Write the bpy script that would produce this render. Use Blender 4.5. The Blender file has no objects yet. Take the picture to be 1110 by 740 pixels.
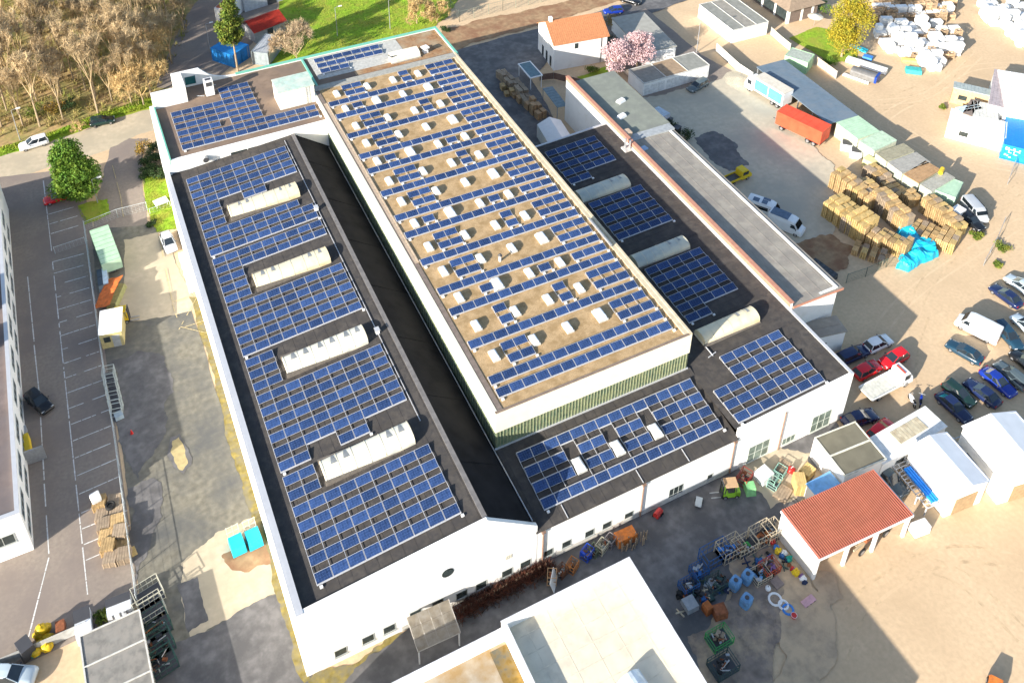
import bpy, bmesh, math, random
from mathutils import Vector, Matrix
random.seed(7)
SC = bpy.context.scene
COL = SC.collection
R_ = math.radians
# ------------------------------------------------------------------ camera model (surveyed from the building's vanishing points)
FPX, PPX, PPY = 1050.117, 555.121, 45.479
CX, CY, CH = -28.475, -59.540, 97.2
RA = (-0.44335767, -0.46406652, 0.7668613)     # world +y in camera axes (right, down, forward)
RB = (0.89629078, -0.22013502, 0.38497196)     # world +x
RN = (-0.00983958, 0.85801098, 0.51353709)     # world -z
def _ray(px, py):
    v = ((px-PPX), (py-PPY), FPX)
    return tuple(sum(a*b for a, b in zip(r, v)) for r in (RB, RA, RN))
def G(px, py, z=0.0):
    a, b, n = _ray(px, py); t = (CH-z)/n
    return (CX+a*t, CY+b*t)
def GL(pts, z=0.0): return [G(x, y, z) for x, y in pts]
def onY(px, py, y):
    a, b, n = _ray(px, py); t = (y-CY)/b
    return (CX+a*t, CH-n*t)
def onX(px, py, x):
    a, b, n = _ray(px, py); t = (x-CX)/a
    return (CY+b*t, CH-n*t)
# ------------------------------------------------------------------ materials
MATS = {}
def mat(name, col, rough=.8, var=.18, scale=2.0, metal=0.0, col2=None, s2=.35, bump=0.0, rand=0.0, spec=.4, alpha=None, detail=6, lo=.42, hi=.62):
    if name in MATS: return MATS[name]
    m = bpy.data.materials.new(name); m.use_nodes = True
    nt = m.node_tree; N = nt.nodes; L = nt.links
    b = N['Principled BSDF']
    b.inputs['Roughness'].default_value = rough
    b.inputs['Metallic'].default_value = metal
    b.inputs['Specular IOR Level'].default_value = spec
    tc = N.new('ShaderNodeTexCoord')
    n1 = N.new('ShaderNodeTexNoise'); n1.inputs['Scale'].default_value = scale; n1.inputs['Detail'].default_value = detail
    L.new(tc.outputs['Object'], n1.inputs['Vector'])
    cr = N.new('ShaderNodeValToRGB')
    e = cr.color_ramp.elements
    c = Vector(col)
    e[0].position = .3; e[1].position = .7
    e[0].color = (*[max(0, x*(1-var)) for x in c], 1); e[1].color = (*[min(1, x*(1+var)) for x in c], 1)
    L.new(n1.outputs['Fac'], cr.inputs['Fac'])
    out = cr.outputs['Color']
    if col2 is not None:
        n2 = N.new('ShaderNodeTexNoise'); n2.inputs['Scale'].default_value = s2; n2.inputs['Detail'].default_value = 8; n2.inputs['Roughness'].default_value = .65
        L.new(tc.outputs['Object'], n2.inputs['Vector'])
        r2 = N.new('ShaderNodeValToRGB'); r2.color_ramp.elements[0].position = lo; r2.color_ramp.elements[1].position = hi
        L.new(n2.outputs['Fac'], r2.inputs['Fac'])
        mx = N.new('ShaderNodeMix'); mx.data_type = 'RGBA'
        L.new(r2.outputs['Color'], mx.inputs['Factor']); L.new(out, mx.inputs['A']); mx.inputs['B'].default_value = (*col2, 1)
        out = mx.outputs['Result']
    if rand:
        oi = N.new('ShaderNodeObjectInfo'); hs = N.new('ShaderNodeHueSaturation')
        mp = N.new('ShaderNodeMapRange'); mp.inputs['To Min'].default_value = 1-rand; mp.inputs['To Max'].default_value = 1+rand
        L.new(oi.outputs['Random'], mp.inputs['Value']); L.new(mp.outputs['Result'], hs.inputs['Value'])
        L.new(out, hs.inputs['Color']); out = hs.outputs['Color']
    L.new(out, b.inputs['Base Color'])
    if bump:
        bp = N.new('ShaderNodeBump'); bp.inputs['Strength'].default_value = bump; bp.inputs['Distance'].default_value = .05
        L.new(n1.outputs['Fac'], bp.inputs['Height']); L.new(bp.outputs['Normal'], b.inputs['Normal'])
    if alpha is not None: b.inputs['Alpha'].default_value = alpha
    MATS[name] = m
    return m
def paint(name, col, rough=.35, **k): return mat(name, col, rough, var=.05, scale=1.5, spec=.5, **k)
# ------------------------------------------------------------------ mesh builder
class MB:
    def __init__(s): s.v = []; s.f = []; s.m = []
    def add(s, vs, fs, mi=0):
        o = len(s.v); s.v += [tuple(v) for v in vs]; s.f += [tuple(i+o for i in f) for f in fs]; s.m += [mi]*len(fs); return s
    def box(s, cx, cy, cz, lx, ly, lz, a=0, mi=0, tx=1, ty=1):
        ca, sa = math.cos(a), math.sin(a); vs = []
        for k, z in ((1, -.5), (0, .5)):
            for x, y in ((-.5, -.5), (.5, -.5), (.5, .5), (-.5, .5)):
                X = x*lx*(1 if k else tx); Y = y*ly*(1 if k else ty)
                vs.append((cx+X*ca-Y*sa, cy+X*sa+Y*ca, cz+z*lz))
        return s.add(vs, [(3, 2, 1, 0), (4, 5, 6, 7), (0, 1, 5, 4), (1, 2, 6, 5), (2, 3, 7, 6), (3, 0, 4, 7)], mi)
    def b0(s, x0, y0, z0, x1, y1, z1, mi=0):
        return s.box((x0+x1)/2, (y0+y1)/2, (z0+z1)/2, abs(x1-x0), abs(y1-y0), abs(z1-z0), 0, mi)
    def prism(s, pts, z0, z1, mi=0, cap=True):
        n = len(pts)
        ar = sum(pts[i][0]*pts[(i+1) % n][1]-pts[(i+1) % n][0]*pts[i][1] for i in range(n))
        if ar < 0: pts = pts[::-1]
        zt = z1 if isinstance(z1, (list, tuple)) else [z1]*n
        if ar < 0 and isinstance(z1, (list, tuple)): zt = zt[::-1]
        zb = z0 if isinstance(z0, (list, tuple)) else [z0]*n
        if ar < 0 and isinstance(z0, (list, tuple)): zb = zb[::-1]
        vs = [(p[0], p[1], zb[i]) for i, p in enumerate(pts)]+[(p[0], p[1], zt[i]) for i, p in enumerate(pts)]
        fs = [(i, (i+1) % n, (i+1) % n+n, i+n) for i in range(n)]
        if cap: fs += [tuple(range(n-1, -1, -1)), tuple(range(n, 2*n))]
        return s.add(vs, fs, mi)
    def tube(s, p0, p1, r0, r1=None, n=6, mi=0, cap=True):
        r1 = r0 if r1 is None else r1
        p0 = Vector(p0); p1 = Vector(p1); d = (p1-p0)
        if d.length < 1e-6: return s
        d.normalize(); u = d.orthogonal().normalized(); w = d.cross(u); vs = []
        for p, r in ((p0, r0), (p1, r1)):
            for i in range(n):
                t = 2*math.pi*i/n; vs.append(p+u*(r*math.cos(t))+w*(r*math.sin(t)))
        fs = [(i, (i+1) % n, (i+1) % n+n, i+n) for i in range(n)]
        if cap: fs += [tuple(range(n-1, -1, -1)), tuple(range(n, 2*n))]
        return s.add(vs, fs, mi)
    def bar(s, p0, p1, w, h=None, mi=0):
        h = w if h is None else h
        p0 = Vector(p0); p1 = Vector(p1); d = p1-p0
        if d.length < 1e-6: return s
        d.normalize(); u = d.cross(Vector((0, 0, 1)))
        if u.length < 1e-3: u = Vector((1, 0, 0))
        u.normalize(); q = u.cross(d); vs = []
        for p in (p0, p1):
            for a, b in ((-1, -1), (1, -1), (1, 1), (-1, 1)): vs.append(p+u*(a*w/2)+q*(b*h/2))
        return s.add(vs, [(3, 2, 1, 0), (4, 5, 6, 7), (0, 1, 5, 4), (1, 2, 6, 5), (2, 3, 7, 6), (3, 0, 4, 7)], mi)
    def torus(s, c, R, r, ax='z', n=14, k=7, mi=0):
        vs = []; fs = []
        for i in range(n):
            a = 2*math.pi*i/n
            for j in range(k):
                b = 2*math.pi*j/k; rr = R+r*math.cos(b)
                p = (rr*math.cos(a), rr*math.sin(a), r*math.sin(b))
                if ax == 'y': p = (p[0], p[2], p[1])
                if ax == 'x': p = (p[2], p[0], p[1])
                vs.append((c[0]+p[0], c[1]+p[1], c[2]+p[2]))
        for i in range(n):
            for j in range(k):
                fs.append((i*k+j, ((i+1) % n)*k+j, ((i+1) % n)*k+(j+1) % k, i*k+(j+1) % k))
        return s.add(vs, fs, mi)
    def grid(s, nx, ny, fn, mi=0):
        vs = [fn(i/nx, j/ny) for j in range(ny+1) for i in range(nx+1)]
        fs = [(j*(nx+1)+i, j*(nx+1)+i+1, (j+1)*(nx+1)+i+1, (j+1)*(nx+1)+i) for j in range(ny) for i in range(nx)]
        return s.add(vs, fs, mi)
    def loft(s, rings, mi=0, close=True, cap=True):
        n = len(rings[0]); vs = [p for r in rings for p in r]; fs = []
        for k in range(len(rings)-1):
            for i in range(n if close else n-1):
                j = (i+1) % n; fs.append((k*n+i, k*n+j, (k+1)*n+j, (k+1)*n+i))
        if cap: fs += [tuple(range(n-1, -1, -1)), tuple((len(rings)-1)*n+i for i in range(n))]
        return s.add(vs, fs, mi)
    def blob(s, c, r, seed=0, mi=0, n=10, m=7, sq=(1, 1, 1), amp=.15):
        rnd = random.Random(seed); ph = [rnd.uniform(0, 6.28) for _ in range(6)]
        vs = []
        for j in range(m+1):
            th = math.pi*j/m
            for i in range(n):
                a = 2*math.pi*i/n
                k = 1+amp*(math.sin(3*a+ph[0]+2*th)+math.sin(5*th+ph[1])*math.cos(2*a+ph[2]))
                vs.append((c[0]+r*sq[0]*k*math.sin(th)*math.cos(a), c[1]+r*sq[1]*k*math.sin(th)*math.sin(a), c[2]+r*sq[2]*k*math.cos(th)))
        fs = [(j*n+i, (j+1)*n+i, (j+1)*n+(i+1) % n, j*n+(i+1) % n) for j in range(m) for i in range(n)]
        return s.add(vs, fs, mi)
    def mesh(s, name, mats, smooth=False):
        me = bpy.data.meshes.new(name); me.from_pydata(s.v, [], s.f)
        for m in (mats if isinstance(mats, (list, tuple)) else [mats]): me.materials.append(m)
        if any(s.m): me.polygons.foreach_set('material_index', s.m)
        if smooth: me.polygons.foreach_set('use_smooth', [True]*len(me.polygons))
        me.update()
        return me
    def build(s, name, mats, parent=None, world=False, smooth=False, fix=False):
        if parent is not None and world:
            l = parent.location; s.v = [(x-l[0], y-l[1], z-l[2]) for x, y, z in s.v]
        me = s.mesh(name, mats, smooth)
        if fix:
            bm = bmesh.new(); bm.from_mesh(me); bmesh.ops.recalc_face_normals(bm, faces=bm.faces); bm.to_mesh(me); bm.free()
        o = bpy.data.objects.new(name, me); COL.objects.link(o)
        if parent is not None: o.parent = parent
        return o
def tag(o, label=None, cat=None, group=None, kind=None):
    if label:
        o['label'] = label
    if cat: o['category'] = cat
    if group: o['group'] = group
    if kind: o['kind'] = kind
    return o
def thing(name, label, cat, loc=(0, 0, 0), rz=0, group=None):
    o = bpy.data.objects.new(name, None); COL.objects.link(o); o.empty_display_size = .2
    o.location = loc if len(loc) == 3 else (loc[0], loc[1], 0); o.rotation_euler = (0, 0, rz)
    return tag(o, label, cat, group)
CH_ = {}
def kids(o): return [c for c in o.children]
def dup(root, loc, rz=0, label=None, group=None, scale=None):
    r = root.copy(); COL.objects.link(r); r.location = loc if len(loc) == 3 else (loc[0], loc[1], 0); r.rotation_euler = (0, 0, rz)
    if scale: r.scale = (scale,)*3 if not isinstance(scale, tuple) else scale
    if label: r['label'] = label
    if group: r['group'] = group
    for ch in list(root.children):
        c = ch.copy(); COL.objects.link(c); c.parent = r
        for g in list(ch.children):
            d = g.copy(); COL.objects.link(d); d.parent = c
    return r
def struct(name, mb, m, **k): return tag(mb.build(name, m, **k), kind='structure')
ORD = ['', 'first', 'second', 'third', 'fourth', 'fifth', 'sixth', 'seventh', 'eighth', 'ninth', 'tenth', 'eleventh', 'twelfth', 'thirteenth', 'fourteenth', 'fifteenth', 'sixteenth', 'seventeenth', 'eighteenth', 'nineteenth', 'twentieth']
NUM = ['no', 'one', 'two', 'three', 'four', 'five', 'six', 'seven', 'eight', 'nine', 'ten', 'eleven', 'twelve', 'thirteen', 'fourteen', 'fifteen', 'sixteen']
def seg(p0, p1, z=0):
    """px segment -> centre, length, angle on plane z"""
    a = G(*p0, z); b = G(*p1, z)
    return ((a[0]+b[0])/2, (a[1]+b[1])/2), math.hypot(b[0]-a[0], b[1]-a[1]), math.atan2(b[1]-a[1], b[0]-a[0])
def rect3(a, b, c, z=0):
    """three px corners a-b (length) b-c (width): centre, L, W, angle"""
    A = Vector(G(*a, z)); B = Vector(G(*b, z)); C = Vector(G(*c, z))
    d = (B-A); L = d.length; d.normalize(); n = Vector((-d.y, d.x)); w = (C-B).dot(n)
    ctr = (A+B)/2+n*(w/2)
    return (ctr.x, ctr.y), L, abs(w), math.atan2(d.y, d.x)
# ------------------------------------------------------------------ palette
WHITE = mat('white_render', (.80, .79, .76), .85, var=.04, scale=.8, col2=(.70, .68, .62), s2=.5, lo=.55, hi=.8)
CREAM = mat('cream_cladding', (.74, .70, .56), .7, var=.05, scale=1.2)
TEAL = paint('teal_trim', (.16, .46, .35), .7)
DARKROOF = mat('bitumen_roof', (.066, .058, .051), .9, var=.3, scale=.7, col2=(.046, .042, .041), s2=1.5, bump=.2)
SHADEROOF = mat('shaded_slope_roof', (.015, .0155, .018), .9, var=.3, scale=.6, spec=.1, col2=(.022, .022, .024), s2=.2)  # near-black colour carries the shade of the slope facing away from sun
GRAVEL = mat('roof_gravel', (.45, .31, .165), .95, var=.30, scale=9.0, col2=(.31, .205, .095), s2=.9, bump=.4)
TAN = mat('tan_curb', (.42, .33, .24), .9, var=.2, scale=3)
GLASSD = mat('window_glass', (.035, .045, .045), .12, var=.3, scale=1.5, spec=.6)
GLASSG = mat('green_profile_glass', (.10, .15, .10), .3, var=.5, scale=2.5, col2=(.22, .25, .13), s2=.9, spec=.5)
FRAME = paint('window_frame_grey', (.40, .42, .40), .5)
ALU = paint('aluminium', (.60, .60, .61), .4, metal=.3)
STEEL = mat('galvanised_steel', (.42, .43, .44), .45, var=.15, scale=4, metal=.5)
DGREY = paint('dark_grey_paint', (.06, .06, .065), .5)
BLACK = mat('black_rubber', (.015, .015, .015), .8, var=.3)
REDTRIM = mat('salmon_coping', (.46, .215, .145), .8, var=.1, scale=2)
RUST = mat('rust', (.25, .085, .035), .9, var=.4, scale=3)
WOOD = mat('pallet_wood', (.50, .34, .16), .9, var=.28, scale=2.2, rand=.22)
WOODG = mat('grey_wood', (.34, .26, .18), .9, var=.25, scale=2.0, rand=.15)
CARD = mat('cardboard', (.45, .29, .16), .9, var=.15, scale=1.5)
BARK = mat('bark', (.34, .26, .17), .95, var=.3, scale=3)
TWIG = mat('bare_twig', (.48, .36, .205), .95, var=.3, scale=1.2, rand=.2)
BLUEP = mat('blue_plastic', (.05, .22, .60), .5, var=.15)
LBLUE = mat('light_blue_plastic', (.15, .34, .60), .5, var=.2, scale=3, col2=(.10, .20, .32), s2=1.5)
CYAN = mat('cyan_tarp', (.012, .42, .62), .45, var=.18, scale=1.5)
YEL = mat('yellow_paint', (.75, .52, .02), .5, var=.12)
ORANGE = mat('orange_paint', (.66, .19, .03), .7, var=.25, scale=2, col2=(.35, .13, .05), s2=1.2)
GREENP = mat('green_paint', (.07, .40, .10), .5, var=.15)
REDP = paint('red_paint', (.55, .03, .025), .4)
CONC = mat('concrete', (.42, .40, .36), .9, var=.12, scale=2, col2=(.30, .28, .25), s2=.6)
PALEGREEN = mat('pale_green_sheet', (.40, .56, .40), .6, var=.10, scale=1.2)
WHITEP = paint('white_paint', (.80, .80, .79), .35)
WTENT = mat('white_tarpaulin', (.80, .81, .82), .6, var=.04)
GREYSHEET = mat('grey_sheet_roof', (.31, .28, .235), .85, var=.15, scale=.8, col2=(.25, .225, .195), s2=.5)
# ------------------------------------------------------------------ world, sun, camera
w = bpy.data.worlds.new("World"); SC.world = w; w.use_nodes = True
sky = w.node_tree.nodes.new('ShaderNodeTexSky'); sky.sky_type = 'NISHITA'; sky.sun_disc = False
SUN_TO = Vector((-2.60, -1.0, 1.0)).normalized()
EL = math.asin(SUN_TO.z)
sky.sun_elevation = EL; sky.sun_rotation = math.atan2(SUN_TO.x, SUN_TO.y)
sky.air_density = 1.0; sky.dust_density = 1.0; sky.ozone_density = 1.2
bg = w.node_tree.nodes['Background']; bg.inputs['Strength'].default_value = .12
w.node_tree.links.new(sky.outputs['Color'], bg.inputs['Color'])
sl = bpy.data.lights.new('sun', 'SUN'); sl.energy = 5.0; sl.angle = R_(.5); sl.color = (1.0, .935, .83)
so = bpy.data.objects.new('sun', sl); COL.objects.link(so); so.rotation_euler = SUN_TO.to_track_quat('Z', 'Y').to_euler(); so.location = (-80, -40, 120)
cd = bpy.data.cameras.new('camera'); cd.sensor_fit = 'HORIZONTAL'; cd.sensor_width = 36; cd.lens = 36*FPX/1110
cd.shift_x = -(PPX-555)/1110; cd.shift_y = (PPY-370)/1110; cd.clip_start = 1; cd.clip_end = 3000
co = bpy.data.objects.new('camera', cd); COL.objects.link(co)
rt = Vector((RB[0], RA[0], -RN[0])); dn = Vector((RB[1], RA[1], -RN[1])); fw = Vector((RB[2], RA[2], -RN[2]))
mw = Matrix(((rt.x, -dn.x, -fw.x, CX), (rt.y, -dn.y, -fw.y, CY), (rt.z, -dn.z, -fw.z, CH), (0, 0, 0, 1)))
co.matrix_world = mw; SC.camera = co
SC.view_settings.view_transform = 'Standard'; SC.view_settings.look = 'None'; SC.view_settings.gamma = 1; SC.view_settings.use_curve_mapping = False
SC.view_settings.exposure = 1.17
# ------------------------------------------------------------------ ground
def gmat(name, *a, **k): return mat(name, *a, **k)
SAND = mat('sandy_ground', (.60, .44, .275), .95, var=.10, scale=2.2, col2=(.50, .36, .22), s2=.12, bump=.3, detail=12, lo=.40, hi=.80)
ASPH = mat('asphalt', (.27, .225, .185), .9, var=.12, scale=2.5, col2=(.225, .185, .16), s2=.15, detail=10)
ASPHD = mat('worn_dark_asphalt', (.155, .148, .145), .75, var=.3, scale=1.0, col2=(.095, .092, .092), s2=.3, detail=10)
YARDC = mat('weathered_concrete', (.185, .172, .135), .95, var=.28, scale=1.3, col2=(.098, .100, .098), s2=.16, detail=14, bump=.15, lo=.40, hi=.66)
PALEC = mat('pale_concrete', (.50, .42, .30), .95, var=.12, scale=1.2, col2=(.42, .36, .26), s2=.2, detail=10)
MOSS = mat('mossy_strip', (.23, .18, .05), .95, var=.4, scale=1.5, col2=(.19, .17, .11), s2=.7, detail=10)
GRASSM = mat('grass_ground', (.23, .36, .018), .95, var=.3, scale=1.5, col2=(.28, .30, .035), s2=.3, detail=10)
LEAFLIT = mat('leaf_litter', (.38, .26, .12), .95, var=.35, scale=1.5, col2=(.27, .26, .08), s2=.25, detail=10)
EARTH = mat('bare_earth', (.34, .22, .12), .95, var=.25, scale=1.0, col2=(.25, .13, .07), s2=.3, detail=10)
LINEP = mat('road_paint', (.62, .62, .60), .8, var=.2, scale=3)
YLINE = mat('yellow_line_paint', (.52, .42, .22), .8, var=.25, scale=3)
g = MB()
S = 12
g.grid(60, 60, lambda u, v: (-300+700*u, -250+650*v, 0)); gr = struct('ground', g, SAND)
_z = [0.0]
def rag(pts, amp, step=2.0, seed=1):
    """fractal edge: midpoint displacement of every side"""
    rnd = random.Random(seed)
    def sub(a, b, k, depth):
        L = (b-a).length
        if depth == 0 or L < .5: return [a]
        mid = (a+b)/2; nn = Vector((-(b-a).y, (b-a).x)); nn = nn/nn.length if nn.length else nn
        mid = mid+nn*rnd.uniform(-1, 1)*min(k, L*.16)
        return sub(a, mid, k*.6, depth-1)+sub(mid, b, k*.6, depth-1)
    out = []; n = len(pts)
    for i in range(n):
        out += [tuple(p) for p in sub(Vector(pts[i]), Vector(pts[(i+1) % n]), amp*2.2, 6)]
    return out
PZ = {}; _pz = [0]
def patch(name, px, m, lvl, amp=.25, seed=1, world=False, kind='structure'):
    pts = px if world else GL(px)
    pts = rag(pts, amp, 1.6, seed)
    _pz[0] += 1; z = .004*_pz[0]; PZ[name] = z
    ar = sum(pts[i][0]*pts[(i+1) % len(pts)][1]-pts[(i+1) % len(pts)][0]*pts[i][1] for i in range(len(pts)))
    if ar < 0: pts = pts[::-1]
    from mathutils.geometry import tessellate_polygon
    mb = MB(); tri = tessellate_polygon([[Vector((x, y, 0)) for x, y in pts]])
    fs = []
    for t in tri:
        p, q, r = (pts[i] for i in t)
        c = (q[0]-p[0])*(r[1]-p[1])-(q[1]-p[1])*(r[0]-p[0])
        fs.append(tuple(t) if c > 0 else tuple(reversed(t)))
    mb.add([(x, y, z) for x, y in pts], fs)
    return tag(mb.build(name, m), kind=kind)
# woodland floor, verge, road
patch('woodland_floor', [(-40, 190), (0, 160), (60, 146), (165, 118), (185, 90), (215, 60), (250, -60), (-200, -60)], LEAFLIT, 1, .6, 2)
patch('grass_verge', [(-30, 176), (0, 160), (60, 142), (110, 122), (165, 105), (170, 117), (110, 133), (58, 152), (0, 172), (-30, 186)], GRASSM, 2, .3, 3)
patch('road', [(-60, 200), (0, 170), (60, 152), (110, 134), (168, 117), (172, 128), (176, 140), (150, 146), (128, 160), (60, 180), (0, 196), (-60, 220)], PALEC, 3, .12, 4)
patch('car_park', [(170, 95), (190, 40), (215, 0), (300, -30), (300, 20), (262, 60), (235, 85), (215, 95)], ASPH, 3, .2, 5)
patch('parking_lot', [(-60, 214), (0, 192), (52, 186), (84, 178), (100, 240), (122, 440), (150, 640), (140, 668), (20, 722), (-80, 765)], ASPH, 4, .05, 6)
patch('access_drive', [(120, 160), (140, 150), (160, 150), (152, 190), (162, 250), (172, 252), (190, 330), (130, 345), (100, 250), (110, 200)], ASPH, 5, .15, 7)
patch('concrete_yard', [(98, 250), (176, 240), (205, 330), (280, 560), (300, 640), (345, 760), (160, 790), (151, 640), (122, 440)], YARDC, 6, .15, 8)
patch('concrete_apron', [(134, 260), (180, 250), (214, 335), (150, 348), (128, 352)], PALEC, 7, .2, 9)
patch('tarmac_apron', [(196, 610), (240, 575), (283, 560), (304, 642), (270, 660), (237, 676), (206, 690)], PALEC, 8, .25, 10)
patch('rusty_stain', [(240, 602), (262, 590), (290, 588), (296, 612), (270, 620), (252, 618)], EARTH, 9, .5, 11)
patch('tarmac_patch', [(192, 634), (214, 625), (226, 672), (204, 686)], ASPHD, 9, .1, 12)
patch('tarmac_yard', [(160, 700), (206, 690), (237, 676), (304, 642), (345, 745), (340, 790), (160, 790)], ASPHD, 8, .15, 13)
patch('dark_yard_patch', [(118, 392), (150, 380), (178, 386), (178, 440), (180, 470), (150, 520), (136, 500), (128, 440)], ASPHD, 7, .8, 14)  # darker irregular patches laid over the concrete yard
patch('dark_yard_patch', [(138, 530), (170, 520), (176, 560), (160, 600), (148, 640), (140, 580)], ASPHD, 7, .8, 15)
patch('moss_strip', [(205, 322), (214, 322), (260, 452), (300, 582), (336, 735), (330, 740), (318, 700), (285, 585), (262, 520), (240, 440)], MOSS, 9, .25, 16)
patch('moss_strip', [(334, 737), (400, 708), (450, 684), (448, 720), (400, 742), (340, 760)], MOSS, 9, .3, 17)
patch('puddle_rim', [(185, 474), (195, 470), (204, 486), (208, 503), (199, 514), (188, 506), (182, 490)], ASPHD, 7, .1, 18)
patch('puddle_patch', [(187, 478), (194, 474), (201, 488), (204, 502), (198, 510), (190, 502), (185, 490)], mat('dry_puddle', (.42, .34, .17), .95, var=.15, scale=2), 8, .1, 18)
# lawns beside the hall
patch('lawn', [(155, 190), (182, 186), (194, 248), (170, 252), (163, 238), (156, 208)], GRASSM, 8, .15, 19)
patch('lawn', [(84, 224), (117, 216), (120, 232), (92, 244)], GRASSM, 8, .2, 20)
patch('grass_bank', [(285, 70), (300, 20), (320, -40), (520, -60), (492, 8), (472, 30), (380, 58), (330, 75)], GRASSM, 2, .5, 21)
patch('earth_strip', [(470, 40), (495, 30), (560, 15), (640, -5), (690, -20), (690, -4), (600, 26), (540, 40), (495, 56)], EARTH, 3, .4, 22)
patch('lane', [(480, 66), (495, 55), (540, 42), (600, 28), (690, 0), (740, -15), (760, -5), (700, 18), (660, 32), (600, 60), (575, 85), (600, 130), (605, 168), (570, 160)], ASPHD, 4, .15, 23)
patch('garage_lane', [(655, 30), (700, 10), (760, 60), (795, 78), (760, 110), (720, 120), (700, 110), (660, 60)], ASPH, 5, .15, 24)
patch('hardstanding', [(690, 110), (750, 95), (800, 74), (842, 108), (880, 155), (905, 180), (905, 250), (895, 300), (830, 290), (740, 160)], mat('yard_slab', (.52, .455, .34), .9, var=.10, scale=1.2, col2=(.42, .38, .30), s2=.14, detail=10), 5, .5, 25)
patch('dark_slab_patch', [(752, 150), (775, 143), (800, 160), (812, 180), (790, 186), (768, 172)], ASPHD, 6, .3, 26)  # darker patch laid over the hardstanding
patch('dark_soil', [(860, 268), (900, 254), (925, 268), (916, 292), (888, 300)], EARTH, 7, .5, 27)
patch('garden_lawn', [(625, 84), (660, 70), (672, 78), (640, 90)], GRASSM, 6, .2, 28)
patch('villa_lawn', [(855, 42), (885, 30), (925, 40), (930, 66), (900, 70), (878, 55)], GRASSM, 6, .2, 29)
patch('front_lane', [(345, 760), (420, 700), (590, 605), (690, 560), (830, 500), (862, 470), (905, 456), (912, 468), (880, 520), (848, 560), (842, 600), (790, 640), (770, 760), (560, 830), (400, 830)], ASPHD, 5, .3, 30)
patch('muddy_tarmac', [(745, 690), (790, 610), (838, 590), (862, 612), (866, 650), (850, 690), (838, 740), (850, 790), (770, 790)], mat('mud', (.23, .18, .145), .9, var=.3, scale=1.0, col2=(.50, .37, .24), s2=.35, detail=12, lo=.46, hi=.66), 6, 1.6, 31)
for k_, px_ in enumerate([[(838, 600), (866, 612), (900, 660), (905, 720), (880, 760), (840, 760), (850, 690)], [(850, 640), (880, 650), (890, 690), (870, 720), (845, 700)], [(876, 620), (905, 625), (915, 650), (895, 660)]]): patch('dirt_film', px_, mat('dirt_film', (.42, .315, .21), .95, var=.15, scale=1.5, col2=(.56, .41, .26), s2=.4, detail=12, lo=.42, hi=.6), 7, 1.6, 50+k_)
patch('concrete_pad', [(800, 500), (838, 482), (880, 490), (870, 530), (850, 545), (835, 552), (815, 530)], PALEC, 7, .2, 32)
# painted bay markings
mk = MB()
LZ = PZ['parking_lot']+.006
def line(p0, p1, wd=.14, z=LZ, mi=0):
    a = Vector(G(*p0)); b = Vector(G(*p1)); d = (b-a).normalized(); n = Vector((-d.y, d.x))*wd/2
    mk.add([(*(a-n), z), (*(b-n), z), (*(b+n), z), (*(a+n), z)], [(0, 1, 2, 3)], mi)
_ln = line
def line(p0, p1, wd=.14, z=LZ, mi=0):
    rw = random.Random(int(p0[0]*7+p0[1]*13)); n = 9; t = 0
    while t < 1:
        e = min(1, t+rw.uniform(.06, .2))
        if rw.random() > .10:
            a = (p0[0]+(p1[0]-p0[0])*t, p0[1]+(p1[1]-p0[1])*t); b = (p0[0]+(p1[0]-p0[0])*e, p0[1]+(p1[1]-p0[1])*e); _ln(a, b, wd*rw.uniform(.65, 1.05), z, mi)
        t = e+rw.uniform(0, .015)
ys = [(52, 224, 80, 218), (53, 236, 82, 229), (55, 247, 84, 240), (57, 259, 90, 248)]
for i in range(4): line((51+i*1.4, 222+i*10.5), (76+i*4, 215+i*9.6))
a0 = Vector(G(57, 284)); a1 = Vector(G(88, 556)); b0 = Vector(G(91, 275)); b1 = Vector(G(132, 536))
for i in range(18):
    t = i/17; p = a0.lerp(a1, t); q = b0.lerp(b1, t); rw = random.Random(i); u = 0
    while u < 1:
        e = min(1, u+rw.uniform(.08, .3)); d = (q-p).normalized(); n = Vector((-d.y, d.x))*.06*rw.uniform(.7, 1.1); A1, B1 = p.lerp(q, u), p.lerp(q, e)
        if rw.random() > .1: mk.add([(*(A1-n), LZ), (*(B1-n), LZ), (*(B1+n), LZ), (*(A1+n), LZ)], [(0, 1, 2, 3)])
        u = e+rw.uniform(0, .03)
for i in range(3): line((89+i*2, 573+i*17), (138+i*3, 553+i*16))
rnd = random.Random(5)
t = 0
while t < 1:
    t2 = min(1, t+rnd.uniform(.03, .12)); p = Vector(G(47, 196)).lerp(Vector(G(55, 272)), 0)
    A_ = (57+38*t, 284+360*t); B_ = (57+38*t2, 284+360*t2); line(A_, B_, .13); t = t2+rnd.uniform(.002, .012)
line((47, 196), (56, 272)); 
for (p, q) in [((30, 300), (37, 370)), ((37, 374), (43, 430)), ((44, 452), (48, 520)), ((48, 524), (53, 600)), ((53, 604), (31, 690))]: line(p, q)
struct('parking_markings', mk, [LINEP])
mk = MB()
for p, q in [((172, 253), (187, 328)), ((187, 328), (214, 319)), ((214, 322), (194, 358)), ((187, 330), (192, 345)), ((192, 358), (222, 348)), ((196, 355), (226, 362)), ((122, 180), (131, 214)), ((131, 214), (134, 236))]: line(p, q, .10, _pz[0]*.004+.004)
struct('yellow_floor_lines', mk, [YLINE])

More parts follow.
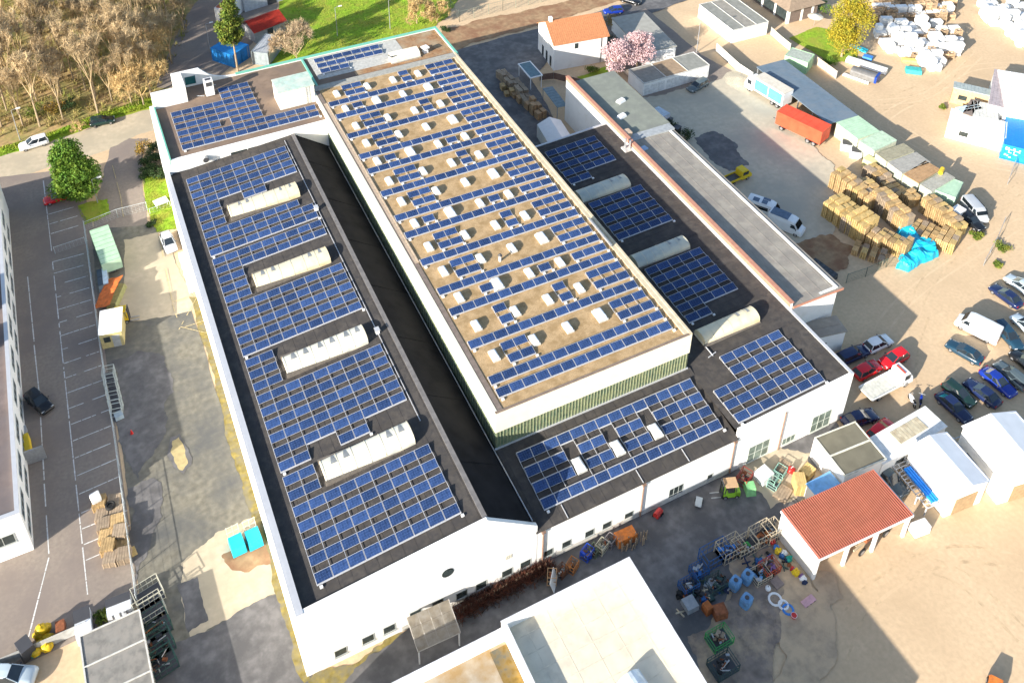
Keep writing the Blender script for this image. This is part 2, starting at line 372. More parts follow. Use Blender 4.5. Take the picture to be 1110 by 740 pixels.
# tyre tracks worn into the sand
TRK = mat('tyre_track_sand', (.53, .385, .235), .95, var=.2, scale=1.6, col2=(.60, .44, .275), s2=.5, detail=12, lo=.45, hi=.6)
TRL = mat('packed_pale_sand', (.625, .465, .295), .95, var=.12, scale=1.6, col2=(.60, .44, .275), s2=.4, detail=12, lo=.45, hi=.6)
def track(px, m, wd=.3, gauge=1.6, lv=.006):
    P = [Vector(v) for v in GL(px)]; Q = []
    for i in range(len(P)-1):
        p0 = P[max(0, i-1)]; p1 = P[i]; p2 = P[i+1]; p3 = P[min(len(P)-1, i+2)]
        for k in range(8):
            t = k/8; Q.append(.5*((2*p1)+(p2-p0)*t+(2*p0-5*p1+4*p2-p3)*t*t+(3*p1-p0-3*p2+p3)*t**3))
    Q.append(P[-1]); mb = MB(); rw = random.Random(len(px)*7+int(px[0][0]))
    for side in (-1, 1):
        prev = None
        for i in range(len(Q)-1):
            d = (Q[i+1]-Q[i]).normalized(); n = Vector((-d.y, d.x)); c = Q[i]+n*side*gauge/2; h = wd/2*rw.uniform(.5, 1.2)
            cur = (c-n*h, c+n*h)
            if prev: mb.add([(*prev[0], lv), (*cur[0], lv), (*cur[1], lv), (*prev[1], lv)], [(0, 1, 2, 3)])
            prev = cur
    tag(mb.build('tyre_track', m), kind='structure')
for k, (px, m) in enumerate([([(1110, 610), (1040, 600), (980, 620), (930, 660), (905, 720)], TRK), ([(1110, 690), (1070, 650), (1030, 620), (960, 600)], TRK), ([(1000, 340), (990, 370), (985, 410), (1000, 440)], TRK), ([(1110, 240), (1060, 270), (1000, 310), (960, 350), (945, 400)], TRL), ([(1110, 200), (1070, 235), (1010, 300), (985, 350)], TRK), ([(1000, 95), (960, 110), (930, 118), (950, 150), (1010, 175), (1070, 215)], TRK), ([(1060, 60), (1020, 95), (970, 120), (960, 140), (1020, 180)], TRL), ([(1048, 10), (1050, 50), (1010, 100), (950, 118)], TRK), ([(1110, 70), (1050, 75), (1000, 105), (940, 112)], TRL), ([(1110, 185), (1060, 175), (1010, 160), (980, 140)], TRL)]):
    track(px, m, .34, 1.7, .004+.0004*k)
# ------------------------------------------------------------------ helpers for buildings
def window(parent, x, z, w, h, y, nx=1, nz=1, name='window', depth=.12, fm=None, glass=None):
    """window in a wall facing -y at world x,z (centre)"""
    l = parent.location
    f = MB(); t = .07
    f.b0(x-w/2, y-.03, z-h/2, x-w/2+t, y+.05, z+h/2); f.b0(x+w/2-t, y-.03, z-h/2, x+w/2, y+.05, z+h/2)
    f.b0(x-w/2+t, y-.03, z+h/2-t, x+w/2-t, y+.05, z+h/2); f.b0(x-w/2-.06, y-.09, z-h/2-.08, x+w/2+.06, y+.05, z-h/2+t-.02)
    for i in range(1, nx): f.b0(x-w/2+w*i/nx-.03, y-.025, z-h/2+t, x-w/2+w*i/nx+.03, y+.04, z+h/2-t)
    for i in range(1, nz): f.b0(x-w/2+t, y-.02, z-h/2+h*i/nz-.03, x+w/2-t, y+.035, z-h/2+h*i/nz+.03)
    o = f.build(name, fm or FRAME, parent, world=True)
    p = MB(); p.b0(x-w/2+t, y-.004, z-h/2+t, x+w/2-t, y+.02, z+h/2-t)
    q = p.build('pane', glass or GLASSD, None); q.data.transform(Matrix.Translation(-Vector(l))); q.parent = o
    return o
def windowX(parent, y, z, w, h, x, sgn=1, name='window', nx=1, fm=None):
    l = parent.location; f = MB(); t = .08; e = sgn
    f.b0(x-.03*e, y-w/2, z-h/2, x+.06*e, y-w/2+t, z+h/2); f.b0(x-.03*e, y+w/2-t, z-h/2, x+.06*e, y+w/2, z+h/2)
    f.b0(x-.03*e, y-w/2+t, z+h/2-t, x+.06*e, y+w/2-t, z+h/2); f.b0(x-.03*e, y-w/2+t, z-h/2, x+.06*e, y+w/2-t, z-h/2+t)
    for i in range(1, nx): f.b0(x-.02*e, y-w/2+w*i/nx-.03, z-h/2+t, x+.05*e, y-w/2+w*i/nx+.03, z+h/2-t)
    o = f.build(name, fm or FRAME, parent, world=True)
    p = MB(); p.b0(x-.02*e, y-w/2+t, z-h/2+t, x+.01*e, y+w/2-t, z+h/2-t)
    q = p.build('pane', GLASSD, None); q.data.transform(Matrix.Translation(-Vector(l))); q.parent = o
    return o
YF = -9.35
# ------------------------------------------------------------------ the long white hall on the left
XE, XR, XV = -23.2, -5.3, -.05
ZE, ZR, ZV = 9.55, 11.15, 7.25
YB = 59.0
def zroof(x): return ZE+(ZR-ZE)*(x-XE)/(XR-XE)
LH = thing('factory_hall', 'long white factory hall with four cream barrel rooflights and a dark roof', 'building', (-12, -9, 0))
m = MB()
m.prism([(-23.85, YF), (XE, YF), (XE, YB), (-23.85, YB)], 0, 10.15)                    # left wall with parapet
fp = [(XE, 0), (.15, 0), (.15, 6.95), (XR, ZR+.38), (XE, 10.15)]
def gable(y0, y1, prof, mi=0):
    n = len(prof); vs = [(x, y0, z) for x, z in prof]+[(x, y1, z) for x, z in prof]
    m.add(vs, [tuple(range(n)), tuple(range(2*n-1, n-1, -1))]+[(i+n, (i+1) % n+n, (i+1) % n, i) for i in range(n)], mi)
gable(YF, YF+.4, fp)
m.build('wall', WHITE, LH, world=True, fix=True)
m = MB(); m.b0(XE-.45, YF-.04, 10.15, XE+.02, YB, 10.21); m.b0(-23.88, YF-.03, 10.152, -23.4, YB, 10.2)
m.build('parapet_cap', ALU, LH, world=True)
m = MB()
n_ = 46
ys_ = YF+.4
m.add([(XE, ys_, ZE), (XR, ys_, ZR), (XR, YB, ZR), (XE, YB, ZE)], [(0, 1, 2, 3)])
m.add([(XE, ys_, ZE-.3), (XR, ys_, ZR-.3), (XR, YB, ZR-.3), (XE, YB, ZE-.3)], [(3, 2, 1, 0)])
x = XE+1.2
while x < XR-.3:                                                                        # sheet ribs
    m.b0(x-.025, ys_, zroof(x), x+.025, YB, zroof(x)+.015); x += 1.25
m.build('roof', DARKROOF, LH, world=True)
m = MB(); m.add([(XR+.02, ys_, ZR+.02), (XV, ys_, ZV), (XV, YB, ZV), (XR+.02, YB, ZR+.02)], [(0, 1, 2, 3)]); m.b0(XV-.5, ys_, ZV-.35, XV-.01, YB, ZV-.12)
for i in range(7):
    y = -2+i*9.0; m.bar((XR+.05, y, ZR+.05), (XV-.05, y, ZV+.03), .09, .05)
m.build('roof', SHADEROOF, LH, world=True)
m = MB(); m.bar((XR, ys_, ZR+.05), (XR, YB, ZR+.05), .5, .08); m.build('ridge_cap', mat('ridge_grey', (.17, .16, .155), .8), LH, world=True)
m = MB(); m.bar((XR-1.5, 4, zroof(XR-1.5)+.12), (XR-1.5, YB-1, zroof(XR-1.5)+.12), .07)
m.build('lightning_rail', ALU, LH, world=True)
for px, py in [(368, 615), (478, 563), (563, 522), (668, 462), (757, 420), (853, 385), (931, 348), (1035, 297)]:
    xx, zz = onY(270+px/3.7, 540+py/3.7, YF); window(LH, xx, zz, 1.25, 1.15, YF)
xx, zz = onY(540+110/3.7, 540+262/3.7, YF); window(LH, xx, zz, 1.25, 1.15, YF)
xx, zz = onY(485.4, 620.3, YF)
m = MB(); m.tube((xx, YF-.04, zz), (xx, YF+.02, zz), .62, n=20); o = m.build('round_window', GLASSD, LH, world=True)
xx, zz = onY(551.6, 603, YF); m = MB()
for i in range(3): m.b0(xx-.35+i*.25, YF-.05, zz-.3, xx-.2+i*.25, YF+.02, zz+.3)
m.build('vent_grille', mat('vent_cream', (.55, .52, .42), .7), LH, world=True)
m = MB()
for y in range(0, 58, 7): m.b0(-23.9, y, 8.9, -23.82, y+.25, 9.15)
m.build('overflow_spout', ALU, LH, world=True)
# plinth along the front
m = MB(); m.b0(-14.5, YF-.03, 0, .1, YF+.01, .75); m.build('plinth', mat('plinth_grey', (.55, .53, .48), .9), LH, world=True)
# barrel rooflights (long cream vaults, parts of the roof they are built into)
BARREL = mat('barrel_rooflight_cream', (.70, .62, .44), .45, var=.07, scale=.9, col2=(.60, .47, .25), s2=.35, lo=.5, hi=.75)
BARRELW = mat('barrel_rooflight_white', (.72, .68, .56), .4, var=.06, scale=.9, col2=(.45, .48, .45), s2=.6, lo=.55, hi=.7)
def barrel(name, label, x0, x1, y0, y1, zf, h, m1, group, marks=(), flat=.55):
    xc, yc = (x0+x1)/2, (y0+y1)/2
    t = thing(name, label, 'rooflight', (xc, yc, zf(xc)), 0, group)
    W = (y1-y0)/2
    def arc(k):
        out = []
        for i in range(13):
            a = math.pi*i/12; out.append((-W*k*math.cos(a), .32+h*k*max(0, math.sin(a))**.75))
        return out
    b = MB(); L = x1-x0
    def zz(x): return zf(xc+x)-zf(xc)
    rings = []
    for x in [-L/2, L/2]:
        rings.append([(x, -W, zz(x)-.1)]+[(x, p, zz(x)+q) for p, q in arc(1)]+[(x, W, zz(x)-.1)])
    b.loft(rings, close=True); b.build('vault', m1, t, smooth=False, fix=True)
    r = MB()
    k = 1.015; n = 7
    for j in range(n):
        x = -L/2+.06+(L-.12)*j/(n-1)
        a = arc(k)
        for i in range(len(a)-1): r.bar((x, a[i][0], zz(x)+a[i][1]+.005), (x, a[i+1][0], zz(x)+a[i+1][1]+.005), .06, .02)
    r.build('glazing_bar', mat('glazing_bar_cream', (.62, .57, .43), .5), t)
    c = MB(); c.b0(-L/2-.12, -W-.12, -.05+min(zz(-L/2), 0), L/2+.12, -W+.02, .3); c.b0(-L/2-.12, W-.02, -.05+min(zz(-L/2), 0), L/2+.12, W+.12, .3)
    c.build('curb', mat('rooflight_curb', (.16, .14, .12), .8), t)
    if marks:
        v = MB()
        for mx, mw_ in marks:       # opened vent flaps, hinged at the crown and dropped into the vault: grey pockets
            a = arc(1.02); x = -L/2+mx*L
            for i in range(6, 10):
                wd = mw_*(1-(i-6)*.22); wd2 = mw_*(1-(i-5)*.22)
                p, q = a[i], a[i+1]
                v.add([(x-wd/2, p[0], zz(x)+p[1]+.02), (x+wd/2, p[0], zz(x)+p[1]+.02), (x+wd2/2, q[0], zz(x)+q[1]+.02), (x-wd2/2, q[0], zz(x)+q[1]+.02)], [(0, 1, 2, 3)])
        v.build('vent_flap', mat('vent_flap_grey', (.26, .27, .27), .5), t)
    return t
SKY = [(-17.45, -8.1, 44.9, 47.6), (-17.45, -8.15, 30.75, 33.35), (-17.55, -8.2, 16.4, 19.0), (-17.6, -8.2, 1.8, 4.4)]
lab = ['rusty cream barrel rooflight on the long dark roof, farthest from the front gable', 'cream barrel rooflight with weathered tan middle, second farthest along the long dark roof',
       'pale barrel rooflight with six grey vent flaps on the long dark roof', 'pale barrel rooflight with four grey flaps, nearest the white front gable']
mk4 = [[(.16, .5), (.27, .5), (.76, .4), (.9, .4)], [(.12, .6), (.26, .6), (.76, .6), (.9, .5)], [(.12, .7), (.27, .7), (.45, .7), (.6, .7), (.78, .7), (.92, .6)], [(.13, .7), (.27, .7), (.76, .7), (.9, .7)]]
for (x0, x1, y0, y1), lb, mm in zip(SKY, lab, mk4):
    barrel('barrel_rooflight', lb, x0, x1, y0, y1, lambda x: zroof(x), .72, BARREL if lb.startswith(('rusty', 'cream')) else BARRELW, 'barrel rooflights on the long dark roof', mm)
for px, py, lb in [(409, 361, 'white vent box on the long dark roof beside the third barrel rooflight'), (343, 228, 'small cream vent box on the dark roof by the farthest barrel rooflight')]:
    q = G(px, py, 11.0); t = thing('roof_vent', lb, 'vent', (*q, zroof(min(q[0], XR))))
    m = MB(); m.box(0, 0, .3, .45, .55, .6); m.build('duct', WHITEP, t); m = MB(); m.box(0, 0, .64, .55, .65, .1); m.build('cowl', ALU, t)
# ------------------------------------------------------------------ raised central hall
RH = thing('raised_hall', 'tall central hall with a tan gravel roof full of solar panels', 'building', (12.3, 30, 0))
XW, YW = 24.6, 67.2
ZT = 13.0
m = MB(); T = .3
for (x0, y0, x1, y1) in [(0, 0, XW, T), (0, T, T, YW), (XW-T, T, XW, YW), (T, YW-T, XW-T, YW)]: m.b0(x0, y0, 9.95, x1, y1, ZT)
m.build('fascia', CREAM, RH, world=True)
m = MB(); m.b0(.08, .08, 2, XW-.08, YW-.08, 9.94); m.build('window_band', GLASSG, RH, world=True)
m = MB()
for i in range(62): x = .2+i*.395; m.b0(x-.03, .02, 7.3, x+.03, .1, 9.95)
m.build('mullion', mat('mullion_olive', (.26, .27, .17), .6), RH, world=True)
m = MB()
for i in range(100): y = .3+i*.667; m.b0(0.02, y-.03, 7.3, .1, y+.03, 9.95)
m.build('mullion', mat('mullion_dark', (.08, .10, .08), .6), RH, world=True)
m = MB(); m.b0(-.08, -.1, 7.1, XW+.05, .06, 7.45); m.build('sill', ALU, RH, world=True)
for xg, dx in ((-.25, 0), (-.7, 0)):
    m = MB(); m.bar((xg, -9, 7.55), (xg, YB-.6, 7.55), .1); m.build('gutter_pipe', STEEL, RH, world=True)
m = MB(); m.add([(T, T, ZT-.12), (XW-T, T, ZT-.12), (XW-T, YW-T, ZT-.12), (T, YW-T, ZT-.12)], [(0, 1, 2, 3)]); m.build('roof', GRAVEL, RH, world=True)
m = MB(); m.b0(T+.02, T, ZT-.16, .95, YW-T, ZT-.04); m.build('roof_edge', mat('roof_edge_strip', (.19, .15, .125), .9), RH, world=True)
m = MB(); m.b0(.95, 24, ZT-.15, 1.1, 62, ZT+.05); m.b0(.55, 24, ZT-.15, .95, 62, ZT-.01); m.build('roof_edge', TAN, RH, world=True)
m = MB(); m.b0(XW-.85, T, ZT-.15, XW-.3, YW-T, ZT+.02); m.b0(XW-.3, 0, ZT-.01, XW+.02, YW, ZT+.1); m.build('roof_edge', mat('ledge_cream', (.55, .47, .33), .8, var=.15, scale=1.5), RH, world=True)
m = MB(); m.b0(0, -.03, ZT+.003, XW-.3, .25, ZT+.05); m.build('roof_edge', mat('eave_brown', (.22, .16, .12), .8), RH, world=True)
m = MB(); m.b0(T, YW-1.3, ZT-.15, XW, YW+.02, ZT+.04); m.build('roof_edge', mat('flashing_grey', (.34, .33, .29), .7), RH, world=True)
m = MB(); m.bar((XW-.95, 16, ZT+.3), (XW-.95, 21.6, ZT+.3), .18, .35); m.build('cable_duct', STEEL, RH, world=True)
# dome rooflights
DOME = mat('white_dome', (.82, .83, .84), .25, var=.03, spec=.5)
def dome_mesh(L, W, H):
    b = MB(); c = .25
    rings = []
    for j in range(7):
        t = j/6; k = math.cos(t*math.pi/2)**.55 if j < 6 else 0.02; z = c+H*math.sin(t*math.pi/2)
        ring = []
        for i in range(20):
            a = 2*math.pi*i/20; ca, sa = math.cos(a), math.sin(a)
            ex = .28
            ring.append((W/2*k*math.copysign(abs(ca)**ex, ca), L/2*k*math.copysign(abs(sa)**ex, sa), z))
        rings.append(ring)
    b.loft(rings); return b
def make_dome(L, W, H):
    t = thing('dome_rooflight', '', 'rooflight')
    dome_mesh(L, W, H).build('dome', DOME, t, smooth=False)
    c = MB(); c.box(0, 0, .12, W+.12, L+.12, .3); c.build('curb', mat('dome_curb', (.55, .54, .5), .7), t)
    return t
PX = 1.564; PY = 1.79; X0, Y0 = 1.2, 1.7
GY = [2.97, 5.62, 8.3, 10.97, 13.6, 16.27, 18.95, 21.58, 24.28, 26.87, 29.46, 32.2, 34.68]
BIG = {(0, 3), (2, 1), (3, 3), (5, 1), (6, 3), (8, 1), (9, 3), (11, 1), (11, 3)}
SX = [1.15, 4.08, 6.63, 9.14]
d_small = d_big = None
side = ['leftmost', 'left middle', 'right middle', 'rightmost']
for gi, gy in enumerate(GY):
    for si, sx in enumerate(SX):
        big = (gi, si) in BIG
        loc = (X0+1.685*sx, Y0+1.79*gy-.1, ZT-.12)
        lb = '%s white dome rooflight, %s in the %s rooflight row of the gravel roof' % ('wide' if big else 'small', side[si], ORD[gi+1])
        grp = 'dome rooflights on the gravel roof'
        if big:
            if d_big is None: d_big = make_dome(1.75, 1.05, .48); d_big.location = loc; d_big['label'] = lb; d_big['group'] = grp; continue
            dup(d_big, loc, 0, lb, grp)
        else:
            if d_small is None: d_small = make_dome(1.45, .74, .36); d_small.location = loc; d_small['label'] = lb; d_small['group'] = grp; continue
            dup(d_small, loc, 0, lb, grp)
# little white chimney on gravel
q = G(542, 282, ZT); t = thing('roof_vent', 'small white vent chimney standing among the panels on the gravel roof', 'vent', (*q, ZT-.12))
m = MB(); m.tube((0, 0, 0), (0, 0, .9), .16, n=10); m.build('pipe', WHITEP, t); m = MB(); m.tube((0, 0, .9), (0, 0, 1.15), .3, .12, n=10); m.build('cowl', DGREY, t)
# ------------------------------------------------------------------ low front annex (lean-to) and right hall
def za(y): return 7.28+(y)*.145           # y from 0 (back) to -9.35
FA = thing('front_annex', 'low white annex with a sloping dark roof in front of the raised hall', 'building', (12.5, -9, 0))
m = MB(); m.b0(.16, YF+.03, 0, 24.9, YF+.4, za(YF)+.02); m.build('wall', WHITE, FA, world=True)
m = MB(); m.add([(0, YF-.12, za(YF)+.05), (24.95, YF-.12, za(YF)+.05), (24.95, -.02, za(0)+.05), (0, -.02, za(0)+.05)], [(0, 1, 2, 3)])
m.b0(0, YF-.12, za(YF)-.14, 24.95, YF-.02, za(YF)+.048)
for i in range(20): x = .6+i*1.25; m.bar((x, YF-.1, za(YF)+.06), (x, -.05, za(0)+.06), .04, .02)
m.build('roof', DARKROOF, FA, world=True)
m = MB()
for x in (3.6, 12.6, 18.4): m.bar((x, YF-.1, za(YF)+.11), (x, YF+1.4, za(YF+1.4)+.11), .07)
m.build('cable_rail', ALU, FA, world=True)
for px, py in [(202, 218), (275, 183), (367, 140), (437, 108), (525, 68)]:
    xx, zz = onY(540+px/3.7, 540+py/3.7, YF); window(FA, xx, zz, 1.15, 1.1, YF+.03)
for px, py, wd, ht, nx, nz in [(732.5, 534.5, 1.9, 2.4, 3, 2), (769.7, 516.6, .8, .9, 1, 1)]:
    xx, zz = onY(px, py, YF); window(FA, xx, zz, wd, ht, YF+.03, nx, nz)
for px, py in [(588, 590), (697, 530), (794.5, 489)]:
    xx, zz = onY(px, py, YF); m = MB(); m.tube((xx, YF-.1, .2), (xx, YF-.1, za(YF)-.4), .09); m.b0(xx-.2, YF-.25, za(YF)-.45, xx+.2, YF-.02, za(YF)-.15); m.build('downpipe', mat('copper_brown', (.24, .15, .11), .6), FA, world=True)
m = MB(); m.b0(.3, YF-.02, 0, 24.8, YF+.05, .8); m.build('plinth', mat('plinth_grey', (.55, .53, .48), .9), FA, world=True)
dl = ['left', 'middle', 'right']
d_a = None
for i, xx in enumerate((7.25, 12.0, 16.85)):
    lb = '%s one of three white dome rooflights between the panels on the low front roof' % dl[i]
    loc = (xx, -5.15, za(-5.15)+.05)
    t = dup(d_big, loc, 0, lb, 'dome rooflights on the low front roof', scale=.95)
RT = thing('right_hall', 'white hall with dark flat roof and three grey barrel rooflights on the right', 'building', (33, -9, 0))
XA, XB = 25.0, 41.1
def zr(x): return 7.15+(x-XA)*.042
m = MB()
def gab(m, y0, y1, prof):
    n = len(prof); vs = [(x, y0, z) for x, z in prof]+[(x, y1, z) for x, z in prof]
    m.add(vs, [tuple(range(n)), tuple(range(2*n-1, n-1, -1))]+[(i+n, (i+1) % n+n, (i+1) % n, i) for i in range(n)])
gab(m, YF, YF+.35, [(XA-.1, 0), (XB, 0), (XB, zr(XB)+.08), (XA-.1, zr(XA)+.05)])
gab(m, YF+.35, 45.2, [(XB-.35, 0), (XB, 0), (XB, zr(XB)+.08), (XB-.35, zr(XB)+.08)])
gab(m, 44.9, 45.2, [(XA-.1, 0), (XB-.35, 0), (XB-.35, zr(XB)+.08), (XA-.1, zr(XA)+.05)])
m.build('wall', WHITE, RT, world=True, fix=True)
m = MB(); m.add([(XA-.4, YF+.35, zr(XA)), (XB-.35, YF+.35, zr(XB)), (XB-.35, 44.9, zr(XB)), (XA-.4, 44.9, zr(XA))], [(0, 1, 2, 3)])
y = -8
while y < 44: m.bar((XA, y, zr(XA)+.01), (XB-.4, y, zr(XB)+.01), .05, .03); y += 1.3
m.build('roof', DARKROOF, RT, world=True)
m = MB(); m.bar((XB-.18, YF, zr(XB)+.1), (XB-.18, 45.2, zr(XB)+.1), .42, .06); m.bar((XA, 45.05, zr(XA)+.1), (XB-.4, 45.05, zr(XB)+.1), .3, .06); m.build('roof_edge', ALU, RT, world=True)
for px, py, wd, ht, nx, nz in [(822, 488, 3.0, 2.7, 3, 2), (854.6, 476, 1.9, 1.1, 3, 1), (889.7, 456, 2.9, 2.8, 3, 2)]:
    xx, zz = onY(px, py, YF); window(RT, xx, zz, wd, ht, YF, nx, nz, fm=mat('frame_pale', (.55, .58, .52), .5), glass=mat('dusty_glass', (.16, .20, .17), .25, var=.4, scale=1.2))
xx, zz = onY(844, 480, YF); m = MB(); m.tube((xx, YF-.1, .2), (xx, YF-.1, 6.6), .09); m.build('downpipe', mat('copper_brown', (.24, .15, .11), .6), RT, world=True)
BG = mat('barrel_rooflight_shaded', (.42, .45, .41), .4, var=.08, scale=1.0, col2=(.62, .58, .44), s2=.25)  # shadow of the raised hall painted in as a grey-green tone
for k, (x0, x1, y0, y1, h) in enumerate([(28.0, 36.0, 30.2, 32.8, .8), (28.1, 36.2, 15.9, 18.2, .8), (28.3, 36.4, 1.7, 3.9, .95)]):
    barrel('barrel_rooflight', ['grey barrel rooflight on the right roof, farthest from the front wall', 'grey barrel rooflight half way along the right dark roof', 'pale barrel rooflight on the right dark roof, nearest the front wall'][k],
           x0, x1, y0, y1, zr, h, BG if k < 2 else BARREL, 'barrel rooflights on the right roof', [(.7, .4), (.88, .4)])
m = MB(); m.tube((*G(753, 361, 7.6), 7.55), (*G(773, 385, 7.5), 7.45), .07); m.tube((*G(768, 387, 7.5), 7.45), (*G(776, 381, 7.5), 7.45), .06)
m.build('roof_pipe', ALU, RT, world=True)
# ------------------------------------------------------------------ back wing, teal-edged flat roof
ZB = 12.0
BW = thing('back_wing', 'flat roofed rear wing with white walls and a teal roof edge', 'building', (1, 60, 0))
XL, XRR, Y1, Y2 = -23.4, 25.3, 59.0, 77.5
m = MB()
m.b0(XL, Y1, 0, XL+.55, 73.3, ZB+.55); m.b0(XL+.55, Y1, 0, .0, Y1+.3, ZB+.05); m.b0(-15.0, Y2-.3, 0, XRR, Y2, ZB+.2); m.b0(XRR-.3, 67.4, 0, XRR, Y2-.3, ZB+.2)
m.build('wall', WHITE, BW, world=True)
m = MB()
m.b0(XL+.55, 73.0, 0, -17.75, 73.3, ZB+2.9)
m.b0(-19.2, 73.3, 0, -17.75, Y2, ZB+2.9); m.b0(-17.75, Y2-.3, 0, -15.0, Y2, ZB+2.9)
pts = [(-15.0, 2.9), (-14.3, 2.1), (-13.6, 1.4), (-12.9, .95), (-12.0, .6), (-11, .35), (-9.5, .22)]
for (xa, ha), (xb, hb) in zip(pts[:-1], pts[1:]): m.prism([(xa, Y2-.31), (xb, Y2-.31), (xb, Y2+.01), (xa, Y2+.01)], ZB+.1, [ZB+ha, ZB+hb, ZB+hb, ZB+ha])
m.build('parapet_wall', WHITE, BW, world=True)
m = MB(); m.b0(-17.3, Y2-.36, ZB+.4, -15.7, Y2-.29, ZB+1.8); m.build('dark_opening', mat('teal_glass', (.02, .11, .12), .2), BW, world=True)
m = MB(); m.add([(XL+.5, Y1+.3, ZB), (0, Y1+.3, ZB), (0, 63.6, ZB), (XRR-.3, 67.3, ZB-.004), (XRR-.3, Y2-.3, ZB), (-17.75, Y2-.3, ZB), (-17.75, 73.0, ZB), (XL+.5, 73.0, ZB)], [(0, 1, 2, 3, 4, 5, 6, 7)])
m.build('roof', mat('brown_flat_roof', (.235, .165, .115), .95, var=.2, scale=1.2, col2=(.18, .13, .10), s2=.3), BW, world=True)
m = MB(); m.b0(8, 69.0, ZB-.01, XRR-.4, Y2-.5, ZB+.03); m.build('roof_patch', mat('rust_gravel', (.30, .16, .075), .95, var=.3, scale=2, col2=(.36, .27, .17), s2=.3), BW, world=True)
m = MB(); m.b0(2.2, 70.3, ZB-.02, 17.6, 77.0, ZB+.06); m.build('roof_patch', mat('pale_sheet', (.46, .45, .41), .8), BW, world=True)
m = MB(); m.b0(XL+.56, Y1, ZB+.1, XL+.75, 72.9, ZB+.56); m.b0(XL+.54, Y1-.02, ZB-.9, XL+.6, Y1-.0, ZB+.1)
m.b0(-9.5, Y2-.34, ZB+.2, XRR+.06, Y2+.06, ZB+.42); m.b0(XRR-.34, 67.6, ZB+.2, XRR+.06, Y2-.34, ZB+.42); m.b0(1.2, 66.6, ZB, 1.5, Y2-.35, ZB+.3)
m.build('roof_edge', TEAL, BW, world=True)
m = MB(); m.b0(XL+.55, Y1-.08, 9.55, -5.4, Y1+.02, 9.8); m.build('base_flashing', DGREY, BW, world=True)
m = MB(); m.b0(-14.6, Y1-.05, 9.9, -7.0, Y1+.01, 10.7); o = m.build('window', GLASSD, BW, world=True)
m = MB()
for i in range(4): m.b0(-14.6+i*2.5, Y1-.08, 9.86, -14.5+i*2.5, Y1, 10.72)
m.build('window_frame', WHITEP, BW, world=True)
# rooftop plant room and kit
t = thing('plant_room', 'white rooftop plant room with pale green lid and a ladder', 'plant room', (-2.75, 66.5, ZB))
m = MB(); m.b0(-2.75, -1.9, 0, 2.7, 2.0, 3.1); m.build('wall', mat('plant_white', (.74, .73, .66), .8, var=.05, scale=.8, col2=(.62, .56, .44), s2=.7, lo=.6, hi=.8), t)
m = MB(); m.b0(-2.85, -2.0, 3.1, 2.8, 2.1, 3.22); m.build('roof', mat('plant_roof', (.42, .55, .47), .7, col2=(.55, .57, .5), s2=.8), t)
m = MB()
for x in (1.3, 1.75): m.tube((x, -2.0, 0), (x, -2.0, 3.2), .03)
for i in range(9): m.tube((1.3, -2.0, .3+.33*i), (1.75, -2.0, .3+.33*i), .02)
m.build('ladder', STEEL, t)
q = G(228, 103, ZB); t = thing('air_conditioner', 'tall white air handling unit on the brown flat roof', 'air conditioner', (*q, ZB))
m = MB(); m.b0(-.65, -.5, .15, .65, .5, 2.9); m.build('body', WHITEP, t)
m = MB(); m.b0(-.45, -.55, 1.9, .45, -.5, 2.6); m.b0(-.45, -.3, 2.9, .4, .3, 2.93); m.build('grille', DGREY, t)
m = MB(); m.tube((-.9, -.2, .2), (-2.0, .3, .2), .07); m.tube((.65, .2, 1.5), (1.1, .2, 1.5), .05); m.build('pipe', STEEL, t)
q = G(222, 172, 10.2); t = thing('wall_vent', 'grey drum shaped vent fan on the white wall above the roof', 'vent', (q[0], Y1-.35, 11.0))
m = MB(); m.tube((0, .3, 0), (0, -.25, 0), .45, n=14); m.build('housing', STEEL, t); m = MB(); m.tube((0, -.26, 0), (0, -.3, 0), .38, n=14); m.build('fan_cover', DGREY, t)
t = thing('roof_monitor', 'long white rooflight box at the rear of the gravel roof', 'rooflight', (17.0, 70.6, ZB))
m = MB(); m.add([(-2.6, -.9, 0), (2.4, -.9, 0), (2.4, .9, 0), (-2.6, .9, 0), (-2.6, -.7, 1.0), (2.4, -.7, 1.0), (2.4, .8, 1.3), (-2.6, .8, 1.3)], [(4, 5, 6, 7), (0, 1, 5, 4), (1, 2, 6, 5), (2, 3, 7, 6), (3, 0, 4, 7)]); m.build('glazing', mat('monitor_cream', (.72, .68, .55), .5), t)
m = MB(); m.b0(-2.7, -1.0, 0, 2.5, 1.0, .2); m.build('curb', CONC, t)
for i, (px, py, lb) in enumerate([(426, 66, 'grey metal hood beside the long white rooflight box'), (461, 57, 'small white hood at the right end of the rear rooflight box')]):
    q = G(px, py, ZB); t = thing('vent_hood', lb, 'vent', (*q, ZB))
    m = MB(); m.box(0, 0, .45, .8, .8, .9, 0, tx=.9, ty=.9); m.build('duct', STEEL if i == 0 else WHITEP, t); m = MB(); m.box(0, 0, 1.0, 1.1, 1.1, .2, .2); m.build('cowl', DGREY if i == 0 else WHITEP, t)
q = G(330, 93, ZB); t = thing('satellite_dish', 'small white satellite dish beside the rooftop plant room', 'satellite dish', (*q, ZB))
m = MB(); m.tube((0, 0, 0), (0, 0, 1.2), .05); m.build('mast', STEEL, t); m = MB(); m.tube((0, -.1, 1.2), (0, -.25, 1.25), .1, .45, n=14); m.build('dish', WHITEP, t)
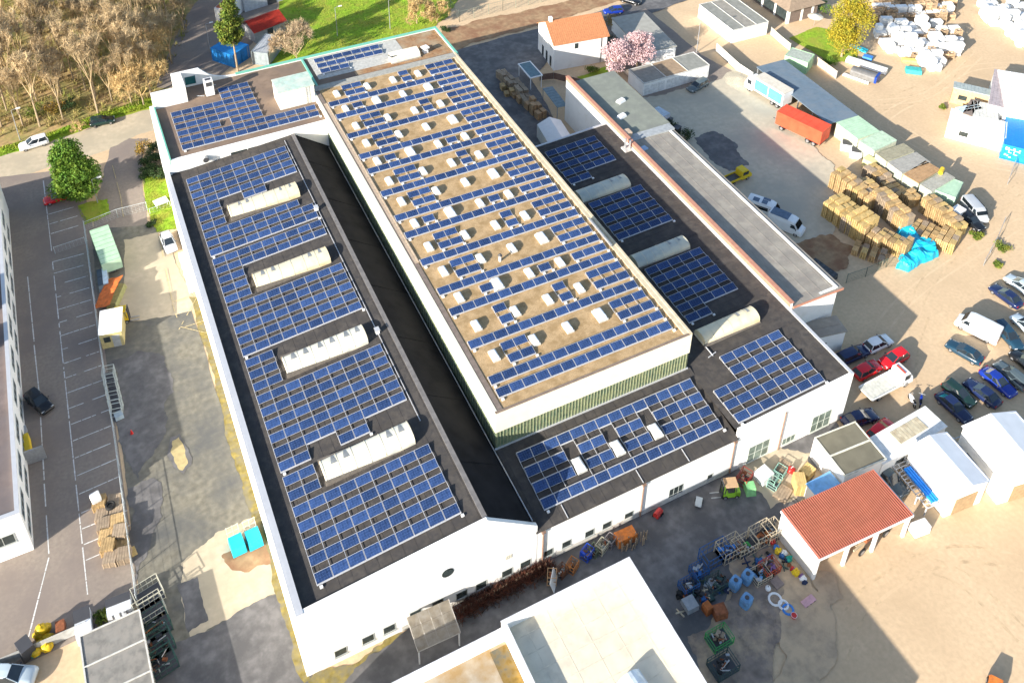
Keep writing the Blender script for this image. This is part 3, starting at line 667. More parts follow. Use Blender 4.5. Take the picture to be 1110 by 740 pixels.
# ------------------------------------------------------------------ solar panels
PANEL = mat('solar_cells', (.024, .050, .132), .20, var=.28, scale=2.5, spec=.32, rand=.3, detail=3)
def panel_mesh(w, d, tilt=12):
    b = MB(); t = R_(tilt); c, s_ = math.cos(t), math.sin(t)
    def P(x, y, z): return (x, y*c-z*s_, y*s_+z*c+.09)
    def slab(x0, y0, x1, y1, z0, z1, mi):
        vs = [P(x0, y0, z0), P(x1, y0, z0), P(x1, y1, z0), P(x0, y1, z0), P(x0, y0, z1), P(x1, y0, z1), P(x1, y1, z1), P(x0, y1, z1)]
        b.add(vs, [(3, 2, 1, 0), (4, 5, 6, 7), (0, 1, 5, 4), (1, 2, 6, 5), (2, 3, 7, 6), (3, 0, 4, 7)], mi)
    f = .024
    slab(f, f, w-f, d-f, 0, .03, 0)
    for a in ((0, 0, w, f), (0, d-f, w, d), (0, f, f, d-f), (w-f, f, w, d-f)): slab(*a, 0, .038, 1)
    # cell gaps
    for i in range(1, 6): slab(w*i/6-.004, f, w*i/6+.004, d-f, .03, .0315, 2)
    for i in range(1, 4): slab(f, d*i/4-.004, w-f, d*i/4+.004, .03, .0315, 2)
    return b.mesh('solar_panel', [PANEL, ALU, mat('cell_gap', (.10, .17, .40), .4)])
PM = {}
def array(label, cells, x0, px_, ys, zf, w, d, group, rail='cols'):
    """cells: list of (row, col). ys[row] = world y of the low (front) edge. zf(x, y) = roof height"""
    key = (w, d)
    if key not in PM: PM[key] = panel_mesh(w, d)
    r0, c0 = cells[0]
    bx, by = x0+px_*c0, ys[r0]
    t = thing('solar_array', label, 'solar panels', (bx, by, zf(bx, by)), 0, group)
    l = t.location
    for r, c in cells:
        x, y = x0+px_*c, ys[r]
        slope = math.atan2(zf(x+w, y)-zf(x, y), w); sy = math.atan2(zf(x, y+d)-zf(x, y), d)
        o = bpy.data.objects.new('solar_panel', PM[key]); COL.objects.link(o); o.parent = t
        o.location = (x-l[0], y-l[1], zf(x, y)-l[2]+.03); o.rotation_euler = (sy, -slope, 0)
    rm = MB(); cs = set(cells)
    dz = d*math.sin(R_(12))
    for r, c in cells:
        x, y = x0+px_*c, ys[r]
        # rails running up the roof under the panel joints, front to the next row
        yn = ys[r+1] if (r+1, c) in cs else y+d
        for xx, on in ((x-(px_-w)/2, True), (x+px_-(px_-w)/2, (r, c+1) not in cs)):
            if on: rm.bar((xx-l[0], y-.02-l[1], zf(xx, y)-l[2]+.13), (xx-l[0], yn-l[1], zf(xx, yn)-l[2]+.13), .038, .05)
        # top purlin and front clamp strip
        a, b2 = x-.03, x+px_-.01
        rm.bar((a-l[0], y+d*.985-l[1], zf(a, y+d)-l[2]+.10+dz), (b2-l[0], y+d*.985-l[1], zf(b2, y+d)-l[2]+.10+dz), .045, .05)
        if (r-1, c) not in cs: rm.bar((a-l[0], y-.06-l[1], zf(a, y)-l[2]+.09), (b2-l[0], y-.06-l[1], zf(b2, y)-l[2]+.09), .09, .06)
        for xx in (x+.02, x+w-.02): rm.bar((xx-l[0], y+d*.97-l[1], zf(xx, y+d)-l[2]), (xx-l[0], y+d*.97-l[1], zf(xx, y+d)-l[2]+.1+dz), .05)
    rm.build('mounting_rail', ALU, t)
    # white ballast feet at the front corners and deflector plate on the open end
    fm_ = MB()
    rows = sorted({r for r, c in cells})
    for r in rows:
        cc = [c for rr, c in cells if rr == r]; ce = max(cc); x = x0+px_*(ce+1)-.06; y = ys[r]
        vs = [(x-l[0], y+.12-l[1], zf(x, y)-l[2]), (x-l[0], y+d-l[1], zf(x, y+d)-l[2]), (x-l[0], y+d-l[1], zf(x, y+d)-l[2]+.1+dz), (x-l[0], y+.12-l[1], zf(x, y)-l[2]+.12)]
        fm_.add(vs, [(0, 1, 2, 3)])
    fm_.build('end_plate', mat('end_plate_grey', (.25, .26, .27), .5), t)
    ft = MB(); r = rows[0]; cc = sorted(c for rr, c in cells if rr == r)
    for x in (x0+px_*cc[0]+.3, x0+px_*(cc[-1]+1)):
        y = ys[r]-.35; ft.b0(x-.14-l[0], y-.12-l[1], zf(x, y)-l[2], x+.14-l[0], y+.12-l[1], zf(x, y)-l[2]+.18)
    ft.build('ballast_foot', WHITEP, t)
    return t
# long dark roof: rows measured from the photograph's left column, z follows the slope
TLs = [(200+a/8.222, 185+b/8.222) for a, b in [(45, 70), (62, 130), (82, 205), (103, 268), (125, 335), (148, 408), (168, 485), (190, 552), (212, 628), (236, 700)]] + \
      [(215+a/8.222, 255+b/8.222) for a, b in [(143, 210), (168, 285), (192, 375), (216, 460), (245, 545), (272, 635), (297, 725)]] + \
      [(240+a/8.222, 325+b/8.222) for a, b in [(123, 240), (155, 340), (182, 430), (215, 550), (248, 640)]] + \
      [(260+a/8.222, 395+b/8.222) for a, b in [(118, 170), (152, 280), (190, 385), (222, 500), (262, 625)]] + \
      [(280+a/8.222, 460+b/8.222) for a, b in [(137, 215), (175, 345), (218, 468), (260, 600), (290, 735)]] + \
      [(290+a/8.222, 550+b/8.222) for a, b in [(265, 140), (312, 285), (358, 435), (408, 595)]]
ytop = [G(px, py, zroof(-21.3)+.33)[1] for px, py in TLs]
def fit(i0, i1):
    n = i1-i0; idx = list(range(i0, i1)); mx_ = sum(idx)/n; my = sum(ytop[i] for i in idx)/n
    b_ = sum((i-mx_)*(ytop[i]-my) for i in idx)/sum((i-mx_)**2 for i in idx)
    return {i: my+b_*(i-mx_) for i in idx}, b_
YT = {}
for a, b in ((0, 10), (10, 20), (20, 36)):
    d_, pit = fit(a, b); YT.update(d_)
ysL = [0]*37
for i in range(36): ysL[35-i] = YT[i]-1.02
ysL[36] = ysL[35]+1.8
def cellsL(rng):
    out = []
    for i in rng:
        if i in (5, 6, 12, 13, 14, 20, 21, 22, 29, 30): cs = [0, 1]
        elif i in (4, 28): cs = [0, 1, 4, 5]
        elif i == 7: cs = list(range(8))
        else: cs = list(range(9))
        out += [(35-i, c) for c in cs]
    return sorted(out)
zf = lambda x, y: zroof(x)
gp = 'solar arrays on the long dark roof'
array('block of solar panels wrapping the farthest barrel rooflight on the long dark roof', cellsL(range(0, 10)), -21.35, 1.585, ysL, zf, 1.55, 1.0, gp)
array('block of solar panels wrapping the second farthest barrel rooflight on the long dark roof', cellsL(range(10, 20)), -21.35, 1.585, ysL, zf, 1.55, 1.0, gp)
array('block of solar panels wrapping the third barrel rooflight on the long dark roof', cellsL(range(20, 29)), -21.35, 1.585, ysL, zf, 1.55, 1.0, gp)
array('block of solar panels nearest the white front gable on the long dark roof', cellsL(range(29, 36)), -21.35, 1.585, ysL, zf, 1.55, 1.0, gp)
# gravel roof rows
ysG = [Y0+PY*r for r in range(40)]
FULL = [0, 1, 4, 7, 9, 12, 15, 17, 20, 23, 25, 28, 31, 33]
GAPS = [([2, 3], [2, 3]), ([5, 6], [3, 8]), ([8], [3, 8]), ([10, 11], [2, 3]), ([13, 14], [2, 3, 8]), ([16], [2, 8]), ([18, 19], [2, 3]), ([21, 22], [2, 3, 8]), ([24], [2, 8]), ([26, 27], [2, 3]), ([29, 30], [2, 3, 8]), ([32], [2]), ([34, 35], [2, 3, 8])]
zg = lambda x, y: ZT-.12
for k, r in enumerate(FULL):
    array('long fourteen panel solar row, %s long row from the front of the gravel roof' % ORD[k+1], [(r, c) for c in range(14)], X0, PX, ysG, zg, 1.53, 1.0, 'full solar rows on the gravel roof')
for k, (rs, cs) in enumerate(GAPS):
    runs = []
    for c in sorted(cs):
        if runs and runs[-1][-1] == c-1: runs[-1].append(c)
        else: runs.append([c])
    runs.append([11, 12, 13])
    for run in runs:
        n = len(run)*len(rs)
        pos = 'right side' if run[0] == 11 else ('left side' if run[0] < 5 else 'middle')
        array('%s solar panel%s, %s of the %s rooflight row on the gravel roof' % (NUM[n], 's' if n > 1 else '', pos, ORD[k+1]), [(r, c) for r in rs for c in run], X0, PX, ysG, zg, 1.53, 1.0, 'short solar groups on the gravel roof')
# low front roof
ysA = [-7.75+1.79*i for i in range(6)]
zA = lambda x, y: za(y)+.06
cells = [(0, c) for c in range(14)]+[(r, c) for r in (1, 2) for c in range(14) if c not in (3, 6, 9)]+[(3, c) for c in range(14)]
array('four rows of solar panels around three white domes on the low front roof', cells, 1.75, 1.59, ysA, zA, 1.555, 1.0, 'solar arrays on the lower roofs')
# right roof
zR = lambda x, y: zr(x)+.02
def blockR(label, ytop_, rows, x0):
    n = len(rows); ys = [ytop_-1.05-1.78*(n-1-i) for i in range(n)]+[ytop_+.8]
    array(label, sorted((n-1-i, c) for i, cs in enumerate(rows) for c in cs), x0, 1.735, ys, zR, 1.70, 1.0, 'solar arrays on the right roof')
r5 = list(range(5))
blockR('solar panel block at the far end of the right roof, shortened lowest row', 43.0, [r5, r5, r5, r5, [0, 1]], 28.75)
blockR('square solar panel block of five rows between two grey rooflights, right roof', 29.9, [r5]*5, 28.75)
blockR('solar panel block with a two panel stub in front, between rooflights on the right roof', 15.5, [r5]*5+[[0, 1]], 28.75)
blockR('sunlit solar panel block nearest the front wall of the right roof', -.4, [list(range(2, 7))]*2+[list(range(7))]*3, 25.35)
# teal edged roof
ysB = [60.6+1.79*i for i in range(10)]
zB = lambda x, y: ZB+.03
cells = [(0, c) for c in range(13)]+[(1, c) for c in range(13)]+[(r, c) for r in (2, 3, 4, 5) for c in range(8) if not (r == 2 and c == 4)]+[(r, c) for r in (6, 7) for c in (5, 6, 7)]
array('stepped solar panel block on the brown teal edged roof beside the plant room', cells, -20.75, 1.555, ysB, zB, 1.52, 1.0, 'solar arrays on the rear roof')
cells = [(0, c) for c in range(3)]+[(1, c) for c in range(7)]+[(2, c) for c in range(7)]
array('small solar panel block on pale sheet behind the gravel roof', cells, 3.0, 1.6, [71.6+1.75*i for i in range(5)], lambda x, y: ZB+.1, 1.56, 1.0, 'solar arrays on the rear roof')
# ------------------------------------------------------------------ neighbouring buildings
def bld(name, label, cat, loc, group=None): return thing(name, label, cat, (*loc, 0), 0, group)
# white office block at the left edge
OF = bld('office_block', 'white office block with dark flat roof at the left edge of the photo', 'building', (-52, 30))
m = MB(); xo = -45.8
m.b0(-70, 15.05, 0, -50.0, 15.4, 6.25); m.b0(-50.0, 15.05, 0, xo, 15.4, 6.25); m.b0(xo-.35, 15.4, 0, xo, 74, 6.25)
m.build('wall', WHITE, OF, world=True)
m = MB(); m.b0(-70, 15.4, 5.6, xo-.35, 74, 5.85); m.b0(-70, 73.7, 0, xo-.35, 74, 5.6); m.build('roof', mat('mauve_roof', (.17, .135, .125), .95, var=.2, scale=.8, col2=(.14, .12, .12), s2=.3), OF, world=True)
m = MB(); m.b0(-70, 15.0, 6.25, xo+.05, 15.5, 6.32); m.b0(xo-.4, 15.5, 6.25, xo+.05, 74, 6.32); m.build('parapet_cap', ALU, OF, world=True)
for y in (17.5, 22.5, 27.5, 33, 38.5, 44, 49.5, 55, 60.5, 66):
    windowX(OF, y, 4.4, 3.4, 1.3, xo, -1 if False else 1, nx=3)
    windowX(OF, y, 1.7, 3.4, 1.3, xo, 1, nx=3)
window(OF, -48.6, 3.0, 3.4, 1.4, 15.02, 3, 1)
m = MB(); m.b0(xo, 26.3, 0, xo+.25, 31.0, .9); m.b0(xo+.05, 26, 0, xo+2, 26.12, 2.2); m.build('entrance_rail', STEEL, OF, world=True)
# unseen blocks added on the roof to cast a shadow across the yard
m = MB(); m.b0(-57, 45.0, 5.85, -49.2, 50.0, 8.5); m.b0(-57, 38.5, 5.85, -49.2, 41.0, 8.3); m.build('shadow_block', WHITE, OF, world=True)
# red-coped wall + long grey roofed workshop on the right
AW = bld('workshop', 'long workshop with grey felt roof and a salmon coped white wall', 'building', (45, 28))
ZC = 8.15
xa, xb = 40.9, 49.6
y0, y1 = 1.6, 56.5
m = MB(); m.b0(xa, y0, 0, xa+.4, 58.2, 8.9); m.b0(xa+.4, 55.9, 0, xb-.6, 56.3, ZC-.1); m.b0(xb-.95, y0+.3, 0, xb-.6, 55.9, ZC-.2); m.b0(xa+.4, y0+.25, 0, xb-.95, y0+.6, ZC-.2)
m.build('wall', WHITE, AW, world=True)
m = MB(); m.b0(xa-.12, y0-.05, 8.9, xa+.5, 58.3, 9.0); m.b0(xa-.06, y0, 8.25, xa-.004, 58.2, 8.9); m.bar((xa+.5, y0-.06, ZC-.12), (xb+.02, y0-.06, ZC-.47), .12, .3); m.build('coping', REDTRIM, AW, world=True)
m = MB(); m.add([(xa+.4, y0, ZC), (xb, y0, ZC-.35), (xb, 39, ZC-.35), (xa+.4, 39, ZC)], [(0, 1, 2, 3)]); m.b0(xb-.05, y0, ZC-.55, xb, 39, ZC-.353)
for i in range(1, 5): x = xa+.4+i*1.75; z = ZC-.35*(x-xa-.4)/(xb-xa-.4); m.b0(x-.04, y0, z, x+.04, 39, z+.025)
for i in range(1, 30): y = y0+i*1.25; m.bar((xa+.45, y, ZC+.005), (xb-.02, y, ZC-.34), .05, .02)
m.build('roof', GREYSHEET, AW, world=True)
m = MB(); m.b0(xa+.4, 40.5, ZC-.2, xb+.2, 57.5, ZC-.05); m.build('roof', mat('green_felt', (.225, .24, .20), .9, var=.1, scale=1.0, col2=(.19, .20, .175), s2=.4), AW, world=True)
m = MB(); m.b0(xa+.4, 39, ZC-.3, xb, 40.5, ZC+.02); m.build('roof', mat('roof_joint', (.33, .35, .36), .7), AW, world=True)
for (px, py) in ((673, 110), (674, 126.5)):
    q = G(px, py, ZC); m = MB(); m.box(q[0], q[1], ZC+.12, 1.5, 1.0, .5, .3, tx=.8, ty=.7); m.build('rooflight', DOME, AW, world=True)
q = G(697, 162, ZC); m = MB(); m.box(q[0], q[1], ZC+.1, 1.4, .9, .25, .2); m.build('rooflight', mat('blue_glass', (.35, .45, .6), .1), AW, world=True)
q = G(680, 146, ZC); m = MB(); m.b0(q[0]-.5, q[1]-.6, ZC-.1, q[0]+.5, q[1]+.6, ZC+.7); m.build('chimney', mat('chimney_buff', (.50, .38, .28), .9), AW, world=True)
q = G(694, 172, 8.0); t = thing('flue_pipe', 'pair of metal flues standing on the dark right roof by the salmon wall', 'flue', (40.0, 38.2, zr(40)))
m = MB(); m.tube((0, 0, 0), (0, 0, 2.0), .15, n=10); m.tube((.5, -.5, 0), (.5, -.5, 1.8), .15, n=10); m.build('pipe', STEEL, t); m = MB(); m.box(.2, -.2, .12, 1.3, 1.3, .3); m.build('base', mat('flue_base', (.5, .48, .45), .8), t)
# little white lean-to shed under the workshop end
c, L, W, a = rect3((876, 367), (917, 358), (909, 342), 3.6)
t = thing('lean_to_shed', 'white lean-to shed with weathered grey roof below the workshop end', 'shed', (*c, 0), a)
m = MB(); m.box(0, 0, 1.7, L, W, 3.4); m.build('wall', WHITE, t)
m = MB(); m.box(0, 0, 3.52, L+.3, W+.3, .16); m.b0(-L/2, -.1, 3.6, L/2, .1, 3.66); m.build('roof', GREYSHEET, t)
m = MB(); m.b0(-.9, -W/2-.04, 1.6, .2, -W/2, 2.1); m.build('window', GLASSD, t)
# white house with orange roof
c, L, W, a = seg((598, 78), (652, 69))[0], 10.6, 7.6, math.radians(-6)
hx, hy = G(600, 77)
HZ = 5.8
t = thing('villa', 'white two storey house with a plain orange tiled roof behind the halls', 'house', (hx, hy, 0), math.radians(-7))
L, W = 10.6, 8.2
m = MB()
prof = [(0, 0), (W, 0), (W, HZ), (W/2, HZ+2.5), (0, HZ)]
vs = [(0, y, z) for y, z in prof]+[(L, y, z) for y, z in prof]
m.add(vs, [(4, 3, 2, 1, 0), (5, 6, 7, 8, 9)]+[(i, (i+1) % 5, (i+1) % 5+5, i+5) for i in (0, 1, 4)]); m.build('wall', WHITE, t, fix=True)
m = MB(); e = .35
for s_ in (0, 1):
    ya, yb = (-e, W/2) if s_ == 0 else (W+e, W/2); zaa = HZ-e*2.5/(W/2)
    m.add([(-e, ya, zaa+.1), (L+e, ya, zaa+.1), (L+e, yb, HZ+2.62), (-e, yb, HZ+2.62), (-e, ya, zaa), (L+e, ya, zaa), (L+e, yb, HZ+2.52), (-e, yb, HZ+2.52)], [(0, 1, 2, 3), (7, 6, 5, 4), (0, 4, 5, 1), (0, 3, 7, 4), (1, 5, 6, 2)])
    for i in range(28):
        x = -e+.2+i*.4; m.bar((x, ya, zaa+.12), (x, yb, HZ+2.64), .09, .05)
m.build('roof', mat('orange_tile', (.44, .19, .085), .85, var=.15, scale=3), t, fix=True)
m = MB(); m.b0(.4, W/2-.3, HZ+1.8, 1.0, W/2+.3, HZ+3.4); m.build('chimney', WHITE, t)
for x, z in ((4.4, 4.6),):
    f = MB(); f.b0(x-.35, -.05, z-.55, x+.35, .02, z+.55); f.build('window', GLASSD, t)
for y in (1.6, 3.6, 5.6):
    f = MB(); f.b0(-.06, y-.4, .2, .02, y+.4, 2.3); f.build('window', GLASSD, t)
    f = MB(); f.b0(-.06, y-.3, 4.1, .02, y+.3, 5.0); f.build('window', mat('curtain_pane', (.45, .42, .36), .4), t)
m = MB(); m.tube((L-1.2, -.08, .1), (L-1.2, -.08, HZ-.2), .06); m.build('downpipe', DGREY, t)
# glass lean-to, hut and tent by the pallets
c, L, W, a = rect3((562, 70), (575, 85), (587, 81), 2.6)
t = thing('glazed_shelter', 'low shelter with a bluish glass roof beside the stacked pallets', 'shelter', (*c, 0), a)
m = MB(); m.box(0, 0, 2.62, L, W, .08); m.build('roof', mat('roof_glass', (.09, .16, .18), .12, spec=.7), t)
m = MB()
for s1 in (-1, 1):
    m.box(0, s1*W/2, 2.62, L+.2, .18, .2); m.box(s1*L/2, 0, 2.62, .18, W, .19)
    for s2 in (-1, 1): m.box(s1*(L/2-.1), s2*(W/2-.1), 1.3, .12, .12, 2.6)
m.build('frame', WHITEP, t)
c, L, W, a = rect3((588, 96), (604, 117), (613, 112), 2.5)
t = thing('glazed_shelter', 'translucent corrugated shelter between the pallets and the white wall', 'shelter', (*c, 0), a)
m = MB(); m.box(0, 0, 2.5, L, W, .08)
for i in range(8): m.box(-L/2+L*(i+.5)/8, 0, 2.56, .08, W, .05)
m.build('roof', mat('corrugated_glass', (.16, .22, .24), .3), t)
m = MB()
for s1 in (-1, 1):
    for s2 in (-1, 1): m.box(s1*(L/2-.1), s2*(W/2-.1), 1.23, .12, .12, 2.46)
m.build('post', STEEL, t)
# white storage tent
c, L, W, a = rect3((587, 152), (603, 124), (625, 146), 3.0)
c = G(603, 146, 2.5)
t = thing('storage_tent', 'small white gabled storage tent squeezed behind the dark right roof', 'tent', (*c, 0), R_(-8))
L, W = 7.0, 4.2
m = MB(); prof = [(-W/2, 0), (W/2, 0), (W/2, 2.6), (0, 3.7), (-W/2, 2.6)]
m.add([(x, -L/2, z) for x, z in prof]+[(x, L/2, z) for x, z in prof], [(0, 1, 2, 3, 4), (9, 8, 7, 6, 5)]+[(i, i+5, (i+1) % 5+5, (i+1) % 5) for i in (1, 2, 3, 4)])
m.build('canvas', WTENT, t, fix=True); m = MB(); m.b0(-.9, -L/2-.03, 0, .5, -L/2+.01, 2.2); m.build('opening', DGREY, t)
# garages in rows (flat roofs)
def garages(name, label, cat, a_, b_, c_, h, n, wallm, roofm, group=None, doors=None):
    c, L, W, a = rect3(a_, b_, c_, h)
    t = thing(name, label, cat, (*c, 0), a, group)
    m = MB(); m.box(0, 0, h/2-.06, L, W, h-.12); m.build('wall', wallm, t)
    for i in range(n):
        m = MB(); w_ = L/n; x = -L/2+w_*(i+.5); m.box(x, 0, h-.02, w_-.12, W-.1, .14); m.build('roof', roofm[i % len(roofm)], t)
    m = MB()
    for i in range(n+1): m.box(-L/2+L*i/n, 0, h+.03, .12, W+.06, .24)
    m.box(0, W/2, h+.03, L, .14, .2); m.box(0, -W/2, h+.03, L, .14, .2); m.build('roof_edge', mat('pale_edge', (.55, .54, .5), .8), t)
    if doors:
        for i in range(n):
            w_ = L/n; x = -L/2+w_*(i+.5); m = MB(); s = doors; m.box(x, s*(W/2+.01), 1.1, w_-.5, .06, 2.1)
            for k in range(6): m.box(x, s*(W/2+.045), .3+.33*k, w_-.55, .03, .04)
            m.build('garage_door', mat('garage_door_white', (.66, .66, .64), .6), t)
    return t
FELT = [mat('felt_a', (.28, .26, .22), .95, var=.15, scale=1.5), mat('felt_b', (.33, .235, .15), .95, var=.2, scale=1.5), mat('felt_c', (.25, .25, .22), .95, var=.15, scale=1.2)]
garages('garage_row', 'white garages with grey and brown felt roofs beside the pink tree', 'garages', (698, 91), (769, 71), (748, 58), 2.7, 3, WHITE, [FELT[0], FELT[1], FELT[2]], 'garage blocks', doors=-1)
garages('garage_row', 'white garage block with six grey roof bays at the top edge', 'garages', (794.5, 33.5), (833, 24), (790, -2), 2.9, 3, WHITE, [FELT[2], FELT[0]], 'garage blocks', doors=-1)
garages('garage_row', 'grey roofed garages with three bays beside the green racks, bottom left corner', 'garages', (178, 800), (151, 661), (86, 688), 2.6, 4, mat('garage_wall', (.38, .36, .33), .9), [mat('planked_felt', (.21, .20, .18), .95, var=.25, scale=1.3, col2=(.27, .25, .22), s2=1.2)], 'garage blocks')
# low grey roof behind the pink tree
c, L, W, a = rect3((697, 57), (734, 50), (698, 13), 3.0)
t = thing('outbuilding', 'long outbuilding with pale grey roof behind the pink flowering tree', 'outbuilding', (*c, 0), a)
m = MB(); m.box(0, 0, 1.4, L-.3, W-.3, 2.8); m.build('wall', WHITE, t); m = MB(); m.box(0, 0, 2.9, L, W, .2); m.build('roof', mat('pale_felt', (.34, .33, .29), .9, var=.12, scale=1), t)
# villa with hipped roof
c, L, W, a = rect3((812, 17), (855, 15), (890, -14), 0)
q = G(853, 26); ang = seg((853, 26), (891, 16))[2]
t = thing('bungalow', 'bungalow with brown hipped roof and dark windows at the top edge', 'house', (*q, 0), ang)
L, W = 7.5, 16; H = 3.4
m = MB(); m.b0(0, 0, 0, L, W, H); m.build('wall', mat('brown_wall', (.17, .13, .11), .8), t)
m = MB()
for x in (.15, 3.5, 6.25):
    m.b0(x-.25, -.1, 0, x+.25, 0, H)
for y in (.2, 4, 8, 12): m.b0(-.1, y-.25, 0, 0, y+.25, H)
m.b0(-.12, -.12, H-.6, L, -.0, H); m.b0(-.12, 0, H-.6, -.0, W, H)
m.build('wall_post', WHITE, t)
m = MB(); e = 1.0
m.add([(-e, -e, H), (L+e, -e, H), (L+e, W+e, H), (-e, W+e, H), (L/2, L/2, H+2.6), (L/2, W-L/2, H+2.6)], [(0, 1, 4), (1, 2, 5, 4), (2, 3, 5), (3, 0, 4, 5), (3, 2, 1, 0)]); m.build('roof', mat('brown_tile', (.27, .20, .14), .85, var=.15, scale=2), t)
for y in (2.1, 6.0, 10):
    m = MB(); m.b0(-.05, y-1.6, .4, -.01, y+1.6, 2.6); m.build('window', GLASSD, t)
q = G(882, 28); t = thing('parasol', 'round cream parasol on the bungalow terrace', 'parasol', (*q, 0))
m = MB(); m.tube((0, 0, 0), (0, 0, 2.4), .04); m.build('pole', STEEL, t); m = MB(); m.tube((0, 0, 2.1), (0, 0, 2.6), 1.6, .05, n=10); m.build('canopy', mat('parasol_cream', (.66, .60, .48), .8), t)
# ------------------------------------------------------------------ shipping containers
def container(label, a_, b_, c_, h, col, group='shipping containers', name='shipping_container', roof=None, doorend=1, cat='container'):
    c, L, W, a = rect3(a_, b_, c_, h)
    t = thing(name, label, cat, (*c, 0), a, group)
    m = MB(); n = max(8, int(L/.28)); hw = W/2-.06
    for s_ in (-1, 1):
        pts = []
        for i in range(n+1):
            x = -L/2+.1+(L-.2)*i/n; o = hw-(.04 if (i//2) % 2 else 0); pts.append((x, s_*o))
        vs = [(x, y, .18) for x, y in pts]+[(x, y, h-.12) for x, y in pts]; k = n+1
        m.add(vs, [((i, i+1, i+1+k, i+k) if s_ < 0 else (i+k, i+1+k, i+1, i)) for i in range(n)])
    m.b0(-L/2+.08, -hw+.05, .15, L/2-.08, hw-.05, .2); m.build('side_panel', col, t)
    m = MB(); m.b0(-L/2+.05, -W/2+.05, h-.12, L/2-.05, W/2-.05, h-.05)
    for i in range(int(L/.5)): m.box(-L/2+.4+i*.5, 0, h-.04, .2, W-.3, .03)
    m.build('roof', roof or col, t)
    m = MB()
    for sx in (-1, 1):
        for sy in (-1, 1): m.box(sx*(L/2-.07), sy*(W/2-.07), h/2, .16, .16, h)
        for z in (.1, h-.08): m.box(sx*(L/2-.07), 0, z, .14, W-.3, .16)
    for sy in (-1, 1):
        for z in (.1, h-.08): m.box(0, sy*(W/2-.05), z, L-.3, .12, .16)
    m.build('frame', col, t)
    for k in (-1, 1):
        m = MB(); m.box(doorend*(L/2-.03), k*W/4, h/2, .06, W/2-.12, h-.34); m.build('door', col, t)
        m = MB()
        for y in (.12, .32): m.tube((doorend*(L/2+.02), k*(W/2-.2-y), .2), (doorend*(L/2+.02), k*(W/2-.2-y), h-.2), .025)
        m.build('locking_bar', STEEL, t)
    m = MB(); m.box(-doorend*(L/2-.03), 0, h/2, .05, W-.25, h-.3); m.build('end_panel', col, t)
    return t
CG = mat('container_green', (.34, .55, .33), .6, var=.08, scale=1.5)
container('pale green container standing alone by the garden fence', (851, 60), (876, 68), (886, 60), 2.6, CG, roof=mat('container_grey_green', (.38, .42, .36), .7))
container('dull green container with a dark patch at the end of the pallet yard', (1012, 205), (1036, 214), (1051, 200), 2.6, mat('container_dull_green', (.33, .47, .35), .6, var=.1), roof=PALEGREEN)
container('blue container with white lettering cut off by the right edge', (1088, 156), (1120, 164), (1128, 118), 2.9, mat('container_blue', (.01, .22, .62), .5, var=.08))
def box_marks():
    t = [o for o in COL.objects if o.get('label', '').startswith('blue container with')][0]
    me = [c for c in t.children if c.name.startswith('side_panel')][0]; xs = [v.co.x for v in me.data.vertices]; ysv = [v.co.y for v in me.data.vertices]
    L = max(xs)-min(xs); W = max(ysv); m = MB(); rnd = random.Random(4)
    for (x, z, w_, h) in [(-.38, 2.0, .25, .5), (-.30, 2.0, .22, .45), (-.22, 1.5, .5, .7), (-.10, 2.1, .3, .4), (-.02, 1.3, .6, .8), (.10, 1.9, .25, .5), (-.36, .9, .3, .3), (-.27, .8, .2, .3), (-.18, .6, .3, .2)]:
        m.box(x*L, -W-.02, z, w_, .03, .1); m.box(x*L-w_/2+.05, -W-.025, z+h/2-.05, .1, .03, h); m.box(x*L, -W-.02, z+h-.1, w_, .03, .1)
    m.build('marking', WHITEP, t)
box_marks()
container('blue skip container below the slender green tree', (228, 52), (252, 60), (274, 50), 2.8, mat('container_cobalt', (.01, .17, .48), .6, var=.2), roof=mat('cobalt_cover', (.012, .22, .55), .6, var=.15))
container('grey container behind the blue skip', (272, 56), (290, 58), (300, 38), 2.8, mat('container_grey', (.22, .26, .28), .6, var=.15), roof=mat('container_grey_roof', (.40, .42, .44), .6))
# pale green yard sheds in a line (roof bays each a shed)
for i, (A, B, C_, rf, lb) in enumerate([((906, 133), (930, 151), (953, 142), PALEGREEN, 'pale green roofed storage shed next to the long blue canopy'),
                                        ((931, 153), (948, 164), (972, 152), mat('pg2', (.44, .56, .42), .7), 'storage shed with clean light green roof between darker ones'),
                                        ((949, 166), (961, 175), (986, 160), mat('pg3', (.30, .28, .20), .9, var=.2), 'storage shed with mossy brown grey roof, open front'),
                                        ((962, 176), (978, 188), (1003, 172), mat('pg4', (.33, .32, .29), .9, var=.15), 'storage shed with plain mid grey roof in the row'),
                                        ((979, 189), (996, 199), (1020, 184), mat('pg5', (.40, .25, .13), .9, var=.2), 'storage shed with rusty brown roof in the row'),
                                        ((997, 200), (1010, 208), (1034, 192), mat('pg6', (.36, .35, .30), .9, var=.2), 'last grey shed of the row carrying a yellow object')]):
    c, L, W, a = rect3(A, B, C_, 2.7)
    t = thing('storage_shed', lb, 'shed', (*c, 0), a, 'storage sheds in a row')
    m = MB(); m.box(0, 0, 1.3, L-.1, W-.1, 2.6); m.build('wall', mat('shed_cream', (.55, .56, .44), .8), t)
    m = MB(); m.box(0, 0, 2.68, L-.06, W, .14)
    for k in range(int(L/.5)): m.box(-L/2+.3+k*.5, 0, 2.77, .07, W, .05)
    m.build('roof', rf, t)
    m = MB(); m.box(0, -W/2+.02, 1.2, L*.8, .08, 2.2); m.build('door', mat('shed_door', (.40, .42, .32), .7), t)
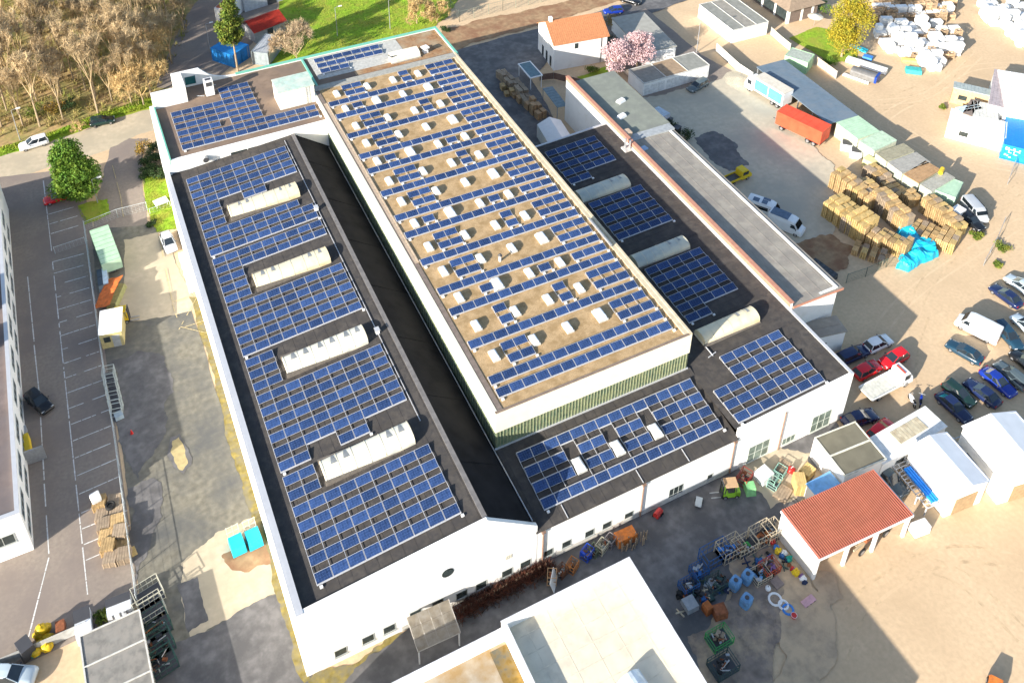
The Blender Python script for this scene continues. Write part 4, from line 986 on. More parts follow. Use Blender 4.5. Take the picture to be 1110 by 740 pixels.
q = G(1020, 187, 2.8); t = thing('yellow_tank', 'yellow tank lying on the last grey shed roof', 'tank', (*q, 2.76), .5); m = MB(); m.tube((-.7, 0, .35), (.7, 0, .35), .35, n=12); m.build('tank', YEL, t); m = MB(); m.b0(-.5, -.3, 0, -.3, .3, .2); m.b0(.3, -.3, 0, .5, .3, .2); m.build('saddle', DGREY, t)
# long blue canopy
SLATE = mat('blue_grey_sheet', (.13, .18, .23), .6, var=.1, scale=1, col2=(.16, .20, .24), s2=.4)
c, L, W, a = rect3((820, 73), (898, 135), (928, 124), 2.8)
t = thing('lorry_canopy', 'long blue grey sheet canopy over the lorry bays', 'canopy', (*c, 0), a)
m = MB(); m.box(0, 0, 2.82, L, W, .12)
for i in range(int(L/.9)): m.box(-L/2+.4+i*.9, 0, 2.9, .08, W, .05)
m.build('roof', SLATE, t)
m = MB()
for i in range(6):
    for s_ in (-1, 1): m.box(-L/2+.3+(L-.6)*i/5, s_*(W/2-.2), 1.37, .16, .16, 2.74)
m.build('post', STEEL, t)
m = MB(); m.box(0, W/2-.1, 1.35, L, .1, 2.7); m.build('back_wall', mat('canopy_wall', (.4, .4, .38), .8), t)
# white/grey yard offices at right
c, L, W, a = rect3((1029, 141), (1090, 152), (1104, 90), 3.2)
def slab_house(label, a_, b_, c_, h, wm, rm, name='yard_cabin', cat='cabin', grp='white yard cabins', ribs=True):
    c, L, W, a = rect3(a_, b_, c_, h)
    t = thing(name, label, cat, (*c, 0), a, grp)
    m = MB(); m.box(0, 0, h/2-.05, L, W, h-.1); m.build('wall', wm, t)
    m = MB(); m.box(0, 0, h, L+.16, W+.16, .14)
    if ribs:
        for k in range(int(L/.6)): m.box(-L/2+.3+k*.6, 0, h+.09, .08, W+.1, .05)
    m.build('roof', rm, t)
    m = MB(); m.box(L*.2, -W/2-.01, 1.0, .9, .05, 2.0); m.build('door', mat('cabin_door', (.35, .36, .36), .6), t)
    m = MB(); m.box(-L*.2, -W/2-.01, 1.5, min(1.4, L*.3), .05, .9); m.build('window', GLASSD, t)
    return t
slab_house('long white walled cabin with flat white roof beside the blue container', (1028, 134), (1090, 150), (1096, 134), 2.8, WHITE, mat('white_roof', (.72, .72, .69), .7))
slab_house('small white cabin with glossy pale blue roof panel', (1036, 117), (1042, 122), (1050, 106), 3.0, WHITE, mat('pale_blue_roof', (.5, .6, .65), .3))
slab_house('small brown roofed cabin between the pale roofs', (1044, 123), (1053, 126), (1060, 110), 3.0, WHITE, mat('brown_roof', (.24, .19, .16), .9))
slab_house('cabin with pale corrugated roof bays behind the long white wall', (1055, 126), (1082, 131), (1090, 116), 3.0, WHITE, mat('offwhite_roof', (.58, .57, .52), .8))
slab_house('narrow canopy with greenish glass roof at the back of the cabins', (1034, 95), (1074, 104), (1076, 98), 3.2, mat('tan_wall', (.50, .36, .2), .8), mat('green_glass_roof', (.34, .38, .36), .3))
slab_house('white annex with mauve grey sheet roof at the right edge', (1072, 113), (1088, 117), (1098, 80), 4.0, WHITE, mat('mauve_sheet', (.38, .33, .34), .7))
slab_house('tall white walled store cut off by the right edge', (1090, 118), (1125, 124), (1130, 84), 4.4, WHITE, mat('white_roof', (.72, .72, .69), .7))
# ------------------------------------------------------------------ bottom right: sheds near the car park
c, L, W, a = rect3((898, 513), (935, 496), (901, 456), 3.4)
q0, q1, q2 = (898.5, 515), (957, 491), (915, 455)
c, L, W, a = rect3((916, 514), (957, 492), (915, 456), 3.5)
c2, L2, W2, a2 = rect3((883, 474), (916, 516), (957, 492), 3.5)
t = thing('grey_roof_garage', 'white garage with two olive grey flat roof panels next to the red car', 'garage', (*c2, 0), a2)
m = MB(); m.box(0, 0, 1.7, L2, W2, 3.4); m.build('wall', WHITE, t)
for k, x in enumerate((-L2*.24, L2*.24)):
    m = MB(); m.box(x, 0, 3.44, L2*.46, W2-.4, .1); m.build('roof', mat('olive_roof', (.17, .155, .11), .9, var=.15, scale=.8), t)
m = MB(); m.box(0, 0, 3.46, .2, W2-.2, .2)
for s_ in (-1, 1): m.box(s_*(L2/2-.05), 0, 3.47, .12, W2, .2); m.box(0, s_*(W2/2-.06), 3.47, L2-.4, .12, .18)
m.build('parapet', mat('pale_edge2', (.62, .60, .5), .8), t)
c, L, W, a = rect3((888, 541), (914, 527), (896, 512), 2.3)
t = thing('blue_roof_booth', 'small booth with a flat sky blue roof behind the red canopy', 'booth', (*c, 0), a)
m = MB(); m.box(0, 0, 1.1, L-.2, W-.2, 2.2); m.build('wall', WHITE, t); m = MB(); m.box(0, 0, 2.26, L, W, .12); m.build('roof', mat('sky_blue_roof', (.17, .40, .70), .5), t)
# red tiled canopy
zc = 4.4
A = Vector(G(847, 553, zc)); B = Vector(G(947, 509, zc)); Cc = Vector(G(988, 556, zc-.5)); D = Vector(G(888, 606, zc-.5))
t = thing('red_canopy', 'open fronted shelter under a bright red pantile roof', 'shelter', ((A.x+Cc.x)/2, (A.y+Cc.y)/2, 0))
ox, oy = t.location.x, t.location.y
L = (B-A).length; dx = (B-A).normalized(); dyv = (D-A); Wd = dyv.length; dy_ = dyv.normalized()
m = MB(); nb = 46
for i in range(nb):
    x0_ = L*i/nb; x1_ = L*(i+1)/nb; xm = (x0_+x1_)/2
    def Pp(x, v, up=0): p = A+dx*x+dy_*v; return (p.x-ox, p.y-oy, zc-.5*v/Wd+up)
    rows = [(x0_, 0), (x0_+(x1_-x0_)*.25, .14), (xm, .2), (x0_+(x1_-x0_)*.75, .14), (x1_, 0)]
    for (xa_, ua), (xb_, ub) in zip(rows[:-1], rows[1:]):
        m.add([Pp(xa_, 0, ua), Pp(xb_, 0, ub), Pp(xb_, Wd, ub), Pp(xa_, Wd, ua)], [(3, 2, 1, 0)])
m.add([Pp(0, 0, -.06), Pp(L, 0, -.06), Pp(L, Wd, -.06), Pp(0, Wd, -.06)], [(0, 1, 2, 3)])
m.build('roof', mat('red_pantile', (.37, .105, .066), .75, var=.2, scale=1.6, col2=(.30, .085, .055), s2=.8), t, fix=False)
m = MB()
for k in range(nb): m.bar(Pp(L*(k+.02)/nb, 0, .03), Pp(L*(k+.02)/nb, Wd, .03), .07, .05)
m.build('roof_valley', mat('red_valley', (.16, .045, .03), .9), t)
m = MB(); m.bar(Pp(0, Wd+.04, -.1), Pp(L, Wd+.04, -.1), .12, .25); m.bar(Pp(-.05, 0, -.12), Pp(-.05, Wd, -.12), .1, .3); m.bar(Pp(L+.05, 0, -.12), Pp(L+.05, Wd, -.12), .1, .3); m.build('fascia', WHITEP, t)
m = MB()
def bx(x, v, z0, z1, s=.3):
    p = A+dx*x+dy_*v; m.box(p.x-ox, p.y-oy, (z0+z1)/2, s, s, z1-z0, math.atan2(dx.y, dx.x))
for x in (.2, L*.33, L*.64, L-.2): bx(x, Wd-.25, 0, zc-.55)
m.build('post', WHITEP, t)
m = MB()
p0, p1 = A+dx*.1+dy_*.1, A+dx*.1+dy_*(Wd-.3); m.add([(p0.x-ox, p0.y-oy, .0), (p1.x-ox, p1.y-oy, .0), (p1.x-ox, p1.y-oy, zc-.6), (p0.x-ox, p0.y-oy, zc-.1)], [(0, 1, 2, 3), (3, 2, 1, 0)])
p0, p1 = A+dx*.1+dy_*.1, B-dx*.1+dy_*.1; m.bar((p0.x-ox, p0.y-oy, (zc-.1)/2), (p1.x-ox, p1.y-oy, (zc-.1)/2), .12, zc-.2)
m.build('wall', WHITE, t)
# container-like sheds right: white
WR = mat('white_sheet_roof', (.76, .77, .78), .5, var=.05, scale=.8)
t = slab_house('white shed with ribbed cream roof panel behind the red car', (957, 503), (1026, 462), (1004, 440), 3.0, WHITE, mat('white_sheet_plain', (.74, .73, .69), .6), name='white_shed', cat='shed', grp='white sheds by the car yard', ribs=False)
c, L, W, a = rect3((957, 503), (1026, 462), (1004, 440), 3.0)
m = MB()
for k in range(9): m.box(L*.08+(k-4)*.5, W*.05, 3.1, .42, W*.55, .06)
m.build('roof_panel', mat('ribbed_cream', (.56, .50, .36), .7, var=.2, scale=1.5, col2=(.40, .33, .22), s2=1), t)
def gabled(label, a_, b_, c_, h, rise, wm, rm, grp='white sheds by the car yard', open_front=False):
    c, L, W, a = rect3(a_, b_, c_, h)
    t = thing('white_shed', label, 'shed', (*c, 0), a, grp)
    m = MB(); prof = [(-W/2, 0), (W/2, 0), (W/2, h), (0, h+rise), (-W/2, h)]
    m.add([(-L/2, y, z) for y, z in prof]+[(L/2, y, z) for y, z in prof], [(4, 3, 2, 1, 0), (5, 6, 7, 8, 9)]+[(i, (i+1) % 5, (i+1) % 5+5, i+5) for i in (0, 1, 4)]); m.build('wall', wm, t, fix=True)
    m = MB()
    for s_ in (-1, 1):
        m.add([(-L/2-.2, s_*(W/2+.2), h-.1), (L/2+.2, s_*(W/2+.2), h-.1), (L/2+.2, 0, h+rise+.08), (-L/2-.2, 0, h+rise+.08)], [(0, 1, 2, 3)])
        n = 0
        for i in range(n): x = -L/2+L*(i+.5)/n; m.bar((x, s_*(W/2+.2), h-.07), (x, 0, h+rise+.11), .06, .05)
    m.build('roof', rm, t, fix=True)
    m = MB(); m.b0(L/2+.005, -W*.3, 0, L/2+.05, W*.3, 2.6); m.build('door', mat('shed_tan_opening', (.36, .25, .14), .8), t)
    return t
gabled('white gabled shed with bright roof between the pipe rack and the steel rack', (988, 484), (1032, 536), (1066, 513), 4.0, .5, WHITE, WR)
gabled('largest white gabled store with bluish side roof at the right edge', (1045, 462), (1092, 520), (1136, 486), 4.3, .7, WHITE, WR)
# ------------------------------------------------------------------ flat roof building at the bottom, raised white parapet
t = thing('flat_roof_building', 'building with pale membrane roof and white parapet at the bottom edge', 'building', (-4, -25, 0))
ZP = 8.2
P1 = Vector(G(682, 604, ZP)); P0 = Vector(G(545, 677, ZP)); P2 = Vector(G(792, 760, ZP)); 
xr = P1.x; yt = P1.y; xm = P0.x
yb = yt-26
m = MB()
def pw(x0, y0, x1, y1, z1=ZP, z0=0): m.b0(x0, y0, z0, x1, y1, z1)
pw(xm, yt-.35, xr, yt); pw(xr-.35, yb, xr, yt-.35); pw(xm-.02, yb, xm+.33, yt-.35); pw(-34, yt-.9, xm, yt-.3, ZP-.5)
m.build('wall', WHITE, t, world=True)
m = MB(); m.b0(xm-.05, yt-.42, ZP, xr+.05, yt+.05, ZP+.07); m.b0(xr-.42, yb, ZP, xr+.05, yt-.42, ZP+.07); m.b0(xm-.05, yb, ZP, xm+.38, yt-.42, ZP+.07); m.b0(-34, yt-.95, ZP-.5, xm-.02, yt-.25, ZP-.43)
m.build('parapet_cap', mat('cap_lavender', (.70, .70, .72), .6), t, world=True)
m = MB(); m.b0(xm+.33, yb, ZP-1.5, xr-.35, yt-.35, ZP-1.0)
m.build('roof', mat('membrane_cream', (.68, .61, .47), .85, var=.08, scale=.7, col2=(.50, .44, .34), s2=.6, lo=.5, hi=.8), t, world=True)
m = MB()
for i in range(12): y = yt-1.5-i*1.6; m.b0(xm+.4, y-.04, ZP-1.0, xr-.4, y+.04, ZP-.985)
for i in range(5): x = xm+2+i*2.4; m.b0(x-.03, yb, ZP-1.0, x+.03, yt-.4, ZP-.988)
m.build('membrane_seam', mat('seam', (.645, .575, .44), .8), t, world=True)
m = MB(); m.b0(-34, yb, ZP-2.2, xm-.02, yt-.9, ZP-1.6); m.build('roof', mat('felt_mottled', (.40, .34, .26), .9, var=.12, scale=1.0, col2=(.33, .22, .10), s2=.35), t, world=True)
m = MB(); m.b0(xm-1.7, yb, ZP-1.59, xm-.1, yt-1.2, ZP-1.55); m.build('roof_patch', mat('mossy_gutter', (.26, .16, .035), .95, var=.4, scale=2, col2=(.12, .11, .08), s2=1), t, world=True)
q = G(672, 728, ZP-1); t2 = thing('barrel_rooflight', 'white barrel rooflight on the pale membrane roof at the bottom edge', 'rooflight', (q[0]+.3, q[1]-2.6, ZP-1), R_(5))
m = MB(); W_ = 1.25; arc = [(-W_*math.cos(math.pi*i/12), .25+1.0*math.sin(math.pi*i/12)) for i in range(13)]
for_r = [[(x, y_, z) for x, z in ([(-W_, 0)]+arc+[(W_, 0)])] for y_ in (-4.5, 1.8)]
m.loft(for_r); m.build('vault', mat('opal_glazing', (.62, .68, .72), .3), t2, fix=True); m = MB(); m.box(0, -1.35, .12, 2*W_+.3, 6.6, .3); m.build('curb', WHITEP, t2)
# porch canopy on the front wall
c, L, W, a = rect3((453, 704), (499, 683), (487, 650), 2.8)
t = thing('porch_canopy', 'translucent weathered porch canopy against the white front wall', 'canopy', (*c, 0), a)
m = MB()
for i in range(4):
    for j in range(3): m.add([(-L/2+L*i/4, -W/2+W*j/3, 2.55+.5*j/3), (-L/2+L*(i+1)/4-.03, -W/2+W*j/3, 2.55+.5*j/3), (-L/2+L*(i+1)/4-.03, -W/2+W*(j+1)/3-.02, 2.55+.5*(j+1)/3), (-L/2+L*i/4, -W/2+W*(j+1)/3-.02, 2.55+.5*(j+1)/3)], [(0, 1, 2, 3), (3, 2, 1, 0)])
m.build('roof', mat('polycarbonate', (.36, .31, .24), .6, var=.2, scale=1.2, col2=(.46, .42, .36), s2=.8), t)
m = MB()
for i in range(5): m.bar((-L/2+L*i/4, -W/2, 2.5), (-L/2+L*i/4, W/2, 3.0), .07, .1)
m.bar((-L/2, -W/2, 2.48), (L/2, -W/2, 2.48), .1); m.build('frame', mat('porch_wood', (.5, .46, .4), .8), t)
for x in (-L/2+.1, L/2-.1):
    m = MB(); m.box(x, -W/2+.1, 1.22, .12, .12, 2.44); m.build('post', WHITEP, t)
# red roofed buildings at top left
c, L, W, a = rect3((232, 9), (246, 11), (250, -8), 3.4)
t = thing('kiosk', 'small white kiosk with a rust red roof beyond the car park', 'kiosk', (*c, 0), a)
m = MB(); m.box(0, 0, 1.7, L, W, 3.4); m.build('wall', WHITE, t); m = MB(); m.box(0, 0, 3.5, L-.5, W-.5, .15); m.build('roof', mat('rust_roof', (.42, .12, .05), .9), t)
m = MB(); m.box(0, -W/2-.01, 1.0, 1.0, .05, 2.0); m.build('door', DGREY, t)
c = G(287, 36); t = thing('red_roof_shed', 'shed with a bright red gabled roof behind the bare bush', 'shed', (*c, 0), .3)
m = MB(); m.b0(-3.4, -2.4, 0, 3.4, 2.4, 2.6); m.build('wall', mat('shed_grey', (.35, .36, .36), .8), t)
m = MB()
for s_ in (-1, 1): m.add([(-3.7, s_*2.8, 2.5), (3.7, s_*2.8, 2.5), (3.7, 0, 4.0), (-3.7, 0, 4.0)], [(0, 1, 2, 3), (3, 2, 1, 0)])
m.build('roof', mat('bright_red_roof', (.58, .06, .035), .7, var=.15), t)
m = MB(); m.b0(-.6, -2.45, 0, .6, -2.38, 2.1); m.build('door', DGREY, t)
c = G(288, 4); t = thing('warehouse', 'pale grey warehouse roof cut off by the top edge', 'building', (*c, 0), .2)
m = MB(); m.b0(-5, -1, 0, 7, 8, 4.2); m.build('wall', mat('grey_wall', (.5, .52, .54), .7), t); m = MB(); m.b0(-5.2, -1.2, 4.2, 7.2, 8.2, 4.35); m.build('roof', mat('grey_roof', (.42, .43, .45), .7), t); m = MB(); m.b0(0, -1.04, 0, 2, -1, 2.2); m.build('door', DGREY, t)
# ------------------------------------------------------------------ vehicles
CGLASS = mat('car_glass', (.02, .028, .035), .06, var=.1, spec=.8)
TYRE = BLACK
RIM = mat('wheel_rim', (.40, .40, .41), .35, metal=.6)
LAMPW = mat('headlight_lens', (.75, .76, .74), .1)
LAMPR = mat('taillight_lens', (.35, .01, .012), .2)
def cpaint(name, col): return mat(name, col, .22, var=.03, scale=1, spec=.6)
def xsec(w, z0, z1, tuck=.93, top=.90, crown=.03):
    """body cross-section ring from bottom left over the top"""
    return [(-w*tuck, z0), (-w, z0+(z1-z0)*.35), (-w*.99, z0+(z1-z0)*.72), (-w*top, z1-.02), (-w*.5, z1+crown*.7), (0, z1+crown), (w*.5, z1+crown*.7), (w*top, z1-.02), (w*.99, z0+(z1-z0)*.72), (w, z0+(z1-z0)*.35), (w*tuck, z0)]
SHAPES = {
 # kind: length, halfwidth, stations (x from rear=0 to front=1: belt height, width factor), cabin (rear base, rear roof, front roof, front base), roof height
 'hatch': (4.1, .88, [(0, .62, .80), (.02, .85, .92), (.10, .92, .99), (.35, .92, 1), (.62, .92, 1), (.74, .90, .99), (.93, .76, .95), (.985, .62, .88), (1, .48, .80)], (.015, .10, .50, .73), 1.47),
 'sedan': (4.6, .90, [(0, .60, .80), (.02, .86, .90), (.12, .95, .98), (.35, .93, 1), (.62, .92, 1), (.72, .91, .99), (.93, .78, .95), (.985, .62, .88), (1, .48, .80)], (.10, .26, .52, .72), 1.43),
 'wagon': (4.7, .90, [(0, .62, .82), (.015, .88, .94), (.10, .94, .99), (.35, .93, 1), (.62, .92, 1), (.72, .91, .99), (.93, .78, .95), (.985, .62, .88), (1, .48, .80)], (.01, .06, .53, .72), 1.46),
 'suv': (4.5, .93, [(0, .70, .84), (.015, .98, .95), (.10, 1.05, .99), (.35, 1.05, 1), (.62, 1.04, 1), (.74, 1.02, .99), (.93, .92, .96), (.985, .72, .90), (1, .52, .82)], (.01, .07, .52, .73), 1.68),
}
WH_CACHE = {}
def wheel_meshes():
    if not WH_CACHE:
        m = MB(); m.torus((0, 0, 0), .235, .095, 'y', 16, 8); WH_CACHE['t'] = m.mesh('tyre', TYRE, True)
        m = MB(); m.tube((0, -.07, 0), (0, .07, 0), .19, n=12)
        for i in range(5):
            a = 2*math.pi*i/5; m.box(.1*math.cos(a), .075, .1*math.sin(a), .05, .02, .05)
        WH_CACHE['r'] = m.mesh('rim', RIM)
    return WH_CACHE
def add_wheel(t, x, y, r=.33):
    wm = wheel_meshes(); o = bpy.data.objects.new('wheel', wm['t']); COL.objects.link(o); o.parent = t; o.location = (x, y, r); k = r/.33; o.scale = (k, 1.1, k)
    if y < 0: o.rotation_euler = (0, 0, math.pi)
    q = bpy.data.objects.new('rim', wm['r']); COL.objects.link(q); q.parent = o; q.location = (0, .02, 0)
CARN = {}
def car(kind, col, label, p_rear, p_front, cat='car', group='cars parked around the yards', length=None, name='parked_car', lift=.5):
    (cx, cy), Lp, ang = seg(p_rear, p_front, lift)
    L, w, st, cab, RHt = SHAPES[kind]
    if length: L = length
    t = thing(name, label, cat, (cx, cy, 0), ang, group)
    key = (kind, round(L, 2))
    if key not in CARN:
        d = {}
        X = lambda f: -L/2+f*L
        m = MB(); rings = []
        for f, z, wf in st:
            z0 = .24 if .04 < f < .96 else .32
            rings.append([(X(f), y, zz) for y, zz in xsec(w*wf, z0, z)])
        m.loft(rings, cap=True)
        d['body'] = m
        # glasshouse: dark lofted cabin and body coloured roof plus pillars
        rb, rr, fr, fb = cab; zb = st[3][1]-.03
        m = MB()
        def ring(f, z, wf): return (X(f), w*wf, z)
        b = [(X(rb), w*.84), (X(rb+.12), w*.90), (X(fb-.12), w*.90), (X(fb), w*.80)]
        r = [(X(rr), w*.66), (X(rr+.08), w*.71), (X(fr-.06), w*.71), (X(fr), w*.64)]
        vs = []
        for (x, y) in b: vs += [(x, -y, zb), (x, y, zb)]
        for (x, y) in r: vs += [(x, -y, RHt-.04), (x, y, RHt-.04)]
        fs = [(0, 1, 9, 8), (7, 6, 14, 15)]
        for i in range(3): fs += [(2*i, 8+2*i, 10+2*i, 2*i+2), (2*i+1, 2*i+3, 11+2*i, 9+2*i)]
        fs += [(8, 9, 11, 10), (10, 11, 13, 12), (12, 13, 15, 14)]
        m.add(vs, fs); d['window'] = m
        m = MB(); rr_ = []
        for (x, y), dz in zip([(X(rr)-.03, w*.66), (X(rr+.09), w*.725), (X((rr+fr)/2), w*.735), (X(fr-.07), w*.725), (X(fr)+.02, w*.65)], [-.02, .0, .012, .0, -.025]):
            z = RHt+dz; rr_.append([(x, -y, z-.05), (x, -y*.85, z), (x, 0, z+.035), (x, y*.85, z), (x, y, z-.05), (x, 0, z-.06)])
        m.loft(rr_, cap=True)
        for s_ in (-1, 1):                           # pillars
            for (bx_, by_), (tx_, ty_) in ((b[0], r[0]), (b[3], r[3]), (((b[1][0]+b[2][0])/2, w*.90), ((r[1][0]+r[2][0])/2-.05, w*.715))):
                m.bar((bx_, s_*by_, zb), (tx_, s_*ty_, RHt-.05), .07, .05)
        d['roof'] = m
        for k in ('body', 'window', 'roof'): d[k] = d[k].mesh(k, [CGLASS], smooth=False)
        bm = bmesh.new(); bm.from_mesh(d['body']); bmesh.ops.recalc_face_normals(bm, faces=bm.faces)
        bm.to_mesh(d['body']); bm.free(); d['body'].polygons.foreach_set('use_smooth', [True]*len(d['body'].polygons))
        m = MB(); m.box(0, 0, 0, .10, .34, .13); d['headlight'] = m.mesh('headlight', LAMPW)
        m = MB(); m.box(0, 0, 0, .08, .26, .2); d['taillight'] = m.mesh('taillight', LAMPR)
        m = MB(); m.box(0, 0, 0, .12, .18, .12); d['mirror'] = m.mesh('mirror', DGREY)
        CARN[key] = d
    d = CARN[key]
    for k in ('body', 'window', 'roof'):
        me = d[k] if k == 'window' else d[k].copy()
        if k != 'window': me.materials.clear(); me.materials.append(col)
        o = bpy.data.objects.new(k, me); COL.objects.link(o); o.parent = t
    for s_ in (-1, 1):
        for nm, f, y, z in (('headlight', .955, .66, .64), ('taillight', .012, .74, .78), ('mirror', cab[3]-.09, 1.06, .95)):
            o = bpy.data.objects.new(nm, d[nm]); COL.objects.link(o); o.parent = t; o.location = (-L/2+f*L, s_*w*y, z)
        for f in (.19, .81): add_wheel(t, -L/2+f*L, s_*(w-.12))
    return t
def van(col, label, p_rear, p_front, L=5.4, H=2.35, group='vans parked around the yards', windows=False, panels=None, name='parked_van', lift=1.2):
    (cx, cy), _, ang = seg(p_rear, p_front, lift)
    t = thing(name, label, 'van', (cx, cy, 0), ang, group); w = 1.0; X = lambda f: -L/2+f*L
    m = MB(); rings = []
    for f, zt, wf, zs in [(0, H-.1, .92, .35), (.015, H, .97, .3), (.30, H+.02, 1, .28), (.66, H, 1, .28), (.76, H-.16, .98, .28), (.86, 1.30, .97, .28), (.97, 1.05, .93, .3), (1, .75, .84, .38)]:
        rings.append([(X(f), y, z) for y, z in xsec(w*wf, zs, zt, .95, .86, .04)])
    m.loft(rings); o = m.build('body', col, t, smooth=False, fix=True)
    m = MB(); a = [(X(.775), -.80, H-.24), (X(.775), .80, H-.24), (X(.872), .88, 1.36), (X(.872), -.88, 1.36)]
    m.add([(x+.03, y, z+.03) for x, y, z in a], [(0, 3, 2, 1), (0, 1, 2, 3)]); m.build('windscreen', CGLASS, t)
    for s_ in (-1, 1):
        m = MB(); m.add([(X(.66), s_*1.01, 1.35), (X(.83), s_*1.0, 1.35), (X(.765), s_*.97, 1.95), (X(.66), s_*.97, 1.95)], [(0, 1, 2, 3), (3, 2, 1, 0)]); m.build('window', CGLASS, t)
        if windows:
            m = MB(); m.add([(X(.08), s_*1.012, 1.35), (X(.62), s_*1.012, 1.35), (X(.62), s_*.98, 1.95), (X(.08), s_*.98, 1.95)], [(0, 1, 2, 3), (3, 2, 1, 0)]); m.build('window', CGLASS, t)
        m = MB(); m.box(X(.98), s_*.72, .85, .12, .3, .22); m.build('headlight', LAMPW, t)
        m = MB(); m.box(X(.003), s_*.86, 1.2, .06, .14, .5); m.build('taillight', LAMPR, t)
        m = MB(); m.box(X(.83), s_*1.1, 1.4, .1, .16, .26); m.build('mirror', DGREY, t)
        for f in (.2, .83): add_wheel(t, X(f), s_*.86, .35)
    if panels:
        m = MB()
        for (f0, f1, y0, y1) in panels: m.b0(X(f0), y0, H+.035, X(f1), y1, H+.075)
        m.build('roof_panel', panels_mat, t)
    return t
panels_mat = mat('roof_hatch_dark', (.10, .14, .20), .2)
C_ = dict(navy=cpaint('navy', (.012, .022, .075)), black=cpaint('black_car', (.010, .011, .013)), white=cpaint('white_car', (.76, .77, .77)), silver=cpaint('silver_car', (.42, .44, .46)),
          red=cpaint('red_car', (.62, .012, .018)), blue=cpaint('blue_car', (.01, .035, .28)), teal=cpaint('teal_car', (.015, .05, .085)), dgreen=cpaint('green_car', (.012, .035, .03)),
          greyg=cpaint('greygreen_car', (.09, .12, .13)), ice=cpaint('ice_car', (.48, .56, .60)))
# car yard on the right
car('sedan', C_['navy'], 'dark navy saloon with red tail in front of the silver car at the right edge', (1104, 331), (1077, 311))
car('hatch', C_['ice'], 'silver hatchback half hidden behind the navy saloon at the right edge', (1118, 318), (1092, 300))
van(C_['white'], 'large white panel van casting a long shadow in the car yard', (1086, 366), (1036, 341))
car('sedan', C_['teal'], 'dark blue saloon standing alone below the white panel van', (1062, 391), (1029, 372))
car('wagon', C_['teal'], 'dark estate car tucked behind the rear of the white panel van', (1084, 354), (1103, 375))
car('hatch', C_['ice'], 'pale blue grey car cut off by the right edge near the white van', (1122, 362), (1101, 344))
car('hatch', C_['black'], 'black hatchback at the right edge beyond the row of blue cars', (1122, 402), (1101, 384))
car('wagon', C_['greyg'], 'grey green estate with silver rails at the end of the blue car row', (1112, 420), (1081, 394))
car('sedan', C_['blue'], 'bright royal blue saloon in the shaded row of cars', (1067, 402), (1097, 427))
car('sedan', C_['navy'], 'deep blue saloon with purple sunroof in the shaded row', (1080, 438), (1049, 414))
car('hatch', C_['dgreen'], 'very dark green hatchback in the shaded row of cars', (1028, 418), (1051, 436))
car('sedan', C_['navy'], 'navy saloon closest to the white sheds in the shaded row', (1019, 428), (1049, 455))
# cars by the hall corner
car('wagon', C_['navy'], 'dark blue car in deep shade behind the white hall corner', (910, 391), (939, 378))
car('hatch', C_['white'], 'white hatchback between the dark blue car and the red cars', (938, 379), (966, 366))
car('hatch', C_['red'], 'bright red hatchback nearest the white hall corner', (927, 408), (953, 394))
car('hatch', C_['red'], 'red hatchback with open front beside the flatbed lorry cab', (980, 383), (957, 395))
car('sedan', C_['navy'], 'blue saloon parked behind the olive roofed garage', (918, 458), (946, 449))
car('hatch', C_['red'], 'red car squeezed between the olive roofed garage and a white shed', (944, 476), (966, 457))
car('wagon', C_['greyg'], 'dark grey car under sheeting between the red canopy and pipe rack', (952, 508), (975, 530))
# other cars
car('wagon', C_['greyg'], 'grey estate car parked in front of the white garages', (768, 87), (744, 100))
car('suv', C_['white'], 'white off-road car parked on the road by the woodland', (50, 152), (23, 160))
car('hatch', C_['dgreen'], 'dark green car on the road below the bare yellow bush', (103, 133), (119, 130))
car('hatch', C_['red'], 'red car half hidden under the round green tree', (72, 211), (53, 217))
car('hatch', C_['silver'], 'silver hatchback parked against the long white hall wall', (179, 254), (187, 273))
car('hatch', C_['black'], 'black car driving on the shaded car park lane', (33, 427), (52, 444))
car('suv', C_['ice'], 'white car cut off at the bottom left corner behind the yellow bags', (-6, 734), (30, 733))
car('hatch', C_['blue'], 'light blue car on the lane behind the orange roofed house', (676, 11), (653, 13))
car('sedan', C_['black'], 'black car at the top edge behind the grey outbuilding', (672, -2), (695, 4))
van(C_['white'], 'white van with three dark roof windows half hidden behind the workshop', (812, 219), (847, 231), windows=True, panels=[(.15, .32, -.7, .2), (.4, .55, -.7, .2), (.4, .6, .3, .8)])
van(C_['white'], 'white pickup style van with grey load cover by the workshop', (834, 233), (872, 249), panels=[(.05, .55, -.85, .85)])
van(C_['silver'], 'silver white van parked at the end of the pallet yard', (1046, 213), (1069, 239), L=4.8, H=1.95, windows=True)
car('wagon', C_['black'], 'black car beside the silver white van at the pallet yard end', (1042, 232), (1062, 247))
